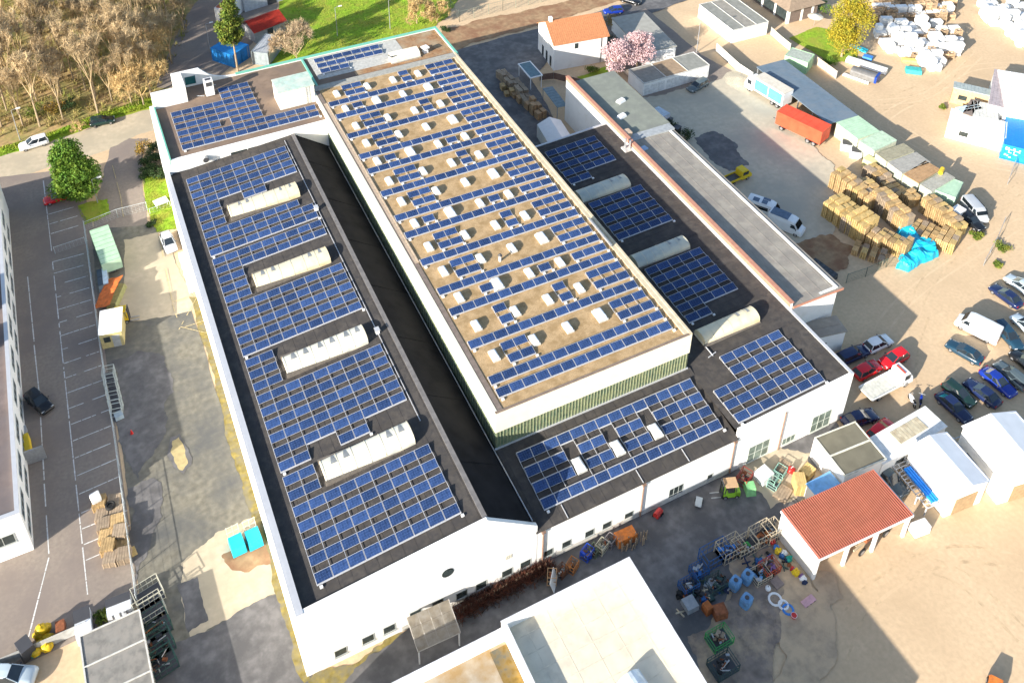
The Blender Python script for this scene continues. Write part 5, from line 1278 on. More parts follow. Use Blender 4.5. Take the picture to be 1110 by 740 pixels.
# ------------------------------------------------------------------ lorries
def lorry(label, p_rear, p_front, bodycol, cabcol, H=3.4, L=8.0, W=2.5, cab=True, name='lorry', curtain=None, roofc=None, group='lorries under the blue canopy'):
    (cx, cy), _, ang = seg(p_rear, p_front, H)
    t = thing(name, label, 'lorry', (cx, cy, 0), ang, group); Lc = 1.9 if cab else 0
    x0 = -L/2; x1 = L/2-Lc-.15
    m = MB(); m.b0(x0, -W/2, 1.0, x1, W/2, H-.06); m.build('cargo_box', bodycol, t)
    m = MB(); m.b0(x0-.03, -W/2-.03, H-.06, x1+.03, W/2+.03, H+.02)
    for i in range(6): m.b0(x0+.3+i*(x1-x0-.5)/6, -W/2, H+.02, x0+.38+i*(x1-x0-.5)/6, W/2, H+.05)
    m.build('roof', roofc or curtain or bodycol, t)
    m = MB(); m.b0(x0+.2, -.5, .6, L/2-.2, .5, .98); m.b0(x0, -W/2, .75, x0+.1, W/2, .95); m.build('chassis', DGREY, t)
    for s_ in (-1, 1):
        m = MB(); m.b0(x0+.3, s_*(W/2+.004), 1.3, (x0+x1)/2-.1, s_*(W/2+.03), H-.35); m.b0((x0+x1)/2+.1, s_*(W/2+.004), 1.3, x1-.3, s_*(W/2+.03), H-.35); m.build('side_panel', curtain or bodycol, t)
        for x in ([x0+1.2, x0+2.3] + ([L/2-1.1] if cab else [x1-1.2])): add_wheel(t, x, s_*(W/2-.2), .48)
    if cab:
        m = MB(); m.loft([[(x, -W/2+.08, .5), (x, W/2-.08, .5), (x, W/2-.08-k, z), (x, -W/2+.08+k, z)] for x, z, k in ((L/2-Lc, 2.7, .12), (L/2-.5, 2.7, .14), (L/2-.02, 1.5, .06), (L/2, .6, .05))]); m.build('cab', cabcol, t, fix=True)
        m = MB(); m.add([(L/2-.46, -W/2+.3, 2.6), (L/2-.46, W/2-.3, 2.6), (L/2-.0, W/2-.25, 1.58), (L/2-.0, -W/2+.25, 1.58)], [(0, 3, 2, 1), (0, 1, 2, 3)]); m.build('windscreen', CGLASS, t)
        for s_ in (-1, 1):
            m = MB(); m.b0(L/2-1.5, s_*(W/2-.06), 1.6, L/2-.6, s_*(W/2-.1), 2.4); m.build('window', CGLASS, t)
            m = MB(); m.box(L/2, s_*.85, .8, .08, .3, .2); m.build('headlight', LAMPW, t)
    else:
        m = MB(); m.tube((x1, 0, .9), (x1+1.2, 0, .85), .08); m.build('drawbar', DGREY, t)
    return t
lorry('blue and white box lorry backed up to the long blue canopy', (854, 99), (815, 76), WHITEP, WHITEP, H=3.7, L=8.8, roofc=mat('lorry_roof_cream', (.60, .55, .46), .6, var=.1), curtain=mat('lorry_blue', (.10, .36, .62), .5, var=.1))
lorry('bright red covered trailer with a spill of red on the ground', (893, 138), (850, 118), mat('lorry_red', (.68, .085, .035), .6, var=.15, scale=.8), WHITEP, H=3.5, L=8.6, W=3.0, cab=False, name='covered_trailer')
# flatbed recovery lorry
(cx, cy), Lp, ang = seg((936, 427), (986, 401), 1.2)
t = thing('flatbed_lorry', 'white flatbed recovery lorry with pale bed beside the red cars', 'lorry', (cx, cy, 0), ang)
L = 7.0; W = 2.3
m = MB(); m.b0(-L/2, -W/2, .85, L/2-2.0, W/2, 1.0)
for i in range(10): m.b0(-L/2+.2+i*.47, -W/2+.1, 1.0, -L/2+.25+i*.47, W/2-.1, 1.02)
m.build('flatbed', mat('flatbed_pale', (.58, .57, .50), .5), t)
m = MB(); m.b0(-L/2, -W/2, 1.0, L/2-2.0, -W/2+.08, 1.18); m.b0(-L/2, W/2-.08, 1.0, L/2-2.0, W/2, 1.18); m.b0(L/2-2.08, -W/2+.08, 1.0, L/2-2.0, W/2-.08, 1.5); m.build('side_rail', WHITEP, t)
m = MB(); m.b0(-L/2+.3, -.45, .5, L/2-.3, .45, .84); m.build('chassis', DGREY, t)
m = MB(); m.loft([[(x, -1.05, .5), (x, 1.05, .5), (x, 1.05-k, z), (x, -1.05+k, z)] for x, z, k in ((L/2-1.85, 2.3, .12), (L/2-.75, 2.3, .14), (L/2-.1, 1.35, .08), (L/2, .6, .05))]); m.build('cab', WHITEP, t, fix=True)
m = MB(); m.add([(L/2-.7, -.85, 2.22), (L/2-.7, .85, 2.22), (L/2-.08, .92, 1.42), (L/2-.08, -.92, 1.42)], [(0, 3, 2, 1), (0, 1, 2, 3)]); m.build('windscreen', CGLASS, t)
m = MB(); m.b0(L/2-1.5, -.7, 2.31, L/2-1.3, .7, 2.42); m.build('beacon_bar', mat('beacon_red', (.5, .06, .03), .3), t)
for s_ in (-1, 1):
    m = MB(); m.b0(L/2-1.6, s_*1.0, 1.45, L/2-.8, s_*1.06, 2.1); m.build('window', CGLASS, t)
    m = MB(); m.box(L/2, s_*.75, .8, .08, .3, .2); m.build('headlight', LAMPW, t)
    for x in (-L/2+1.4, L/2-1.1): add_wheel(t, x, s_*.95, .42)
# yellow mini lorry
(cx, cy), Lp, ang = seg((788, 195), (811, 185), 1.0)
t = thing('yellow_pickup', 'small yellow pickup lorry in the shaded yard beside the workshop', 'pickup', (cx, cy, 0), ang)
L = 4.6
m = MB(); m.loft([[(x, -.85, .5), (x, .85, .5), (x, .85-k, z), (x, -.85+k, z)] for x, z, k in ((L/2-2.1, 2.0, .12), (L/2-.9, 2.05, .14), (L/2-.3, 1.3, .06), (L/2, 1.0, .05))]); m.build('cab', YEL, t, fix=True)
m = MB(); m.add([(L/2-.86, -.68, 1.98), (L/2-.86, .68, 1.98), (L/2-.28, .75, 1.36), (L/2-.28, -.75, 1.36)], [(0, 3, 2, 1), (0, 1, 2, 3)]); m.build('windscreen', CGLASS, t)
for s_ in (-1, 1):
    m = MB(); m.b0(L/2-1.9, s_*.79, 1.25, L/2-1.35, s_*.86, 1.8); m.b0(L/2-1.25, s_*.79, 1.25, L/2-.8, s_*.86, 1.8); m.build('window', CGLASS, t)
    for x in (-L/2+.9, L/2-.8): add_wheel(t, x, s_*.75, .36)
m = MB(); m.b0(-L/2, -.85, .75, L/2-2.15, .85, .85); m.b0(-L/2, -.85, .85, L/2-2.15, -.78, 1.15); m.b0(-L/2, .78, .85, L/2-2.15, .85, 1.15); m.build('load_bed', YEL, t)
m = MB(); m.b0(-L/2+.15, -.75, .855, L/2-2.2, .75, .9); m.build('bed_floor', DGREY, t)
# lorry chassis under the red canopy
(cx, cy), Lp, ang = seg((922, 594), (958, 566), .8)
t = thing('lorry_chassis', 'bare vehicle chassis with wheels parked under the red canopy', 'chassis', (cx, cy, 0), ang)
m = MB(); m.b0(-2.6, -.45, .7, 2.6, -.3, .95); m.b0(-2.6, .3, .7, 2.6, .45, .95)
for x in (-2, -.5, 1, 2.2): m.b0(x, -.3, .75, x+.12, .3, .9)
m.build('frame_rail', mat('beige_chassis', (.45, .38, .26), .7), t)
for s_ in (-1, 1):
    for x in (-1.8, 2.0): add_wheel(t, x, s_*.85, .55)
m = MB(); m.b0(-1.0, -.6, .95, 1.2, .6, 1.5); m.build('load', RUST, t)
# motorbikes
def motorbike(label, p, ang, col):
    q = G(*p); t = thing('motorbike', label, 'motorbike', (*q, 0), ang, 'motorbikes by the white shed')
    for x in (-.65, .7):
        m = MB(); m.torus((x, 0, .31), .25, .065, 'y', 14, 6); m.build('wheel', TYRE, t)
    m = MB(); m.loft([[(x, -w_, z0), (x, w_, z0), (x, w_*.8, z1), (x, -w_*.8, z1)] for x, w_, z0, z1 in ((-.75, .08, .65, .78), (-.3, .14, .45, .78), (.1, .18, .35, .95), (.45, .15, .5, .95), (.75, .1, .6, .85))]); m.build('body', col, t, fix=True)
    m = MB(); m.tube((.6, -.38, 1.05), (.6, .38, 1.05), .025); m.tube((.6, 0, 1.05), (.72, 0, .35), .05); m.build('handlebar', STEEL, t)
    m = MB(); m.b0(-.7, -.13, .78, .05, .13, .86); m.build('seat', BLACK, t)
motorbike('white scooter standing on sand in front of the white shed', (988, 437), R_(70), WHITEP)
motorbike('blue motorbike next to the white scooter by the shed', (997, 437), R_(40), C_['blue'])
# forklifts
def forklift(label, p, ang, c1, c2, roofc):
    q = G(*p); t = thing('forklift', label, 'forklift', (*q, 0), ang, 'forklifts')
    m = MB(); m.b0(-1.1, -.55, .3, .7, .55, .95); m.b0(-1.15, -.55, .35, -.6, .55, 1.15); m.build('body', c1, t)
    m = MB(); m.b0(-.5, -.45, .95, .2, .45, 1.1); m.b0(-.5, -.4, 1.1, -.4, .4, 1.6); m.build('seat', DGREY, t)
    m = MB()
    for x in (-.7, .6):
        for s_ in (-1, 1): m.bar((x, s_*.5, .95), (x*.8, s_*.5, 2.1), .07)
    m.build('overhead_guard', c2, t)
    m = MB(); m.b0(-.75, -.6, 2.1, .65, .6, 2.2); m.build('roof', roofc, t)
    m = MB()
    for s_ in (-1, 1): m.b0(.75, s_*.35-.06, .1, .9, s_*.35+.06, 2.4)
    for z in (.6, 1.4, 2.3): m.b0(.76, -.35, z, .88, .35, z+.1)
    m.build('mast', DGREY, t)
    for s_ in (-1, 1):
        m = MB(); m.b0(.9, s_*.3-.06, .12, 2.0, s_*.3+.06, .18); m.build('fork', STEEL, t)
        add_wheel(t, .5, s_*.52, .3); add_wheel(t, -.8, s_*.5, .26)
forklift('lime green forklift with a cardboard coloured roof near the white wall', (789, 536), R_(160), mat('lime_paint', (.28, .55, .04), .5), DGREY, CARD)
forklift('small yellow forklift in front of the white sheet on the left yard', (134, 348), R_(-10), YEL, DGREY, YEL)
# ------------------------------------------------------------------ trees and plants
LEAF = mat('leaf_green', (.065, .15, .016), .7, var=.5, scale=.9, col2=(.14, .21, .022), s2=.8, spec=.25)
LEAFY = mat('leaf_yellow', (.36, .27, .02), .75, var=.35, scale=1.2, col2=(.24, .25, .03), s2=.7, spec=.2)
LEAFO = mat('leaf_lightgreen', (.10, .16, .022), .7, var=.4, scale=.9, col2=(.20, .20, .03), s2=.7, spec=.25)
PINK = mat('blossom_pink', (.64, .47, .48), .8, var=.2, scale=2, col2=(.45, .27, .27), s2=1.5)
LEAFG = mat('leaf_golden', (.30, .17, .02), .75, var=.35, scale=1.5, col2=(.16, .15, .02), s2=.9)
HEDGE = mat('leaf_dark', (.03, .06, .014), .8, var=.5, scale=1.5)
def branches(mb, p, d, L, r, depth, rnd, spread=.55, tips=None, n=3, taper=.62, up=.12, shrink=.72):
    q = p+d*L; sides = 5 if r > .06 else 3
    mb.tube(p, q, r, r*taper, n=sides, cap=False)
    if depth == 0:
        if tips is not None: tips.append(q)
        return
    for i in range(n):
        v = Vector((rnd.gauss(0, 1), rnd.gauss(0, 1), rnd.gauss(0, 1))).normalized()
        nd = (d+v*spread+Vector((0, 0, up))).normalized()
        st = p+d*L*(rnd.uniform(.55, 1.0) if i else 1.0)
        branches(mb, st, nd, L*shrink*rnd.uniform(.8, 1.15), max(.012, r*taper*(.95 if i == 0 else .75)), depth-1, rnd, spread, tips, n, taper, up, shrink)
def twigs(mb, pts, rnd, k, L, w=.02, dirs=None):
    for p in pts:
        for i in range(k):
            d = Vector((rnd.gauss(0, 1), rnd.gauss(0, 1), rnd.gauss(.5, .8))).normalized()*L*rnd.uniform(.5, 1.2)
            s_ = Vector((rnd.gauss(0, 1), rnd.gauss(0, 1), 0)).normalized()*w
            mb.add([p-s_, p+s_, p+d], [(0, 1, 2)])
def make_bare(seed, h, spread=.5, depth=4, n=3, k=7, trunk=.14, tl=.34, tw=.028, twm=None, label='', up=.14):
    rnd = random.Random(seed); t = thing('bare_tree', label, 'tree')
    tips = []; m = MB(); m.tube((0, 0, -.1), (0, 0, h*tl), trunk, trunk*.75, 7, cap=False); m.build('trunk', BARK, t)
    m = MB(); nodes = []
    for i in range(4):
        a = 2*math.pi*i/4+rnd.uniform(-.4, .4); d = Vector((math.cos(a)*spread, math.sin(a)*spread, 1)).normalized()
        branches(m, Vector((0, 0, h*tl*rnd.uniform(.7, 1))), d, h*.21, trunk*.6, depth, rnd, spread, tips, n, up=up)
    twigs(m, tips, rnd, k, h*.085, tw)
    m.build('crown', twm or TWIG, t); return t
def leaf_cloud(clumps, n, size, rnd, mb):
    tot = sum(c[1]**2 for c in clumps)
    for c, r, sq in clumps:
        for i in range(int(n*r*r/tot)):
            v = Vector((rnd.gauss(0, 1), rnd.gauss(0, 1), rnd.gauss(0, 1))).normalized()*r*(rnd.random()**.45)
            p = Vector((c[0]+v.x, c[1]+v.y, c[2]+v.z*sq)); s_ = size*rnd.uniform(.6, 1.4)
            a = Vector((rnd.gauss(0, 1), rnd.gauss(0, 1), rnd.gauss(0, .7))).normalized(); b = a.orthogonal().normalized(); b = (b*math.cos(i)+a.cross(b)*math.sin(i)); a = a*s_; b = b*s_*.7
            mb.add([p-a*.5, p+b*.5, p+a*.5, p-b*.5], [(0, 1, 2, 3)])
def leafy(name, label, p, h, r, leafm, seed, trunk=.18, base=.25, n=5000, size=.32, nclump=22, sq=.85, group=None, top=1.0, cat='tree'):
    rnd = random.Random(seed); q = G(*p); t = thing(name, label, cat, (*q, 0), rnd.uniform(0, 6), group)
    m = MB(); m.tube((0, 0, -.1), (0, 0, h*.6), trunk, trunk*.5, 8, cap=False)
    for i in range(6):
        a = i*1.05+rnd.random(); z = h*(base+.08*i); m.tube((0, 0, z), (math.cos(a)*r*.6, math.sin(a)*r*.6, z+h*.15), trunk*.4, .03, 5, cap=False)
    m.build('trunk', BARK, t)
    cl = []
    for i in range(nclump):
        zf_ = rnd.random(); z = h*base+(h*(1-base))*(.1+.8*zf_); rr = r*(math.sin(math.pi*min(1, (.12+.85*zf_)))**.6)*(1-(1-top)*zf_)
        a = rnd.uniform(0, 6.28); d = rr*rnd.uniform(.25, .78); cl.append(((math.cos(a)*d, math.sin(a)*d, z), r*rnd.uniform(.26, .44), sq))
    m = MB(); leaf_cloud(cl, n, size, rnd, m); m.build('crown', leafm, t); return t
leafy('round_tree', 'round bright green tree on the island in the car park', (86, 217), 11.0, 4.6, LEAF, 3, .22, .08, 24000, .31, 52, top=.5)
leafy('slender_tree', 'slender tall green tree behind the blue skip', (258, 78), 15.5, 3.1, LEAFO, 4, .2, .34, 9000, .34, 34, top=.6)
leafy('willow_tree', 'yellow green willow tree beside the timber and board yard', (912, 62), 13.0, 4.7, LEAFY, 5, .25, .12, 16000, .27, 40, sq=1.1)
# pink magnolia: branching with many blossoms
rnd = random.Random(8)
for i, (p, lb, h, r) in enumerate([((668, 82), 'pink blossoming magnolia, the lower left crown beside the orange roofed house', 7.2, 3.3), ((690, 74), 'pink blossoming magnolia, taller crown beside the grey outbuilding', 8.0, 3.6)]):
    leafy('magnolia_tree', lb, p, h, r, PINK, 20+i, .14, .15, 8000, .26, 34, group='pink magnolias')
# bare trees in the woodland
proto = [make_bare(31+i, h, sp, 4, 3, 5, .17, tl, .045, up=.3) for i, (h, sp, tl) in enumerate([(12.0, .30, .42), (13.5, .26, .5), (10.5, .38, .36), (13.0, .30, .45)])]
used = [0]*4
rnd = random.Random(12); pts = []
tries = 0
quad = [Vector(v) for v in (G(-60, 150), G(0, 150), G(60, 140), G(160, 112), G(180, 85), G(205, 30), G(196, -40), G(-40, -40))]
def inside(p, poly):
    c = False; n = len(poly)
    for i in range(n):
        a, b = poly[i], poly[(i+1) % n]
        if (a.y > p.y) != (b.y > p.y) and p.x < (b.x-a.x)*(p.y-a.y)/(b.y-a.y)+a.x: c = not c
    return c
xs = [v.x for v in quad]; ys_2 = [v.y for v in quad]
while len(pts) < 150 and tries < 20000:
    tries += 1; p = Vector((rnd.uniform(min(xs), max(xs)), rnd.uniform(min(ys_2), max(ys_2))))
    if inside(p, quad) and all((p-q).length > 2.8 for q in pts): pts.append(p)
for i, p in enumerate(pts):
    k = rnd.randrange(4); sc = rnd.uniform(.75, 1.15); lb = 'leafless brown tree standing in the woodland beyond the road'
    if not used[k]:
        used[k] = 1; o = proto[k]; o.location = (p.x, p.y, 0); o.rotation_euler = (0, 0, rnd.uniform(0, 6)); o['label'] = lb; o['group'] = 'leafless trees in the woodland'; o.scale = (sc,)*3
    else: dup(proto[k], (p.x, p.y, 0), rnd.uniform(0, 6), lb, 'leafless trees in the woodland', sc)
# woodland undergrowth: uncountable brush
m = MB(); rnd = random.Random(14); c_ = 0
while c_ < 3200:
    p = Vector((rnd.uniform(min(xs), max(xs)), rnd.uniform(min(ys_2), max(ys_2))))
    if not inside(p, quad): continue
    c_ += 1; h = rnd.uniform(.5, 1.8); n_ = rnd.randint(4, 7)
    for i in range(n_):
        d = Vector((rnd.gauss(0, .5), rnd.gauss(0, .5), 1)).normalized()*h; s_ = Vector((rnd.gauss(0, 1), rnd.gauss(0, 1), 0)).normalized()*.06
        m.add([(p.x-s_.x, p.y-s_.y, 0), (p.x+s_.x, p.y+s_.y, 0), (p.x+d.x, p.y+d.y, d.z)], [(0, 1, 2)])
tag(m.build('undergrowth', mat('undergrowth_brown', (.42, .30, .13), .95, var=.4, scale=.6, col2=(.26, .28, .06), s2=.12)), 'dry brown undergrowth covering the woodland floor', 'undergrowth', kind='stuff')
TWIGY = mat('golden_twig', (.56, .40, .18), .95, var=.25, scale=1.5)
TWIGP = mat('pinkish_twig', (.46, .35, .22), .95, var=.3, scale=1.5)
def bare_at(label, p, seed, h, spread, k, twm, tl=.2, group=None, depth=4, tw=.045):
    t = make_bare(seed, h, spread, depth, 3, k, .14, tl, tw, twm, label); q = G(*p); t.location = (*q, 0); t.name = 'bare_tree'
    if group: t['group'] = group
bare_at('broad golden bare tree nearest the white parapet at the woodland edge', (156, 114), 51, 11.5, .75, 20, TWIGY)
bare_at('wide golden bare tree at the woodland edge beside the car park', (166, 84), 52, 14.0, .75, 16, TWIGY)
bare_at('rounded bare bush tree behind the teal edged roof', (322, 66), 53, 12.0, .85, 26, TWIGP, .10)
bare_at('bare shrub on the grass bank at the top edge', (452, 26), 54, 8.5, .8, 20, TWIGY, .12)
bare_at('thin bare tree beside the chain link fence at the top', (474, 24), 55, 7, .8, 16, TWIGY, .12)
bare_at('yellowish bare shrub on the verge above the dark green car', (86, 142), 56, 3.2, .9, 10, TWIGY, .1, depth=3)
# hedges and shrubs
def shrub(label, p, r, h, m_, seed, name='shrub', group=None, n=700, size=.22):
    rnd = random.Random(seed); q = G(*p); t = thing(name, label, 'shrub', (*q, 0), 0, group)
    s = MB()
    for i in range(7): a = rnd.uniform(0, 6.28); s.tube((0, 0, 0), (math.cos(a)*r*.6, math.sin(a)*r*.6, h*.7), .04, .015, 4, cap=False)
    s.build('stem', BARK, t)
    cl = [((rnd.uniform(-.6, .6)*r, rnd.uniform(-.6, .6)*r, h*rnd.uniform(.3, .75)), r*rnd.uniform(.35, .55), h/r*.6) for _ in range(9)]
    b = MB(); leaf_cloud(cl, n, size, rnd, b); b.build('foliage', m_, t); return t
shrub('golden orange shrub at the left end of the hall hedge', (156, 166), 1.7, 2.2, LEAFG, 61)
shrub('dark green hedge bush right behind the golden shrub', (164, 186), 1.8, 1.8, HEDGE, 62)
shrub('dark green hedge bush nearest the teal parapet corner', (168, 164), 1.6, 2.0, HEDGE, 63)
for p_, r_, h_, l_ in [((158, 178), 1.5, 1.9, 'dark hedge bush just below the golden shrub'), ((172, 176), 1.5, 1.9, 'dark hedge bush against the white hall wall'), ((170, 192), 1.6, 1.7, 'dark hedge bush at the middle of the hall lawn edge'), ((178, 190), 1.4, 1.6, 'dark hedge bush in the corner by the hall wall above the lawn'), ((160, 190), 1.4, 1.5, 'dark hedge bush nearest the drive above the lawn')]: shrub(l_, p_, r_, h_, HEDGE, int(p_[0]*3+p_[1]), n=1100)
shrub('low mossy shrub on the lawn corner beside the silver car', (165, 243), .9, .7, HEDGE, 64)
shrub('bright green garden bush in front of the white house', (641, 78), 1.5, 1.3, LEAFO, 65)
shrub('orange tinted dark bush behind the white house', (664, 30), 2.6, 2.6, LEAFG, 66)
shrub('dark green bush between the white house and the pink tree', (661, 50), 2.0, 2.4, HEDGE, 67)
shrub('yellow flowering bush above the pink tree', (690, 40), 1.6, 1.6, LEAFY, 68)
shrub('yellow flowering bush right of the pink tree', (720, 62), 1.2, 1.3, LEAFY, 69)
shrub('dark bushy conifer behind the grey workshop roof', (742, 152), 1.6, 2.6, HEDGE, 70)
shrub('black green bush in the shade behind the workshop', (728, 142), 1.3, 2.0, HEDGE, 71)
shrub('green shrub on the villa lawn under the willow', (898, 70), 1.6, 1.4, LEAF, 72)
shrub('green shrub by the wall of the bungalow', (893, 14), 1.6, 2.6, LEAF, 73)
shrub('yellow green weeds growing between the white boxes and grey garages', (112, 668), 1.0, .9, LEAFO, 74)
shrub('low olive shrub growing at the fence by the wooded verge', (40, 126), 2.6, 2.4, LEAFO, 75)
shrub('yellowish bush at the wooded verge left of the dark green car', (60, 122), 2.2, 2.0, LEAFG, 76)
shrub('dark evergreen bush low on the wooded verge', (72, 118), 2.2, 1.8, HEDGE, 77)
shrub('green weed tuft near the corner of the white cabins', (1022, 118), .7, .8, LEAFO, 78)
shrub('grass tuft at the edge of the pallet yard', (1058, 256), 1.1, .6, LEAFO, 79)
shrub('olive weeds on sand beside the thin posts at right', (1085, 268), 1.3, .6, LEAFO, 80)
shrub('olive weeds on sand below the thin posts at right', (1080, 288), 1.0, .5, LEAFO, 81)
shrub('dark bush on the earth strip behind the rear teal corner', (483, 34), 1.2, 1.4, HEDGE, 82)
# dry brown creeper along the foot of the front wall
rnd = random.Random(91)
for i, px in enumerate(range(505, 592, 12)):
    py = 666-(px-500)*.53; q = G(px, py); t = thing('dry_creeper', ['first', 'second', 'third', 'fourth', 'fifth', 'sixth', 'seventh', 'eighth'][i]+' clump from the left of rusty dry creeper along the white front wall', 'creeper', (*q, 0), 0, 'dry creeper clumps')
    m = MB()
    for k in range(420):
        x = rnd.uniform(-1.1, 1.1); y = rnd.gauss(0, .45); h = rnd.uniform(.3, 1.9); p = Vector((x, y, rnd.uniform(0, .6)))
        d = Vector((rnd.gauss(0, .6), rnd.gauss(0, .6), 1)).normalized()*h*.7; s_ = Vector((rnd.gauss(0, 1), rnd.gauss(0, 1), rnd.gauss(0, .4))).normalized()*.045
        m.add([p-s_, p+s_, p+d], [(0, 1, 2)])
    m.build('twigs', mat('creeper_rust', (.13, .04, .022), .95, var=.4, scale=1.2, col2=(.05, .035, .025), s2=.7), t)
    m = MB()
    for k in range(5): x = rnd.uniform(-.9, .9); m.tube((x, 0, 0), (x+rnd.uniform(-.3, .3), 0, 1.2), .03, .015, 4)
    m.build('stem', BARK, t)
# grass blades on the lawns, uncountable
m = MB(); rnd = random.Random(17)
def blades(px, n, h):
    P = [Vector(v) for v in GL(px)]; xs = [v.x for v in P]; ys = [v.y for v in P]; k = 0
    while k < n:
        p = Vector((rnd.uniform(min(xs), max(xs)), rnd.uniform(min(ys), max(ys))))
        if not inside(p, P): continue
        k += 1; hh = h*rnd.uniform(.4, 1.3); a = rnd.uniform(0, 3.14); s_ = Vector((math.cos(a), math.sin(a)))*.07
        m.add([(p.x-s_.x, p.y-s_.y, .03), (p.x+s_.x, p.y+s_.y, .03), (p.x+rnd.gauss(0, .1), p.y+rnd.gauss(0, .1), hh)], [(0, 1, 2)])
blades([(155, 190), (182, 186), (194, 248), (170, 252), (163, 238), (156, 208)], 2500, .22)
blades([(300, 62), (320, 0), (330, -20), (500, -30), (490, 8), (472, 28), (380, 56), (330, 72)], 9000, .35)
blades([(0, 160), (60, 142), (110, 122), (165, 105), (168, 115), (110, 131), (58, 150), (0, 170)], 3000, .3)
blades([(84, 224), (117, 216), (120, 232), (92, 244)], 700, .2)
blades([(855, 42), (885, 30), (925, 40), (930, 66), (900, 70), (878, 55)], 1500, .25)
tag(m.build('grass_blades', mat('grass_blade', (.20, .34, .02), .9, var=.35, scale=.5, col2=(.32, .33, .04), s2=.3)), 'short green grass on the lawns and the bank', 'grass', kind='stuff')
# ------------------------------------------------------------------ fences, lamps, posts
def fence(label, pts, h=1.9, step=2.5, board=None, post=STEEL, wires=6, name='chain_link_fence', group='fences', vert=.5):
    P = [Vector(v) for v in GL(pts)]; o = P[0]
    t = thing(name, label, 'fence', (o.x, o.y, 0), 0, group)
    pm = MB(); fm_ = MB()
    for a, b in zip(P[:-1], P[1:]):
        d = b-a; L = d.length; n = max(1, int(L/step))
        for i in range(n+1): p = a+d*(i/n)-o; pm.tube((p.x, p.y, 0), (p.x, p.y, h+.1), .05, n=5)
        a_, b_ = a-o, b-o
        if board:
            for k in range(5): z = .1+(h-.15)*k/5; fm_.bar((a_.x, a_.y, z+(h-.15)/10), (b_.x, b_.y, z+(h-.15)/10), .04, (h-.15)/5-.02)
        else:
            for k in range(wires): z = .1+(h-.1)*k/(wires-1); fm_.bar((a_.x, a_.y, z), (b_.x, b_.y, z), .012 if k < wires-1 else .05)
            k = int(L/vert)
            for i in range(k): p = a_+(b_-a_)*(i/k); fm_.bar((p.x, p.y, .05), (p.x, p.y, h), .014)
    pm.build('post', post, t); fm_.build('mesh_panel' if not board else 'board_panel', board or post, t)
    return t
PALEST = mat('pale_galvanised', (.50, .54, .54), .5, var=.1)
fence('long galvanised fence between the car park and the left yard', [(93, 250), (111, 384), (127, 485), (141, 590), (150, 655)], 1.8, post=PALEST, vert=.4)
fence('galvanised gate fence across the drive beside the green trailer', [(93, 250), (128, 236), (160, 228)], 1.6, post=PALEST)
fence('fence panel across the end of the lower car park bays', [(60, 275), (93, 264)], 1.2, post=PALEST)
fence('corrugated grey barrier at the foot of the car park', [(0, 724), (42, 706), (96, 682)], 1.5, board=mat('barrier_grey', (.38, .38, .36), .8), name='barrier')
fence('small lawn railing beside the white table', [(163, 232), (185, 224)], 1.0, post=PALEST, wires=3)
fence('tall chain link fence along the earth strip at the top edge', [(484, 6), (498, 24), (545, 12), (600, 0), (660, -16)], 2.4, post=mat('fence_olive', (.25, .27, .2), .7), vert=.6)
fence('white board fence by the garages above the gravel heap', [(776, 56), (789, 68), (800, 78), (815, 88)], 1.9, board=mat('fence_white', (.70, .69, .64), .8), name='board_fence')
fence('weathered pale board fence from the garage block to the green container', [(835, 38), (845, 47), (856, 56)], 1.8, board=mat('fence_pale', (.50, .50, .40), .8), name='board_fence')
fence('pale board fence between the green container and the timber yard', [(884, 70), (895, 78), (906, 86)], 1.8, board=mat('fence_buff', (.55, .46, .36), .8), name='board_fence')
fence('metal lattice fence in front of the pallet stacks', [(917, 307), (938, 300), (960, 290), (975, 288)], 1.7, post=mat('fence_darkgreen', (.12, .16, .12), .6), vert=.25)
fence('thin post and wire fence in the sandy car yard', [(1066, 288), (1080, 262), (1088, 242)], 1.2, post=STEEL, wires=3, vert=3)
fence('broken post and wire fence at the right edge', [(1092, 200), (1102, 172), (1112, 150)], 1.2, post=STEEL, wires=3, vert=3)
fence('garden wall of dark boards below the white house', [(585, 88), (600, 86), (640, 96)], 1.5, board=mat('fence_brown', (.16, .10, .08), .85), name='board_fence')
fence('concrete kerb wall beside the stacked pallets', [(545, 82), (566, 98), (598, 128)], .7, board=CONC, name='low_wall')
def lamp(label, p, h, group='street lamps', arm=.8, a=0):
    q = G(*p); t = thing('street_lamp', label, 'street lamp', (*q, 0), a, group)
    m = MB(); m.tube((0, 0, 0), (0, 0, h), .09, .05, 8); m.bar((0, 0, h), (arm, 0, h+.15), .06); m.build('pole', STEEL, t)
    m = MB(); m.box(arm+.25, 0, h+.15, .7, .3, .14, tx=.9, ty=.7); m.build('lamp_head', mat('lamp_head_white', (.75, .75, .72), .4), t)
lamp('street lamp on the dark car park by the blue skip', (228, 56), 6.0)
lamp('tall lamp post on the lane beside the white garages', (755, 57), 7.0)
lamp('slender lamp post on the grass bank at the top', (423, 32), 6.5)
lamp('lamp post on the left grass bank by the bare shrub', (366, 40), 6.5)
lamp('lamp post beside the round green tree', (106, 220), 4.5)
lamp('lamp post at the wooded verge by the white off-road car', (22, 152), 6)
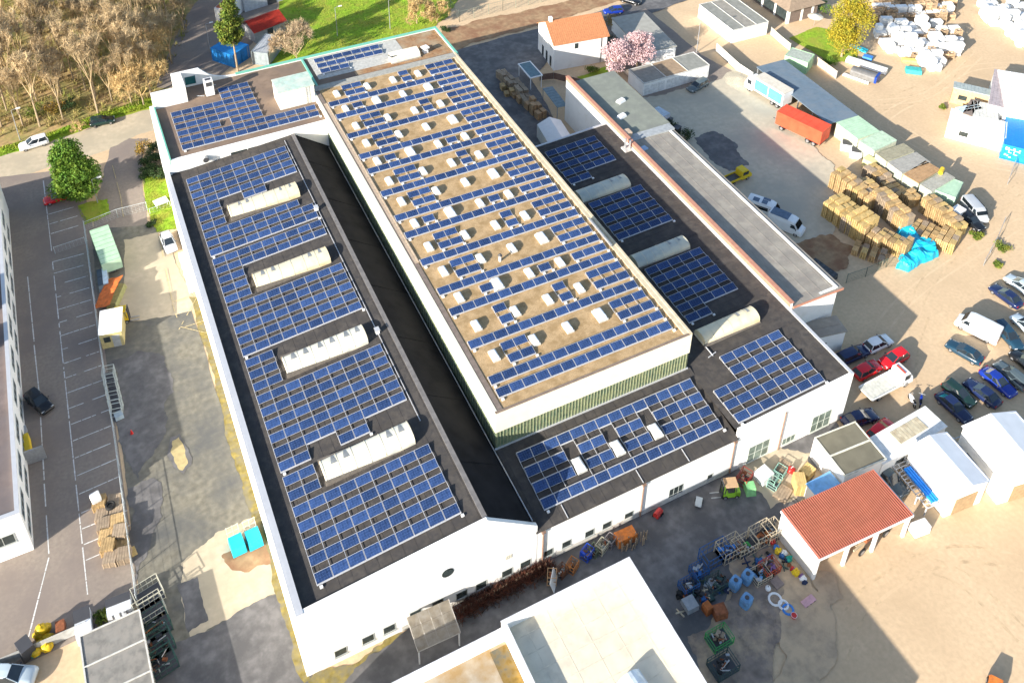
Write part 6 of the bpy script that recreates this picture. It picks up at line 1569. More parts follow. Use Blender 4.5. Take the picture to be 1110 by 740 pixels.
# ------------------------------------------------------------------ pallet stacks
PST = {}
def pallet_mesh(n, l=1.2, w=.8, mt=WOOD, key=None):
    k = (n, l, w, mt.name)
    if k not in PST:
        m = MB(); rnd = random.Random(n)
        for i in range(n):
            z = i*.145; dx = rnd.uniform(-.02, .02); dy = rnd.uniform(-.02, .02)
            for y in (-w/2+.05, 0, w/2-.05): m.box(dx, y+dy, z+.06, l, .1, .1)
            if i < n-1: m.box(dx, dy, z+.128, l, w, .025)
        z = (n-1)*.145
        for b in range(5): m.box(dx, -w/2+w*(b+.5)/5+dy, z+.128, l, w/5-.03, .03)
        PST[k] = m.mesh('pallets', mt)
    return PST[k]
def pallet_stack(label, xy, n, ang, mt=WOOD, l=1.2, w=.8, group='pallet stacks in the pallet yard', z=0, name='pallet_stack'):
    o = bpy.data.objects.new(name, pallet_mesh(n, l, w, mt)); COL.objects.link(o); o.location = (xy[0], xy[1], z); o.rotation_euler = (0, 0, ang); return tag(o, label, 'pallets', group)
WOODY = mat('yellow_wood', (.52, .37, .15), .9, var=.22, scale=2.2, rand=.2)
rnd = random.Random(33)
rows = [('rear', (909, 184), (946, 208), 3.3, 22, 2), ('second', (936, 190), (984, 232), 3.2, 21, 2), ('third', (944, 179), (990, 213), 2.0, 13, 2), ('left', (905, 212), (942, 238), 3.5, 24, 3), ('front left', (920, 232), (955, 252), 2.8, 19, 2), ('low front', (930, 262), (958, 272), 1.8, 12, 2), ('right', (994, 240), (1036, 258), 1.8, 12, 3), ('end', (1008, 214), (1042, 240), 2.6, 18, 2), ('middle', (958, 248), (984, 262), 2.6, 18, 2)]
for nm, a, b, zt, n, wide in rows:
    A = Vector(G(*a, zt)); B = Vector(G(*b, zt)); d = B-A; L = d.length; k = max(2, int(L/.92)+1); ang = math.atan2(d.y, d.x); pr = Vector((-d.y, d.x)).normalized()
    base = n
    for i in range(k):
        if i % 4 == 0: base = n+rnd.randint(-4, 2)
        for j in range(wide):
            p = A+d*(i/(k-1))+pr*(j*1.24-.6*(wide-1)+rnd.uniform(-.05, .05)); nn = max(4, base+rnd.randint(-1, 1))
            mt = WOODY if nm == 'left' or rnd.random() < .2 else (WOODG if rnd.random() < .25 else WOOD)
            pallet_stack('%s pallet stack from the left, %s row, %s column, pallet yard' % (ORD[min(i+1, 20)], nm, ORD[j+1]), p, nn, ang+math.pi/2+rnd.uniform(-.05, .05), mt)
# stacks by the lane behind the raised hall
rows = [((544, 76), (556, 88), 1.7, 12, WOODG), ((558, 86), (572, 106), 1.6, 11, WOODG), ((548, 92), (552, 98), 1.0, 7, WOOD), ((575, 108), (586, 118), 1.9, 13, CARD), ((560, 98), (566, 104), 1.3, 9, CARD)]
c_ = 0
for a, b, zt, n, mt in rows:
    A = Vector(G(*a, zt)); B = Vector(G(*b, zt)); d = B-A; k = max(2, int(d.length/1.25)+1); ang = math.atan2(d.y, d.x); pr = Vector((-d.y, d.x)).normalized()
    for i in range(k):
        for j in (0, 1):
            c_ += 1; p = A+d*(i/(k-1))+pr*(j*1.0-.5)
            pallet_stack('%s stack of %s pallets from the top on the rear lane' % (ORD[min(c_, 20)], 'grey' if mt is WOODG else ('brown' if mt is CARD else 'fresh')), p, max(3, n+rnd.randint(-3, 2)), ang+rnd.uniform(-.1, .1), mt, group='pallet stacks on the rear lane')
# cyan tarpaulin over goods
poly = GL([(973, 242), (984, 237), (1000, 254), (1014, 262), (1018, 272), (986, 288), (973, 284), (976, 274), (990, 268), (975, 250)], 1.1)
cx = sum(p[0] for p in poly)/len(poly); cy = sum(p[1] for p in poly)/len(poly)
t = thing('tarpaulin', 'bright cyan tarpaulin spread over goods in an L shape', 'tarpaulin', (cx, cy, 0))
from mathutils.geometry import tessellate_polygon
pl = [Vector((x-cx, y-cy)) for x, y in poly]
fine = [Vector(p) for p in rag([tuple(p) for p in pl], .12, 1, 5)]
pts3 = [(p.x, p.y) for p in fine]; inner = []
rnd = random.Random(6); k = 0
bmx = bmesh.new()
vs = [bmx.verts.new((x, y, .75+rnd.uniform(-.15, .15))) for x, y in pts3]
f = bmx.faces.new(vs); bmesh.ops.triangulate(bmx, faces=[f]); bmesh.ops.subdivide_edges(bmx, edges=bmx.edges[:], cuts=3, use_grid_fill=True)
bnd = {v for e in bmx.edges if len(e.link_faces) == 1 for v in e.verts}
for v in bmx.verts:
    if v not in bnd: v.co.z = 1.15+.28*math.sin(v.co.x*2.1)*math.cos(v.co.y*1.7)+rnd.uniform(-.08, .08)
r = bmesh.ops.extrude_edge_only(bmx, edges=[e for e in bmx.edges if len(e.link_faces) == 1])
for v in r['geom']:
    if isinstance(v, bmesh.types.BMVert): v.co.z = .02; v.co.x *= 1.04; v.co.y *= 1.04
bmesh.ops.recalc_face_normals(bmx, faces=bmx.faces)
me = bpy.data.meshes.new('sheet'); bmx.to_mesh(me); bmx.free(); me.materials.append(CYAN); o = bpy.data.objects.new('sheet', me); COL.objects.link(o); o.parent = t
m = MB(); m.bar((-2, -1, 1.45), (1.2, .6, 1.5), .04); m.bar((-.5, -2.2, 1.35), (.8, 1.6, 1.5), .04); m.build('strap', LBLUE, t)
# ------------------------------------------------------------------ goods yard, top right
def crate_mesh():
    m = MB()
    for z in (.0, .35, .7, 1.05):
        for s_ in (-1, 1): m.box(0, s_*.5, z+.12, 1.2, .03, .2); m.box(s_*.6, 0, z+.12, .03, 1.0, .2)
    for sx in (-1, 1):
        for sy in (-1, 1): m.box(sx*.57, sy*.47, .65, .08, .08, 1.3)
    m.box(0, 0, .1, 1.16, .96, .06); m.box(0, 0, .9, 1.1, .9, .1)
    return m
def bag_mesh(seed):
    m = MB(); rnd = random.Random(seed); rg = []
    for z, k in ((0, .9), (.15, 1), (.6, 1.06), (1.12, 1.0), (1.2, .88), (1.22, .3)):
        rg.append([(x*k+rnd.uniform(-.025, .025), y*k+rnd.uniform(-.025, .025), z) for x, y in ((.6, -.5), (.6, .5), (.5, .6), (-.5, .6), (-.6, .5), (-.6, -.5), (-.5, -.6), (.5, -.6))])
    m.loft(rg); return m
def board_mesh(seed):
    m = MB(); rnd = random.Random(seed); z = .12
    for x in (-.8, 0, .8): m.box(x, 0, .06, .1, 1.1, .12)
    while z < 1.3: h = rnd.uniform(.12, .3); m.box(rnd.uniform(-.05, .05), rnd.uniform(-.04, .04), z+h/2, 2.2+rnd.uniform(-.1, .1), 1.15, h-.02); z += h
    return m
WRAP = mat('white_wrap', (.78, .78, .76), .5, var=.08, scale=2, rand=.08)
BOARDW = mat('white_boards', (.74, .74, .72), .6, var=.10, scale=2.5, rand=.08)
CRATEB = mat('brown_crate', (.44, .31, .19), .85, var=.3, scale=2, rand=.3)
bagm = [bag_mesh(i).mesh('bag', WRAP, False) for i in range(2)]; brd = [board_mesh(i).mesh('boards', BOARDW) for i in range(2)]; crm = crate_mesh().mesh('crate', CRATEB)
def yard(px, step, seed, kinds, grp, where, skip=.08, maxn=75):
    P = [Vector(v) for v in GL(px)]; rnd = random.Random(seed); ang = -.42
    ca, sa = math.cos(ang), math.sin(ang); rot = lambda p: Vector((p.x*ca+p.y*sa, -p.x*sa+p.y*ca)); irot = lambda p: Vector((p.x*ca-p.y*sa, p.x*sa+p.y*ca))
    Q = [rot(p) for p in P]; x0, x1 = min(q.x for q in Q), max(q.x for q in Q); y0, y1 = min(q.y for q in Q), max(q.y for q in Q)
    ri = 0; y = y0+.7; c = 0
    while y < y1:
        ri += 1; ci = 0; x = x0+.7
        kd = kinds[ri % len(kinds)]
        while x < x1:
            p = Vector((x, y)); w_ = 2.5 if kd == 'boards' else 1.45
            if inside(p, Q) and rnd.random() > skip and c < maxn:
                ci += 1; c += 1; q = irot(p); st = 2 if rnd.random() < .35 else 1
                me = {'bag': bagm[rnd.randrange(2)], 'boards': brd[rnd.randrange(2)], 'crate': crm}[kd]
                nm = {'bag': 'bulk_bag', 'boards': 'board_stack', 'crate': 'lattice_crate'}[kd]; ct = {'bag': 'bag', 'boards': 'board stack', 'crate': 'crate'}[kd]
                desc = {'bag': 'white bulk bag', 'boards': 'stack of white boards', 'crate': 'brown lattice crate'}[kd]
                for s_ in range(st):
                    o = bpy.data.objects.new(nm, me); COL.objects.link(o); o.location = (q.x+rnd.uniform(-.12, .12), q.y+rnd.uniform(-.12, .12), 1.24*s_+(.06 if s_ else 0)); o.rotation_euler = (0, 0, ang+rnd.uniform(-.12, .12)); k_ = rnd.uniform(.92, 1.05); o.scale = (k_, k_, k_*rnd.uniform(.85, 1.1) if st == 1 else 1)
                    tag(o, '%s%s, %s in %s row of the %s' % (desc, ', upper' if s_ else '', ORD[min(ci, 20)], ORD[min(ri, 20)], where), ct, grp)
            x += w_+rnd.uniform(-.15, .0)
        y += step
yard([(948, 40), (962, 24), (1010, 26), (1042, 48), (1036, 66), (1018, 78), (1006, 76), (985, 62), (960, 56)], 1.3, 3, ['boards', 'bag', 'boards', 'boards', 'crate'], 'goods in the upper yard', 'upper goods yard')
yard([(944, -10), (1030, -18), (1036, 18), (1015, 30), (975, 20), (945, 26)], 1.35, 4, ['crate', 'boards', 'crate', 'crate', 'bag'], 'goods at the top edge', 'top edge goods block')
yard([(1058, -20), (1150, -30), (1150, 40), (1108, 52), (1098, 48), (1064, 20)], 1.35, 5, ['boards', 'bag', 'boards'], 'goods at the top right corner', 'top right goods block', skip=.12)
# odd long goods at the yard edge
def slab_item(label, p0, p1, w, h, m_, z=.0, name='board', cat='board', legs=True, rz=0):
    (cx, cy), L, a = seg(p0, p1, z+h); t = thing(name, label, cat, (cx, cy, z), a)
    m = MB(); m.box(0, 0, h/2+.1, L, w, h, tx=.98, ty=.9); m.build('body', m_, t)
    m = MB(); m.box(-L*.3, 0, .05, .12, w*.9, .1); m.box(L*.3, 0, .05, .12, w*.9, .1); m.build('bearer', WOODG, t); return t
slab_item('long white beam lying in the timber yard nearest the willow', (918, 62), (962, 76), 1.2, .9, WHITEP, name='beam', cat='beam')
slab_item('white beam with turquoise end at the foot of the willow', (922, 48), (940, 55), 1.0, .5, mat('turquoise', (.03, .5, .62), .4), name='beam', cat='beam')
slab_item('blue sheet bundle behind the dark covered trailer', (936, 60), (946, 63), 1.3, .5, BLUEP, name='bundle', cat='bundle')
slab_item('yellow plank bundle at the front of the goods yard', (978, 64), (998, 66), 1.0, .5, mat('straw_yellow', (.72, .60, .16), .6), name='bundle', cat='bundle')
slab_item('turquoise boat shaped skip at the yard front', (982, 74), (999, 76), 1.6, .8, mat('sea_green', (.05, .42, .40), .5), name='skip', cat='skip')
slab_item('white plank lying on sand in front of the dark covered trailer', (914, 80), (942, 90), .7, .3, WHITEP, name='plank', cat='plank')
(cx, cy), L, a = seg((926, 74), (950, 82), 1.6)
t = thing('covered_trailer', 'dark grey covered trailer with blue tail beside the timber yard', 'trailer', (cx, cy, 0), a)
m = MB(); arc = [(-1.1*math.cos(math.pi*i/10), .8+1.0*math.sin(math.pi*i/10)**.6) for i in range(11)]; m.loft([[(x, y, z) for y, z in [(-1.1, .5)]+arc+[(1.1, .5)]] for x in (-2.4, 2.1)]); m.build('cover', mat('tarp_grey', (.16, .155, .15), .5), t, fix=True)
m = MB(); m.b0(2.1, -1.1, .5, 2.5, 1.1, 1.8); m.build('tailboard', mat('deep_blue', (.01, .05, .30), .4), t)
for s_ in (-1, 1): add_wheel(t, -.4, s_*1.0, .35); add_wheel(t, .6, s_*1.0, .35)
# crates with dark fruit boxes near the red trailer
for i, (p, lb) in enumerate([((917, 161), 'left of two white tubs with dark lids beside the red trailer'), ((927, 169), 'right of two white tubs with dark lids beside the pallet yard')]):
    q = G(*p); t = thing('storage_tub', lb, 'tub', (*q, 0), -.75, 'white tubs')
    m = MB(); m.box(0, 0, .6, 1.9, 1.7, 1.2, tx=.92, ty=.92); m.build('body', WHITEP, t); m = MB(); m.box(0, 0, 1.23, 1.5, 1.3, .08); m.build('lid', DGREY, t)
slab_item('yellow sheet leaning at the end of the pale green shed', (938, 170), (950, 176), 1.6, 1.6, mat('pale_yellow', (.66, .58, .28), .7), name='sheet_stack', cat='sheets')
slab_item('long white pipe bundle along the shed row behind the pallets', (955, 176), (990, 200), .8, 1.4, mat('pipe_white', (.60, .62, .66), .4), name='pipe_bundle', cat='pipes')
slab_item('white cabinet by the silver van at the end of the pallet yard', (1034, 224), (1044, 230), 2.0, 1.7, WHITEP, name='cabinet', cat='cabinet')
slab_item('low dark scrap heap beside the lattice fence', (880, 282), (905, 300), 1.6, .9, mat('scrap_dark', (.06, .065, .07), .7, var=.6), name='scrap_heap', cat='scrap')
slab_item('grey container in the shade behind the workshop', (709, 118), (722, 126), 2.4, 2.2, mat('pale_blue_white', (.50, .56, .62), .6), name='site_box', cat='container')
for i, (p, lb) in enumerate([((724, 136), 'tall dark bin in the shade behind the workshop'), ((733, 145), 'dark green waste bin next to the conifer behind the workshop')]):
    q = G(*p); t = thing('waste_bin', lb, 'waste bin', (*q, 0), .4, 'dark bins behind the workshop'); m = MB(); m.box(0, 0, .7, 1.2, 1.0, 1.3, tx=1, ty=1); m.build('body', mat('bin_black', (.02, .025, .025), .5), t); m = MB(); m.box(0, 0, 1.4, 1.3, 1.1, .12); m.build('lid', DGREY, t)
# gravel heap
q = G(805, 88); t = thing('gravel_heap', 'flattened heap of pale gravel in front of the garages', 'gravel heap', (*q, 0)); m = MB(); rnd = random.Random(2)
m.grid(24, 24, lambda u, v: ((u-.5)*11, (v-.5)*11, max(-.05, 1.0*math.exp(-((u-.5)**2+(v-.5)**2)*16)-.12+.06*math.sin(u*31)*math.sin(v*27)))); o = m.build('heap', mat('gravel_pale', (.46, .41, .31), .95, var=.2, scale=5, bump=.5), t, smooth=True)
# ------------------------------------------------------------------ left yard items
c, L, W, a = rect3((97, 250), (110, 287), (131, 280), 2.6)
t = thing('green_trailer', 'long pale green tarpaulin trailer parked by the yard gate', 'trailer', (*c, 0), a)
m = MB(); m.box(0, 0, 1.75, L, W, 1.7); m.build('cover', PALEGREEN, t)
m = MB()
for i in range(9): m.box(-L/2+.2+(L-.4)*i/8, 0, 2.62, .05, W+.04, .04); m.box(-L/2+.2+(L-.4)*i/8, W/2+.02, 1.75, .05, .03, 1.7); m.box(-L/2+.2+(L-.4)*i/8, -W/2-.02, 1.75, .05, .03, 1.7)
m.build('bow', mat('bow_green', (.22, .38, .24), .6), t)
m = MB(); m.box(0, 0, .75, L, .9, .25); m.build('chassis', DGREY, t)
for s_ in (-1, 1):
    for x in (-L*.32, L*.2, L*.34): add_wheel(t, x, s_*(W/2-.2), .42)
c, L, W, a = rect3((104, 292), (106, 310), (118, 308), 1.5)
t = thing('lidded_skip', 'skip with bluish white and dark lids next to the green trailer', 'skip', (*c, 0), a)
m = MB(); m.box(0, 0, .7, L, W, 1.3, tx=.9, ty=.9); m.build('body', mat('skip_grey_blue', (.22, .28, .32), .6), t)
for k in (-1, 1):
    m = MB(); m.box(k*L*.24, W*.24, 1.42, L*.46, W*.46, .1); m.build('lid', mat('lid_ice', (.55, .66, .72), .3), t); m = MB(); m.box(k*L*.24, -W*.24, 1.42, L*.46, W*.46, .1); m.build('lid', mat('lid_dark', (.05, .07, .09), .4), t)
c, L, W, a = rect3((109, 330), (121, 304), (130, 310), 1.2)
t = thing('open_skip', 'rust orange sheet leaning over an open olive skip', 'skip', (*c, 0), a)
m = MB(); m.box(0, -.5, .5, L, W*.9, 1.0, tx=.85, ty=.85); m.build('body', mat('skip_olive', (.28, .28, .12), .7, var=.2), t)
m = MB(); m.grid(10, 6, lambda u, v: (-L*.62+L*1.24*u, W*1.0-W*1.5*v, .9+.75*v+.35*math.sin(u*3.1)+.07*math.sin(u*19+v*7))); m.grid(10, 6, lambda u, v: (-L*.62+L*1.24*(1-u), W*1.0-W*1.5*v, .86+.75*v+.35*math.sin((1-u)*3.1)+.07*math.sin((1-u)*19+v*7))); m.build('cover_sheet', mat('sheet_rust_orange', (.62, .15, .03), .7, var=.25), t)
slab_house('flat white roofed hut at the fence on the left yard', (107, 363), (131, 358), (127, 334), 2.6, mat('hut_tan', (.45, .38, .18), .8), mat('hut_white', (.78, .78, .76), .5), name='hut', cat='hut', grp='huts on the left yard', ribs=False)
def cage(label, p, ang, l, w, h, mt, grp, name='cage_trolley', cat='trolley', fill=None, fillh=.5):
    q = G(*p); t = thing(name, label, cat, (*q, 0), ang, grp); m = MB()
    for sx in (-1, 1):
        for sy in (-1, 1): m.box(sx*l/2, sy*w/2, h/2, .07, .07, h)
    for z in (.15, h*.55, h):
        for s_ in (-1, 1): m.box(0, s_*w/2, z, l, .05, .05); m.box(s_*l/2, 0, z, .05, w, .05)
    for i in range(1, 5): m.box(-l/2+l*i/5, -w/2, h/2, .03, .03, h); m.box(-l/2+l*i/5, w/2, h/2, .03, .03, h)
    m.build('frame', mt, t); m = MB(); m.box(0, 0, .16, l-.06, w-.06, .08); m.build('base', DGREY, t)
    if fill:
        m = MB(); rr = random.Random(len(label)*31+int(p[0]*10)); pal = [fill, mat('junk_dark', (.035, .04, .045), .7, var=.5), RUST, STEEL, mat('junk_brown', (.13, .085, .06), .8, var=.4)]
        for k in range(16):
            x, y, z = rr.uniform(-.42, .42)*l, rr.uniform(-.42, .42)*w, .22+rr.random()*fillh; s_ = rr.uniform(.10, .26); mi = 0 if rr.random() < .35 else rr.randrange(1, 5); q_ = rr.random()
            if q_ < .45: m.box(x*.85, y*.8, z, s_*2.4, s_*1.4, s_, rr.uniform(0, 3), mi)
            elif q_ < .8: m.tube((x, y, z), (x*.3+rr.uniform(-.5, .5)*l*.6, y*.3, z+rr.uniform(-.1, .5)), s_*.35, n=6, mi=mi)
            else: m.torus((x*.7, y*.7, z), s_*.9, s_*.25, rr.choice('xyz'), 10, 5, mi)
        m.build('contents', pal, t)
    return t
CAGEP = mat('cage_pale', (.52, .56, .52), .5)
for i in range(5): cage('%s pale cage trolley from the top in the row along the fence' % ORD[i+1], (119+i*2.1, 409+i*9.3), R_(80), 1.4, 1.3, 1.4, CAGEP, 'cage trolleys along the fence')
slab_item('small bluish board at the end of the cage trolley row', (124, 451), (133, 447), 1.0, .5, mat('board_ice', (.40, .48, .52), .5), name='crate', cat='crate')
for i, (p, lb) in enumerate([((258, 594), 'left cyan roll container in front of the long white wall'), ((276, 587), 'right cyan roll container close to the long white wall')]):
    q = G(*p); t = thing('roll_container', lb, 'container', (*q, 0), R_(4), 'cyan roll containers')
    m = MB(); m.box(0, 0, .7, 1.45, 1.9, 1.1, tx=.95, ty=.8); m.build('body', mat('bin_cyan', (.02, .45, .62), .4, var=.1), t)
    m = MB()
    for x in (-.6, 0, .6): m.bar((x, 1.0, 0), (x, 1.5, 1.9), .06)
    for z in (.7, 1.2, 1.8): m.bar((-.7, 1.0+.5*z/1.9, z), (.7, 1.0+.5*z/1.9, z), .06)
    m.build('rear_frame', mat('frame_cream', (.6, .55, .42), .7), t)
    for sx in (-.6, .6):
        for sy in (-.7, .7):
            m = MB(); m.tube((sx-.05, sy, .1), (sx+.05, sy, .1), .1, n=8); m.build('castor', BLACK, t)
# wooden crates and boards stacked by the fence
rnd = random.Random(44)
k = 0
for i in range(6):
    for j in range(2):
        p = (109+i*2.4+j*15, 548+i*12.0-j*3); k += 1; q = G(*p)
        pallet_stack('%s crate of the %s column of timber goods beside the car park bays' % (ORD[i+1], ['left', 'right'][j]), q, rnd.randint(4, 9), R_(78+rnd.uniform(-6, 6)), WOODG if rnd.random() < .6 else WOOD, 1.5, 1.3, group='timber goods in the car park', name='crate_stack')
for i, (p, n_) in enumerate([((124, 606), 2), ((133, 603), 2), ((141, 600), 1)]): pallet_stack('%s fresh yellow pallet lying below the timber goods' % ORD[i+1], G(*p), n_, R_(10), WOODY, 1.3, 1.1, group='loose yellow pallets', name='pallet')
q = G(107, 549); t = thing('bulk_bag', 'white bulk bag on top end of the timber goods in the car park', 'bag', (*q, 1.2), .2); o = bpy.data.objects.new('bag', bagm[0]); COL.objects.link(o); o.parent = t; o.scale = (.8, .8, .7)
q = G(121, 552); t = thing('tyre_stack', 'black tyre stack among the timber goods', 'tyres', (*q, 0)); 
for i in range(4):
    m = MB(); m.torus((0, 0, .12+.22*i), .42, .13); m.build('tyre', BLACK, t)
# open boxes by the grey garages
for i, (A, B, C3, lb) in enumerate([((79, 662), (96, 655), (101, 683), 'left white fronted box with a dark lid above the grey garages'), ((114, 650), (140, 640), (146, 656), 'right white fronted box tilted open beside the fence end')]):
    c, L, W, a = rect3(A, B, C3, 1.5); t = thing('white_box', lb, 'box', (*c, 0), a, 'white boxes by the grey garages')
    m = MB(); m.box(0, 0, .7, L, W, 1.4); m.build('body', mat('box_white_blue', (.62, .66, .72), .6), t)
    m = MB(); m.box(0, W*.26, 1.46, L+.05, W*.48, .1); m.build('lid', DGREY, t)
    m = MB()
    for k in range(3): m.box(-L*.3+L*.3*k, -W/2-.03, .7, .08, .05, 1.3)
    m.build('strap', STEEL, t)
rnd = random.Random(77)
for i, (p, z) in enumerate([((50, 684), 0), ((44, 690), 0), ((53, 694), 0), ((46, 700), 0), ((40, 708), 0), ((52, 703), 0), ((48, 688), .7)]):
    q = G(*p); o = MB(); o.blob((0, 0, .42), .55, 60+i, 0, 10, 7, (1.15, .9, .8), .12); b = o.build('yellow_sack', mat('sack_yellow', (.66, .43, .015), .5, var=.2, scale=2), smooth=True); b.location = (*q, z); tag(b, '%s yellow sack from the top of the pile at the barrier' % ORD[i+1] if z == 0 else 'yellow sack lying on top of the pile at the barrier', 'sack', 'yellow sacks')
slab_item('small copper brown crate beside the yellow sacks', (60, 682), (70, 678), 1.6, .9, RUST, name='crate', cat='crate')
slab_item('dark upright cabinet at the barrier left of the yellow sacks', (22, 692), (30, 704), 1.3, 1.6, DGREY, name='cabinet', cat='cabinet')
slab_item('teal sack beneath the yellow pile', (34, 705), (42, 703), 1.0, .5, mat('teal_sack', (.02, .35, .26), .6), name='crate', cat='crate')
for i in range(2): cage('%s pale ladder rack beside the fence end' % ['upper', 'lower'][i], (162+i*2, 648+i*17), R_(12), 2.6, 2.0, 1.6, mat('rack_cream', (.55, .53, .42), .6), 'racks beside the garages', 'storage_rack', 'rack')
for i in range(3): cage('%s dark green cage rack behind the grey garages' % ORD[i+1], (168+i*3, 682+i*20), R_(12), 2.8, 2.2, 1.8, mat('rack_green', (.05, .12, .09), .6), 'racks behind the garages', 'storage_rack', 'rack', fill=mat('dark_junk', (.03, .05, .04), .8, var=.5), fillh=.7)
slab_item('yellow high visibility load leaning at the office wall', (27, 470), (30, 488), .7, 1.3, YEL, name='cart', cat='cart')
q = G(175, 222); t = thing('picnic_table', 'white table on the small lawn beside the hall', 'table', (*q, 0), .2); m = MB(); m.box(0, 0, .74, 2.0, 1.4, .08); m.build('tabletop', WHITEP, t)
for sx in (-1, 1):
    for sy in (-1, 1):
        m = MB(); m.box(sx*.8, sy*.5, .35, .08, .08, .7); m.build('leg', WHITEP, t)
for i in range(5): pallet_stack('%s low white crate from the top, against the long hall wall' % ORD[i+1], G(198+i*2.6, 280+i*8.5), 4, R_(85), BOARDW, 1.3, .9, group='pale crates on the hall wall', name='crate_stack')
m = MB(); 
# red hydrant like post on the yard
q = G(143, 470); t = thing('traffic_cone', 'tiny red cone standing on the stained yard', 'cone', (*q, 0)); m = MB(); m.tube((0, 0, .03), (0, 0, .7), .2, .03, 10); m.build('cone', REDP, t); m = MB(); m.box(0, 0, .02, .5, .5, .04); m.build('base', REDP, t)
# ------------------------------------------------------------------ goods along the front wall
JUNK = [('tan board leaning on the wall', (598, 630), 1.0, 1.5, CARD, 60), ('brown wooden chair frame', (609, 622), 1.0, 1.1, mat('dark_brown', (.14, .06, .03), .8), 20), ('orange brown crate', (620, 617), 1.1, 1.3, mat('orange_brown', (.42, .17, .05), .8), 30),
        ('bright blue drum in a cream frame', (636, 603), 1.2, 1.2, mat('royal_blue', (.01, .07, .5), .4), 25), ('grey green rack', (644, 600), .9, 1.1, mat('moss_grey', (.12, .15, .10), .8), 25), ('pale cream lattice trolley', (652, 596), 1.2, 1.2, mat('cream_lattice', (.52, .48, .36), .7), 25), ('grey wire cart', (661, 590), 1.0, 1.2, mat('wire_grey', (.25, .22, .22), .7), 25)]
for i, (nm, p, l, h, mt, an) in enumerate(JUNK):
    cage(nm+' among goods under the small front windows', p, R_(an), l, .9, h, mt, 'goods along the front wall', 'goods_rack', 'rack', fill=mt, fillh=.6)
q = G(603, 634); t = thing('propped_board', 'tilted white panel propped at the end of the dry creeper', 'panel', (*q, 0), R_(50)); m = MB(); m.add([(-.9, 0, .05), (.9, 0, .05), (.9, .5, 1.5), (-.9, .5, 1.5), (-.9, .06, .05), (.9, .06, .05), (.9, .56, 1.5), (-.9, .56, 1.5)], [(0, 1, 2, 3), (7, 6, 5, 4), (0, 4, 5, 1), (3, 2, 6, 7), (0, 3, 7, 4), (1, 5, 6, 2)]); m.build('sheet', WHITEP, t); m = MB(); m.bar((0, .9, 0), (0, .45, 1.2), .05); m.build('prop', WOODG, t)
slab_item('orange topped bench along the front wall', (668, 583), (688, 574), 1.3, 1.1, ORANGE, name='bench', cat='bench')
for i in range(7):
    q = G(672+i*4.5, 596-i*2.0+(i % 2)*3); t = thing('timber_bundle', '%s upright bundle of weathered posts from the left below the orange bench' % ORD[i+1], 'posts', (*q, 0), 0, 'posts below the bench'); m = MB(); rnd = random.Random(i)
    for k in range(5): x, y = rnd.uniform(-.3, .3), rnd.uniform(-.3, .3); m.tube((x, y, 0), (x+rnd.uniform(-.2, .2), y+rnd.uniform(-.1, .3), rnd.uniform(.8, 1.5)), .06, n=5)
    m.build('post', WOODG, t)
q = G(713, 559); t = thing('pump', 'small red pump on wheels by the front wall', 'pump', (*q, 0), .4); m = MB(); m.box(0, 0, .5, 1.0, .6, .5); m.tube((-.5, 0, .8), (.4, 0, .8), .2, n=10); m.build('body', REDP, t); m = MB(); m.torus((-.3, .35, .25), .2, .06, 'y'); m.torus((.3, -.35, .25), .2, .06, 'y'); m.build('wheel', BLACK, t)
q = G(757, 546); t = thing('hand_cart', 'bare metal hand cart outside the large front window', 'cart', (*q, 0), .8); m = MB(); m.box(0, 0, .4, 1.2, .7, .06); m.bar((-.6, -.3, .4), (-.9, -.3, 1.1), .05); m.bar((-.6, .3, .4), (-.9, .3, 1.1), .05); m.bar((-.9, -.3, 1.1), (-.9, .3, 1.1), .05); m.build('frame', PALEST, t); m = MB(); m.torus((.3, .4, .2), .16, .05, 'y'); m.torus((.3, -.4, .2), .16, .05, 'y'); m.build('wheel', BLACK, t)
# goods on the concrete pad by the right hall
cage('dark red machine frame under the large right hall window', (806, 522), R_(25), 1.6, 1.2, 1.4, mat('dark_red', (.28, .03, .02), .6), 'machines on the pad', 'machine', 'machine', fill=mat('dark_red', (.28, .03, .02), .6), fillh=.7)
q = G(812, 532); t = thing('tipping_skip', 'mint green tipping skip on the dark lane', 'skip', (*q, 0), R_(70)); m = MB(); m.box(0, 0, .6, 1.5, 1.1, 1.0, tx=.6, ty=.9); m.build('body', mat('mint', (.22, .52, .22), .5), t); m = MB(); m.box(0, 0, .06, 1.3, .9, .12); m.build('base', DGREY, t)
slab_item('white sheeted pallet load beside the green chairs', (822, 517), (834, 508), 1.6, 1.0, WHITEP, name='pallet_load', cat='load')
for i, (p, lb) in enumerate([((836, 521), 'left mint garden chair frame on the pad'), ((845, 514), 'rear mint garden chair frame on the pad'), ((838, 527), 'front mint garden chair frame on the pad')]): cage(lb, p, R_(25), 1.2, 1.1, 1.0, mat('mint_frame', (.28, .48, .40), .5), 'mint frames on the pad', 'chair_frame', 'frame')
q = G(857, 512); t = thing('red_bag', 'bright red bag among the goods on the pad', 'bag', (*q, 0)); m = MB(); m.blob((0, 0, .45), .5, 3, 0, 10, 7, (1, .8, .9)); m.build('bag', REDP, t, smooth=True); m = MB(); m.bar((-.1, 0, .85), (.2, 0, 1.0), .06); m.build('strap', WHITEP, t)
pallet_stack('tall yellow wood stack right behind the red canopy', G(865, 530), 12, R_(62), WOODY, 1.8, 1.2, group='wood stacks on the pad')
pallet_stack('fresh timber stack nearest the olive roofed garage', G(874, 515), 8, R_(15), WOODY, 1.5, 1.2, group='wood stacks on the pad')
pallet_stack('flat grey brown board pile on the pad corner', G(848, 536), 3, R_(25), WOODG, 1.9, 1.5, group='wood stacks on the pad')
pallet_stack('grey brown pallet lying near the right hall wall', G(848, 506), 2, R_(25), WOODG, 1.8, 1.3, group='wood stacks on the pad')
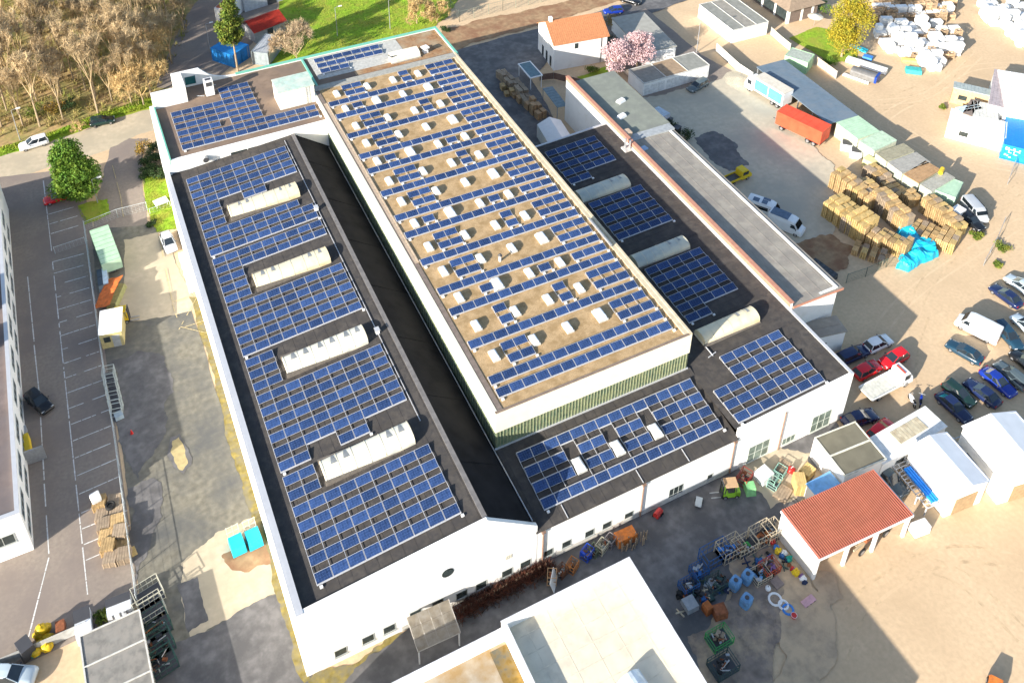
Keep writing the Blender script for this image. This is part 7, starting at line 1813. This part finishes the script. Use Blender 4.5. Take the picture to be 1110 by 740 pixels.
# ------------------------------------------------------------------ scrap yard left of the red canopy
SB = mat('rack_blue', (.02, .10, .28), .6, var=.3); SC_ = mat('rack_cream2', (.50, .42, .30), .7)
spots = [('blue steel rack with cream rails at the left of the scrap line', (774, 606), 3.0, 1.6, 1.9, SB, None), ('cream railed rack holding a blue tub', (790, 600), 2.6, 1.7, 1.9, SC_, BLUEP), ('rack with green box in the middle of the scrap line', (806, 596), 2.4, 1.6, 1.6, SC_, GREENP), ('cream rack topped with a bright orange sheet', (824, 585), 2.4, 1.6, 2.0, SC_, ORANGE), ('cream rack next to the canopy wall', (835, 581), 1.8, 1.6, 1.8, SC_, mat('dark_blue_junk', (.02, .06, .10), .7)),
         ('dark blue cage low at the left end of the scrap', (746, 637), 1.8, 1.2, 1.1, SB, mat('junk_navy', (.015, .03, .08), .7)), ('navy scrap cage beside the blue cage', (757, 622), 1.6, 1.3, 1.2, SB, SB), ('dark green machine cage in the middle of the scrap', (775, 636), 1.8, 1.5, 1.2, mat('dk_green2', (.04, .08, .07), .6), mat('dk_green2', (.04, .08, .07), .6)), ('red frame with coloured junk near the canopy wall', (833, 618), 1.8, 1.4, 1.1, mat('frame_red', (.45, .06, .02), .6), mat('purple_junk', (.22, .12, .30), .6)), ('pallet box of mixed blue and yellow junk', (823, 626), 1.8, 1.5, 1.0, SC_, LBLUE), ('green cage nearest the membrane roofed building', (779, 695), 2.2, 1.6, 1.2, mat('cage_bright_green', (.05, .35, .08), .5), WOODG), ('dark green cage at the bottom edge by the white parapet', (783, 724), 2.4, 1.8, 1.2, mat('dk_green2', (.04, .08, .07), .6), BLACK)]
SA = seg((760, 625), (835, 583))[2]
for lb, p, l, w_, h, mt, fl in spots: cage(lb, p, SA, l, w_, h, mt, 'racks in the scrap yard', 'scrap_rack', 'rack', fill=fl, fillh=.75)
for i, (p, lb) in enumerate([((796, 636), 'left pale blue tote tank in the scrap yard'), ((809, 629), 'rear pale blue tote tank next to the junk box'), ((808, 655), 'front pale blue tote tank standing alone on mud')]):
    q = G(*p); t = thing('tote_tank', lb, 'tank', (*q, 0), R_(20), 'pale blue tote tanks')
    m = MB(); m.loft([[(k*.62*math.copysign(abs(math.cos(a))**.4, math.cos(a)), k*.52*math.copysign(abs(math.sin(a))**.4, math.sin(a)), z) for a in [2*math.pi*i/16 for i in range(16)]] for z, k in ((.12, .95), (.2, 1), (1.05, 1), (1.2, .9), (1.25, .6))]); m.build('tank', LBLUE, t)
    m = MB(); m.tube((0, 0, 1.22), (0, 0, 1.32), .22, n=12); m.build('lid', DGREY, t); m = MB(); m.box(0, 0, .06, 1.25, 1.05, .12); m.build('base', DGREY, t)
slab_item('rust brown drum tipped on its side in the scrap yard', (774, 662), (787, 658), 1.2, 1.0, RUST, name='drum', cat='drum')
slab_item('orange rust scrap block left of the brown drum', (764, 658), (770, 654), .9, 1.1, mat('rust_orange', (.36, .11, .03), .9, var=.3), name='scrap_block', cat='scrap')
slab_item('grey metal cabinet lying among the scrap', (742, 656), (754, 650), 1.4, .7, mat('cab_grey', (.30, .32, .34), .5), name='cabinet', cat='cabinet')
slab_item('grey flat panel in front of the junk box', (838, 634), (846, 628), 1.1, .25, mat('panel_brown', (.24, .19, .17), .8), name='panel', cat='panel')
rnd = random.Random(88)
for i in range(60):
    p = (rnd.uniform(735, 850), 0); y_ = 655-(p[0]-735)*.42+rnd.uniform(-14, 12); q = G(p[0], y_)
    col = rnd.choice([SB, RUST, mat('dk_green2', (.04, .08, .07), .6), BLACK, STEEL, mat('junk_navy', (.015, .03, .08), .7), SC_])
    o = MB(); k = rnd.randrange(3); s_ = rnd.uniform(.18, .5)
    if k == 0: o.tube((-s_, 0, .18), (s_, .2, .22), .16, n=8); nm, ds = 'scrap_pipe', 'scrap pipe'
    elif k == 1: o.box(0, 0, s_*.5, s_*1.6, s_*1.3, s_, .3, tx=.8, ty=.9); o.box(.1, .1, s_*1.1, s_, s_*.6, .1, .8); nm, ds = 'scrap_box', 'scrap box'
    else: o.bar((-s_, -s_, .05), (s_, s_, .7), .12); o.bar((s_, -s_, .05), (-s_, s_, .5), .12); nm, ds = 'scrap_bars', 'crossed pair of scrap bars'
    b = o.build(nm, col); b.location = (*q, .02); b.rotation_euler = (0, 0, rnd.uniform(0, 6)); tag(b, 'small %s lying between the racks of the scrap yard' % ds, 'scrap', 'loose scrap')
for i, (p, r, mt, lb) in enumerate([((840, 650), .62, WHITEP, 'largest white hoop lying on the mud'), ((849, 656), .45, WHITEP, 'smaller white hoop lying next to the large one'), ((854, 661), .5, BLUEP, 'blue hoop lying on the mud beside the white hoops')]):
    q = G(*p); o = MB(); o.torus((0, 0, .12), r, .12); b = o.build('hoop', mt, smooth=True); b.location = (*q, .02); tag(b, lb, 'hoop', 'hoops on the mud')
q = G(860, 669); t = thing('red_bucket', 'small red bucket near the blue hoop', 'bucket', (*q, 0)); m = MB(); m.tube((0, 0, 0), (0, 0, .45), .22, .3, 12); m.build('bucket', REDP, t); m = MB(); m.torus((0, 0, .45), .3, .02); m.build('rim', WHITEP, t)
q = G(832, 639); t = thing('white_ball', 'white ball lying on the mud by the grey panel', 'ball', (*q, 0)); m = MB(); m.blob((0, 0, .3), .3, 1, amp=0); m.build('ball', WHITEP, t, smooth=True); m = MB(); m.tube((0, 0, .55), (0, 0, .64), .05); m.build('valve', DGREY, t)
# junk on the canopy wall and at its posts
rnd = random.Random(90)
cols = [REDP, BLUEP, YEL, mat('purple_junk', (.22, .12, .30), .6), WHITEP, mat('junk_navy', (.015, .03, .08), .7), mat('teal_sack', (.02, .35, .26), .6), RUST]
for i in range(14):
    px_ = 838+i*2.6; q = G(px_+rnd.uniform(-2, 2), 590+i*3.1+rnd.uniform(-2, 3)); o = MB(); s_ = rnd.uniform(.22, .4); o.blob((0, 0, s_*.8), s_, i, 0, 8, 6, (1.1, .9, 1.0), .22); b = o.build('bundle', cols[i % 8]); b.location = (*q, 0); tag(b, '%s coloured bundle from the back along the white canopy wall' % ORD[i+1], 'bundle', 'bundles along the canopy wall')
q = G(876, 652); t = thing('pink_board', 'small pink and white board lying at the canopy corner', 'board', (*q, 0), .1); m = MB(); m.box(0, 0, .12, 1.5, .7, .22); m.build('board', mat('pinkish', (.60, .35, .38), .6), t); m = MB()
for k in range(3): m.box(-.5+.5*k, -.36, .14, .2, .03, .1)
m.build('marking', DGREY, t)
# rack of pipes between the white sheds
(cx, cy), L, a = seg((973, 497), (1014, 546), 1.6)
t = thing('pipe_rack', 'grey steel rack holding long blue pipes between white sheds', 'rack', (cx, cy, 0), a)
m = MB()
for k in range(14): x = -L/2+L*k/13; m.b0(x-.04, -1.0, 1.35, x+.04, 1.0, 1.45)
for y in (-1, -.3, 1.0): m.b0(-L/2, y-.05, 1.3, L/2, y+.05, 1.4)
for k in range(5):
    for y in (-1, 1): x = -L/2+.1+(L-.2)*k/4; m.b0(x-.06, y-.06, 0, x+.06, y+.06, 1.5)
m.build('frame', mat('rack_pale', (.50, .50, .50), .5), t)
for k in range(3): m = MB(); m.tube((-L*.28, -.15+.34*k, 1.6), (L*.46, -.15+.34*k, 1.6), .16, n=10); m.build('pipe', mat('pipe_blue', (.01, .22, .72), .35), t)
m = MB(); m.b0(-L*.35, .78, 1.46, L*.45, 1.1, 1.62); m.build('board', CARD, t)
(cx, cy), L, a = seg((1040, 472), (1076, 514), 1.8)
t = thing('steel_rack', 'rack of dark steel bars between the two gabled white sheds', 'rack', (cx, cy, 0), a)
m = MB()
for k in range(10): x = -L/2+L*k/9; m.b0(x-.05, -1.0, 1.5, x+.05, 1.0, 1.6)
for k in range(4):
    for y in (-1, 1): x = -L/2+.1+(L-.2)*k/3; m.b0(x-.06, y-.06, 0, x+.06, y+.06, 2.0)
m.build('frame', mat('rack_pale', (.50, .50, .50), .5), t)
m = MB(); rnd = random.Random(9)
for k in range(16): y = -.7+.09*k; m.tube((-L*.1+rnd.uniform(-.4, .4), y, 1.66+rnd.uniform(0, .12)), (L*.5+rnd.uniform(-.6, .4), y, 1.66), .05, n=5)
m.build('steel_bar', mat('bar_dark', (.10, .085, .075), .6), t)
slab_item('white cabinet with rows of coloured buttons beside the canopy post', (990, 572), (1006, 566), 1.2, 1.1, WHITEP, name='cabinet', cat='cabinet')
q = G(1095, 548-20); t = thing('yellow_roller', 'yellow machine with dark cab at the right edge beside the store', 'machine', (*G(1098, 524), 0), R_(70))
m = MB(); m.box(0, 0, .8, 2.4, 1.5, .8, tx=.85, ty=.9); m.build('body', mat('vivid_yellow', (.80, .70, .01), .4), t); m = MB(); m.box(.4, 0, 1.7, 1.1, 1.2, 1.0, tx=.85, ty=.85); m.build('cab', DGREY, t)
for sx in (-.8, .8):
    for sy in (-1, 1): add_wheel(t, sx, sy*.7, .45)
q = G(1076, 750); t = thing('orange_machine', 'orange and dark machine at the bottom right corner', 'machine', (*q, 0), .6)
m = MB(); m.box(0, 0, .8, 2.2, 1.3, 1.0, tx=.7, ty=.8); m.build('body', ORANGE, t); m = MB(); m.bar((-1, 0, .8), (-2.4, .6, 1.8), .18); m.bar((-1, .3, .8), (-2.2, 1.2, .5), .1); m.build('boom', STEEL, t)
for sy in (-1, 1): add_wheel(t, .6, sy*.6, .4); add_wheel(t, -.6, sy*.6, .4)
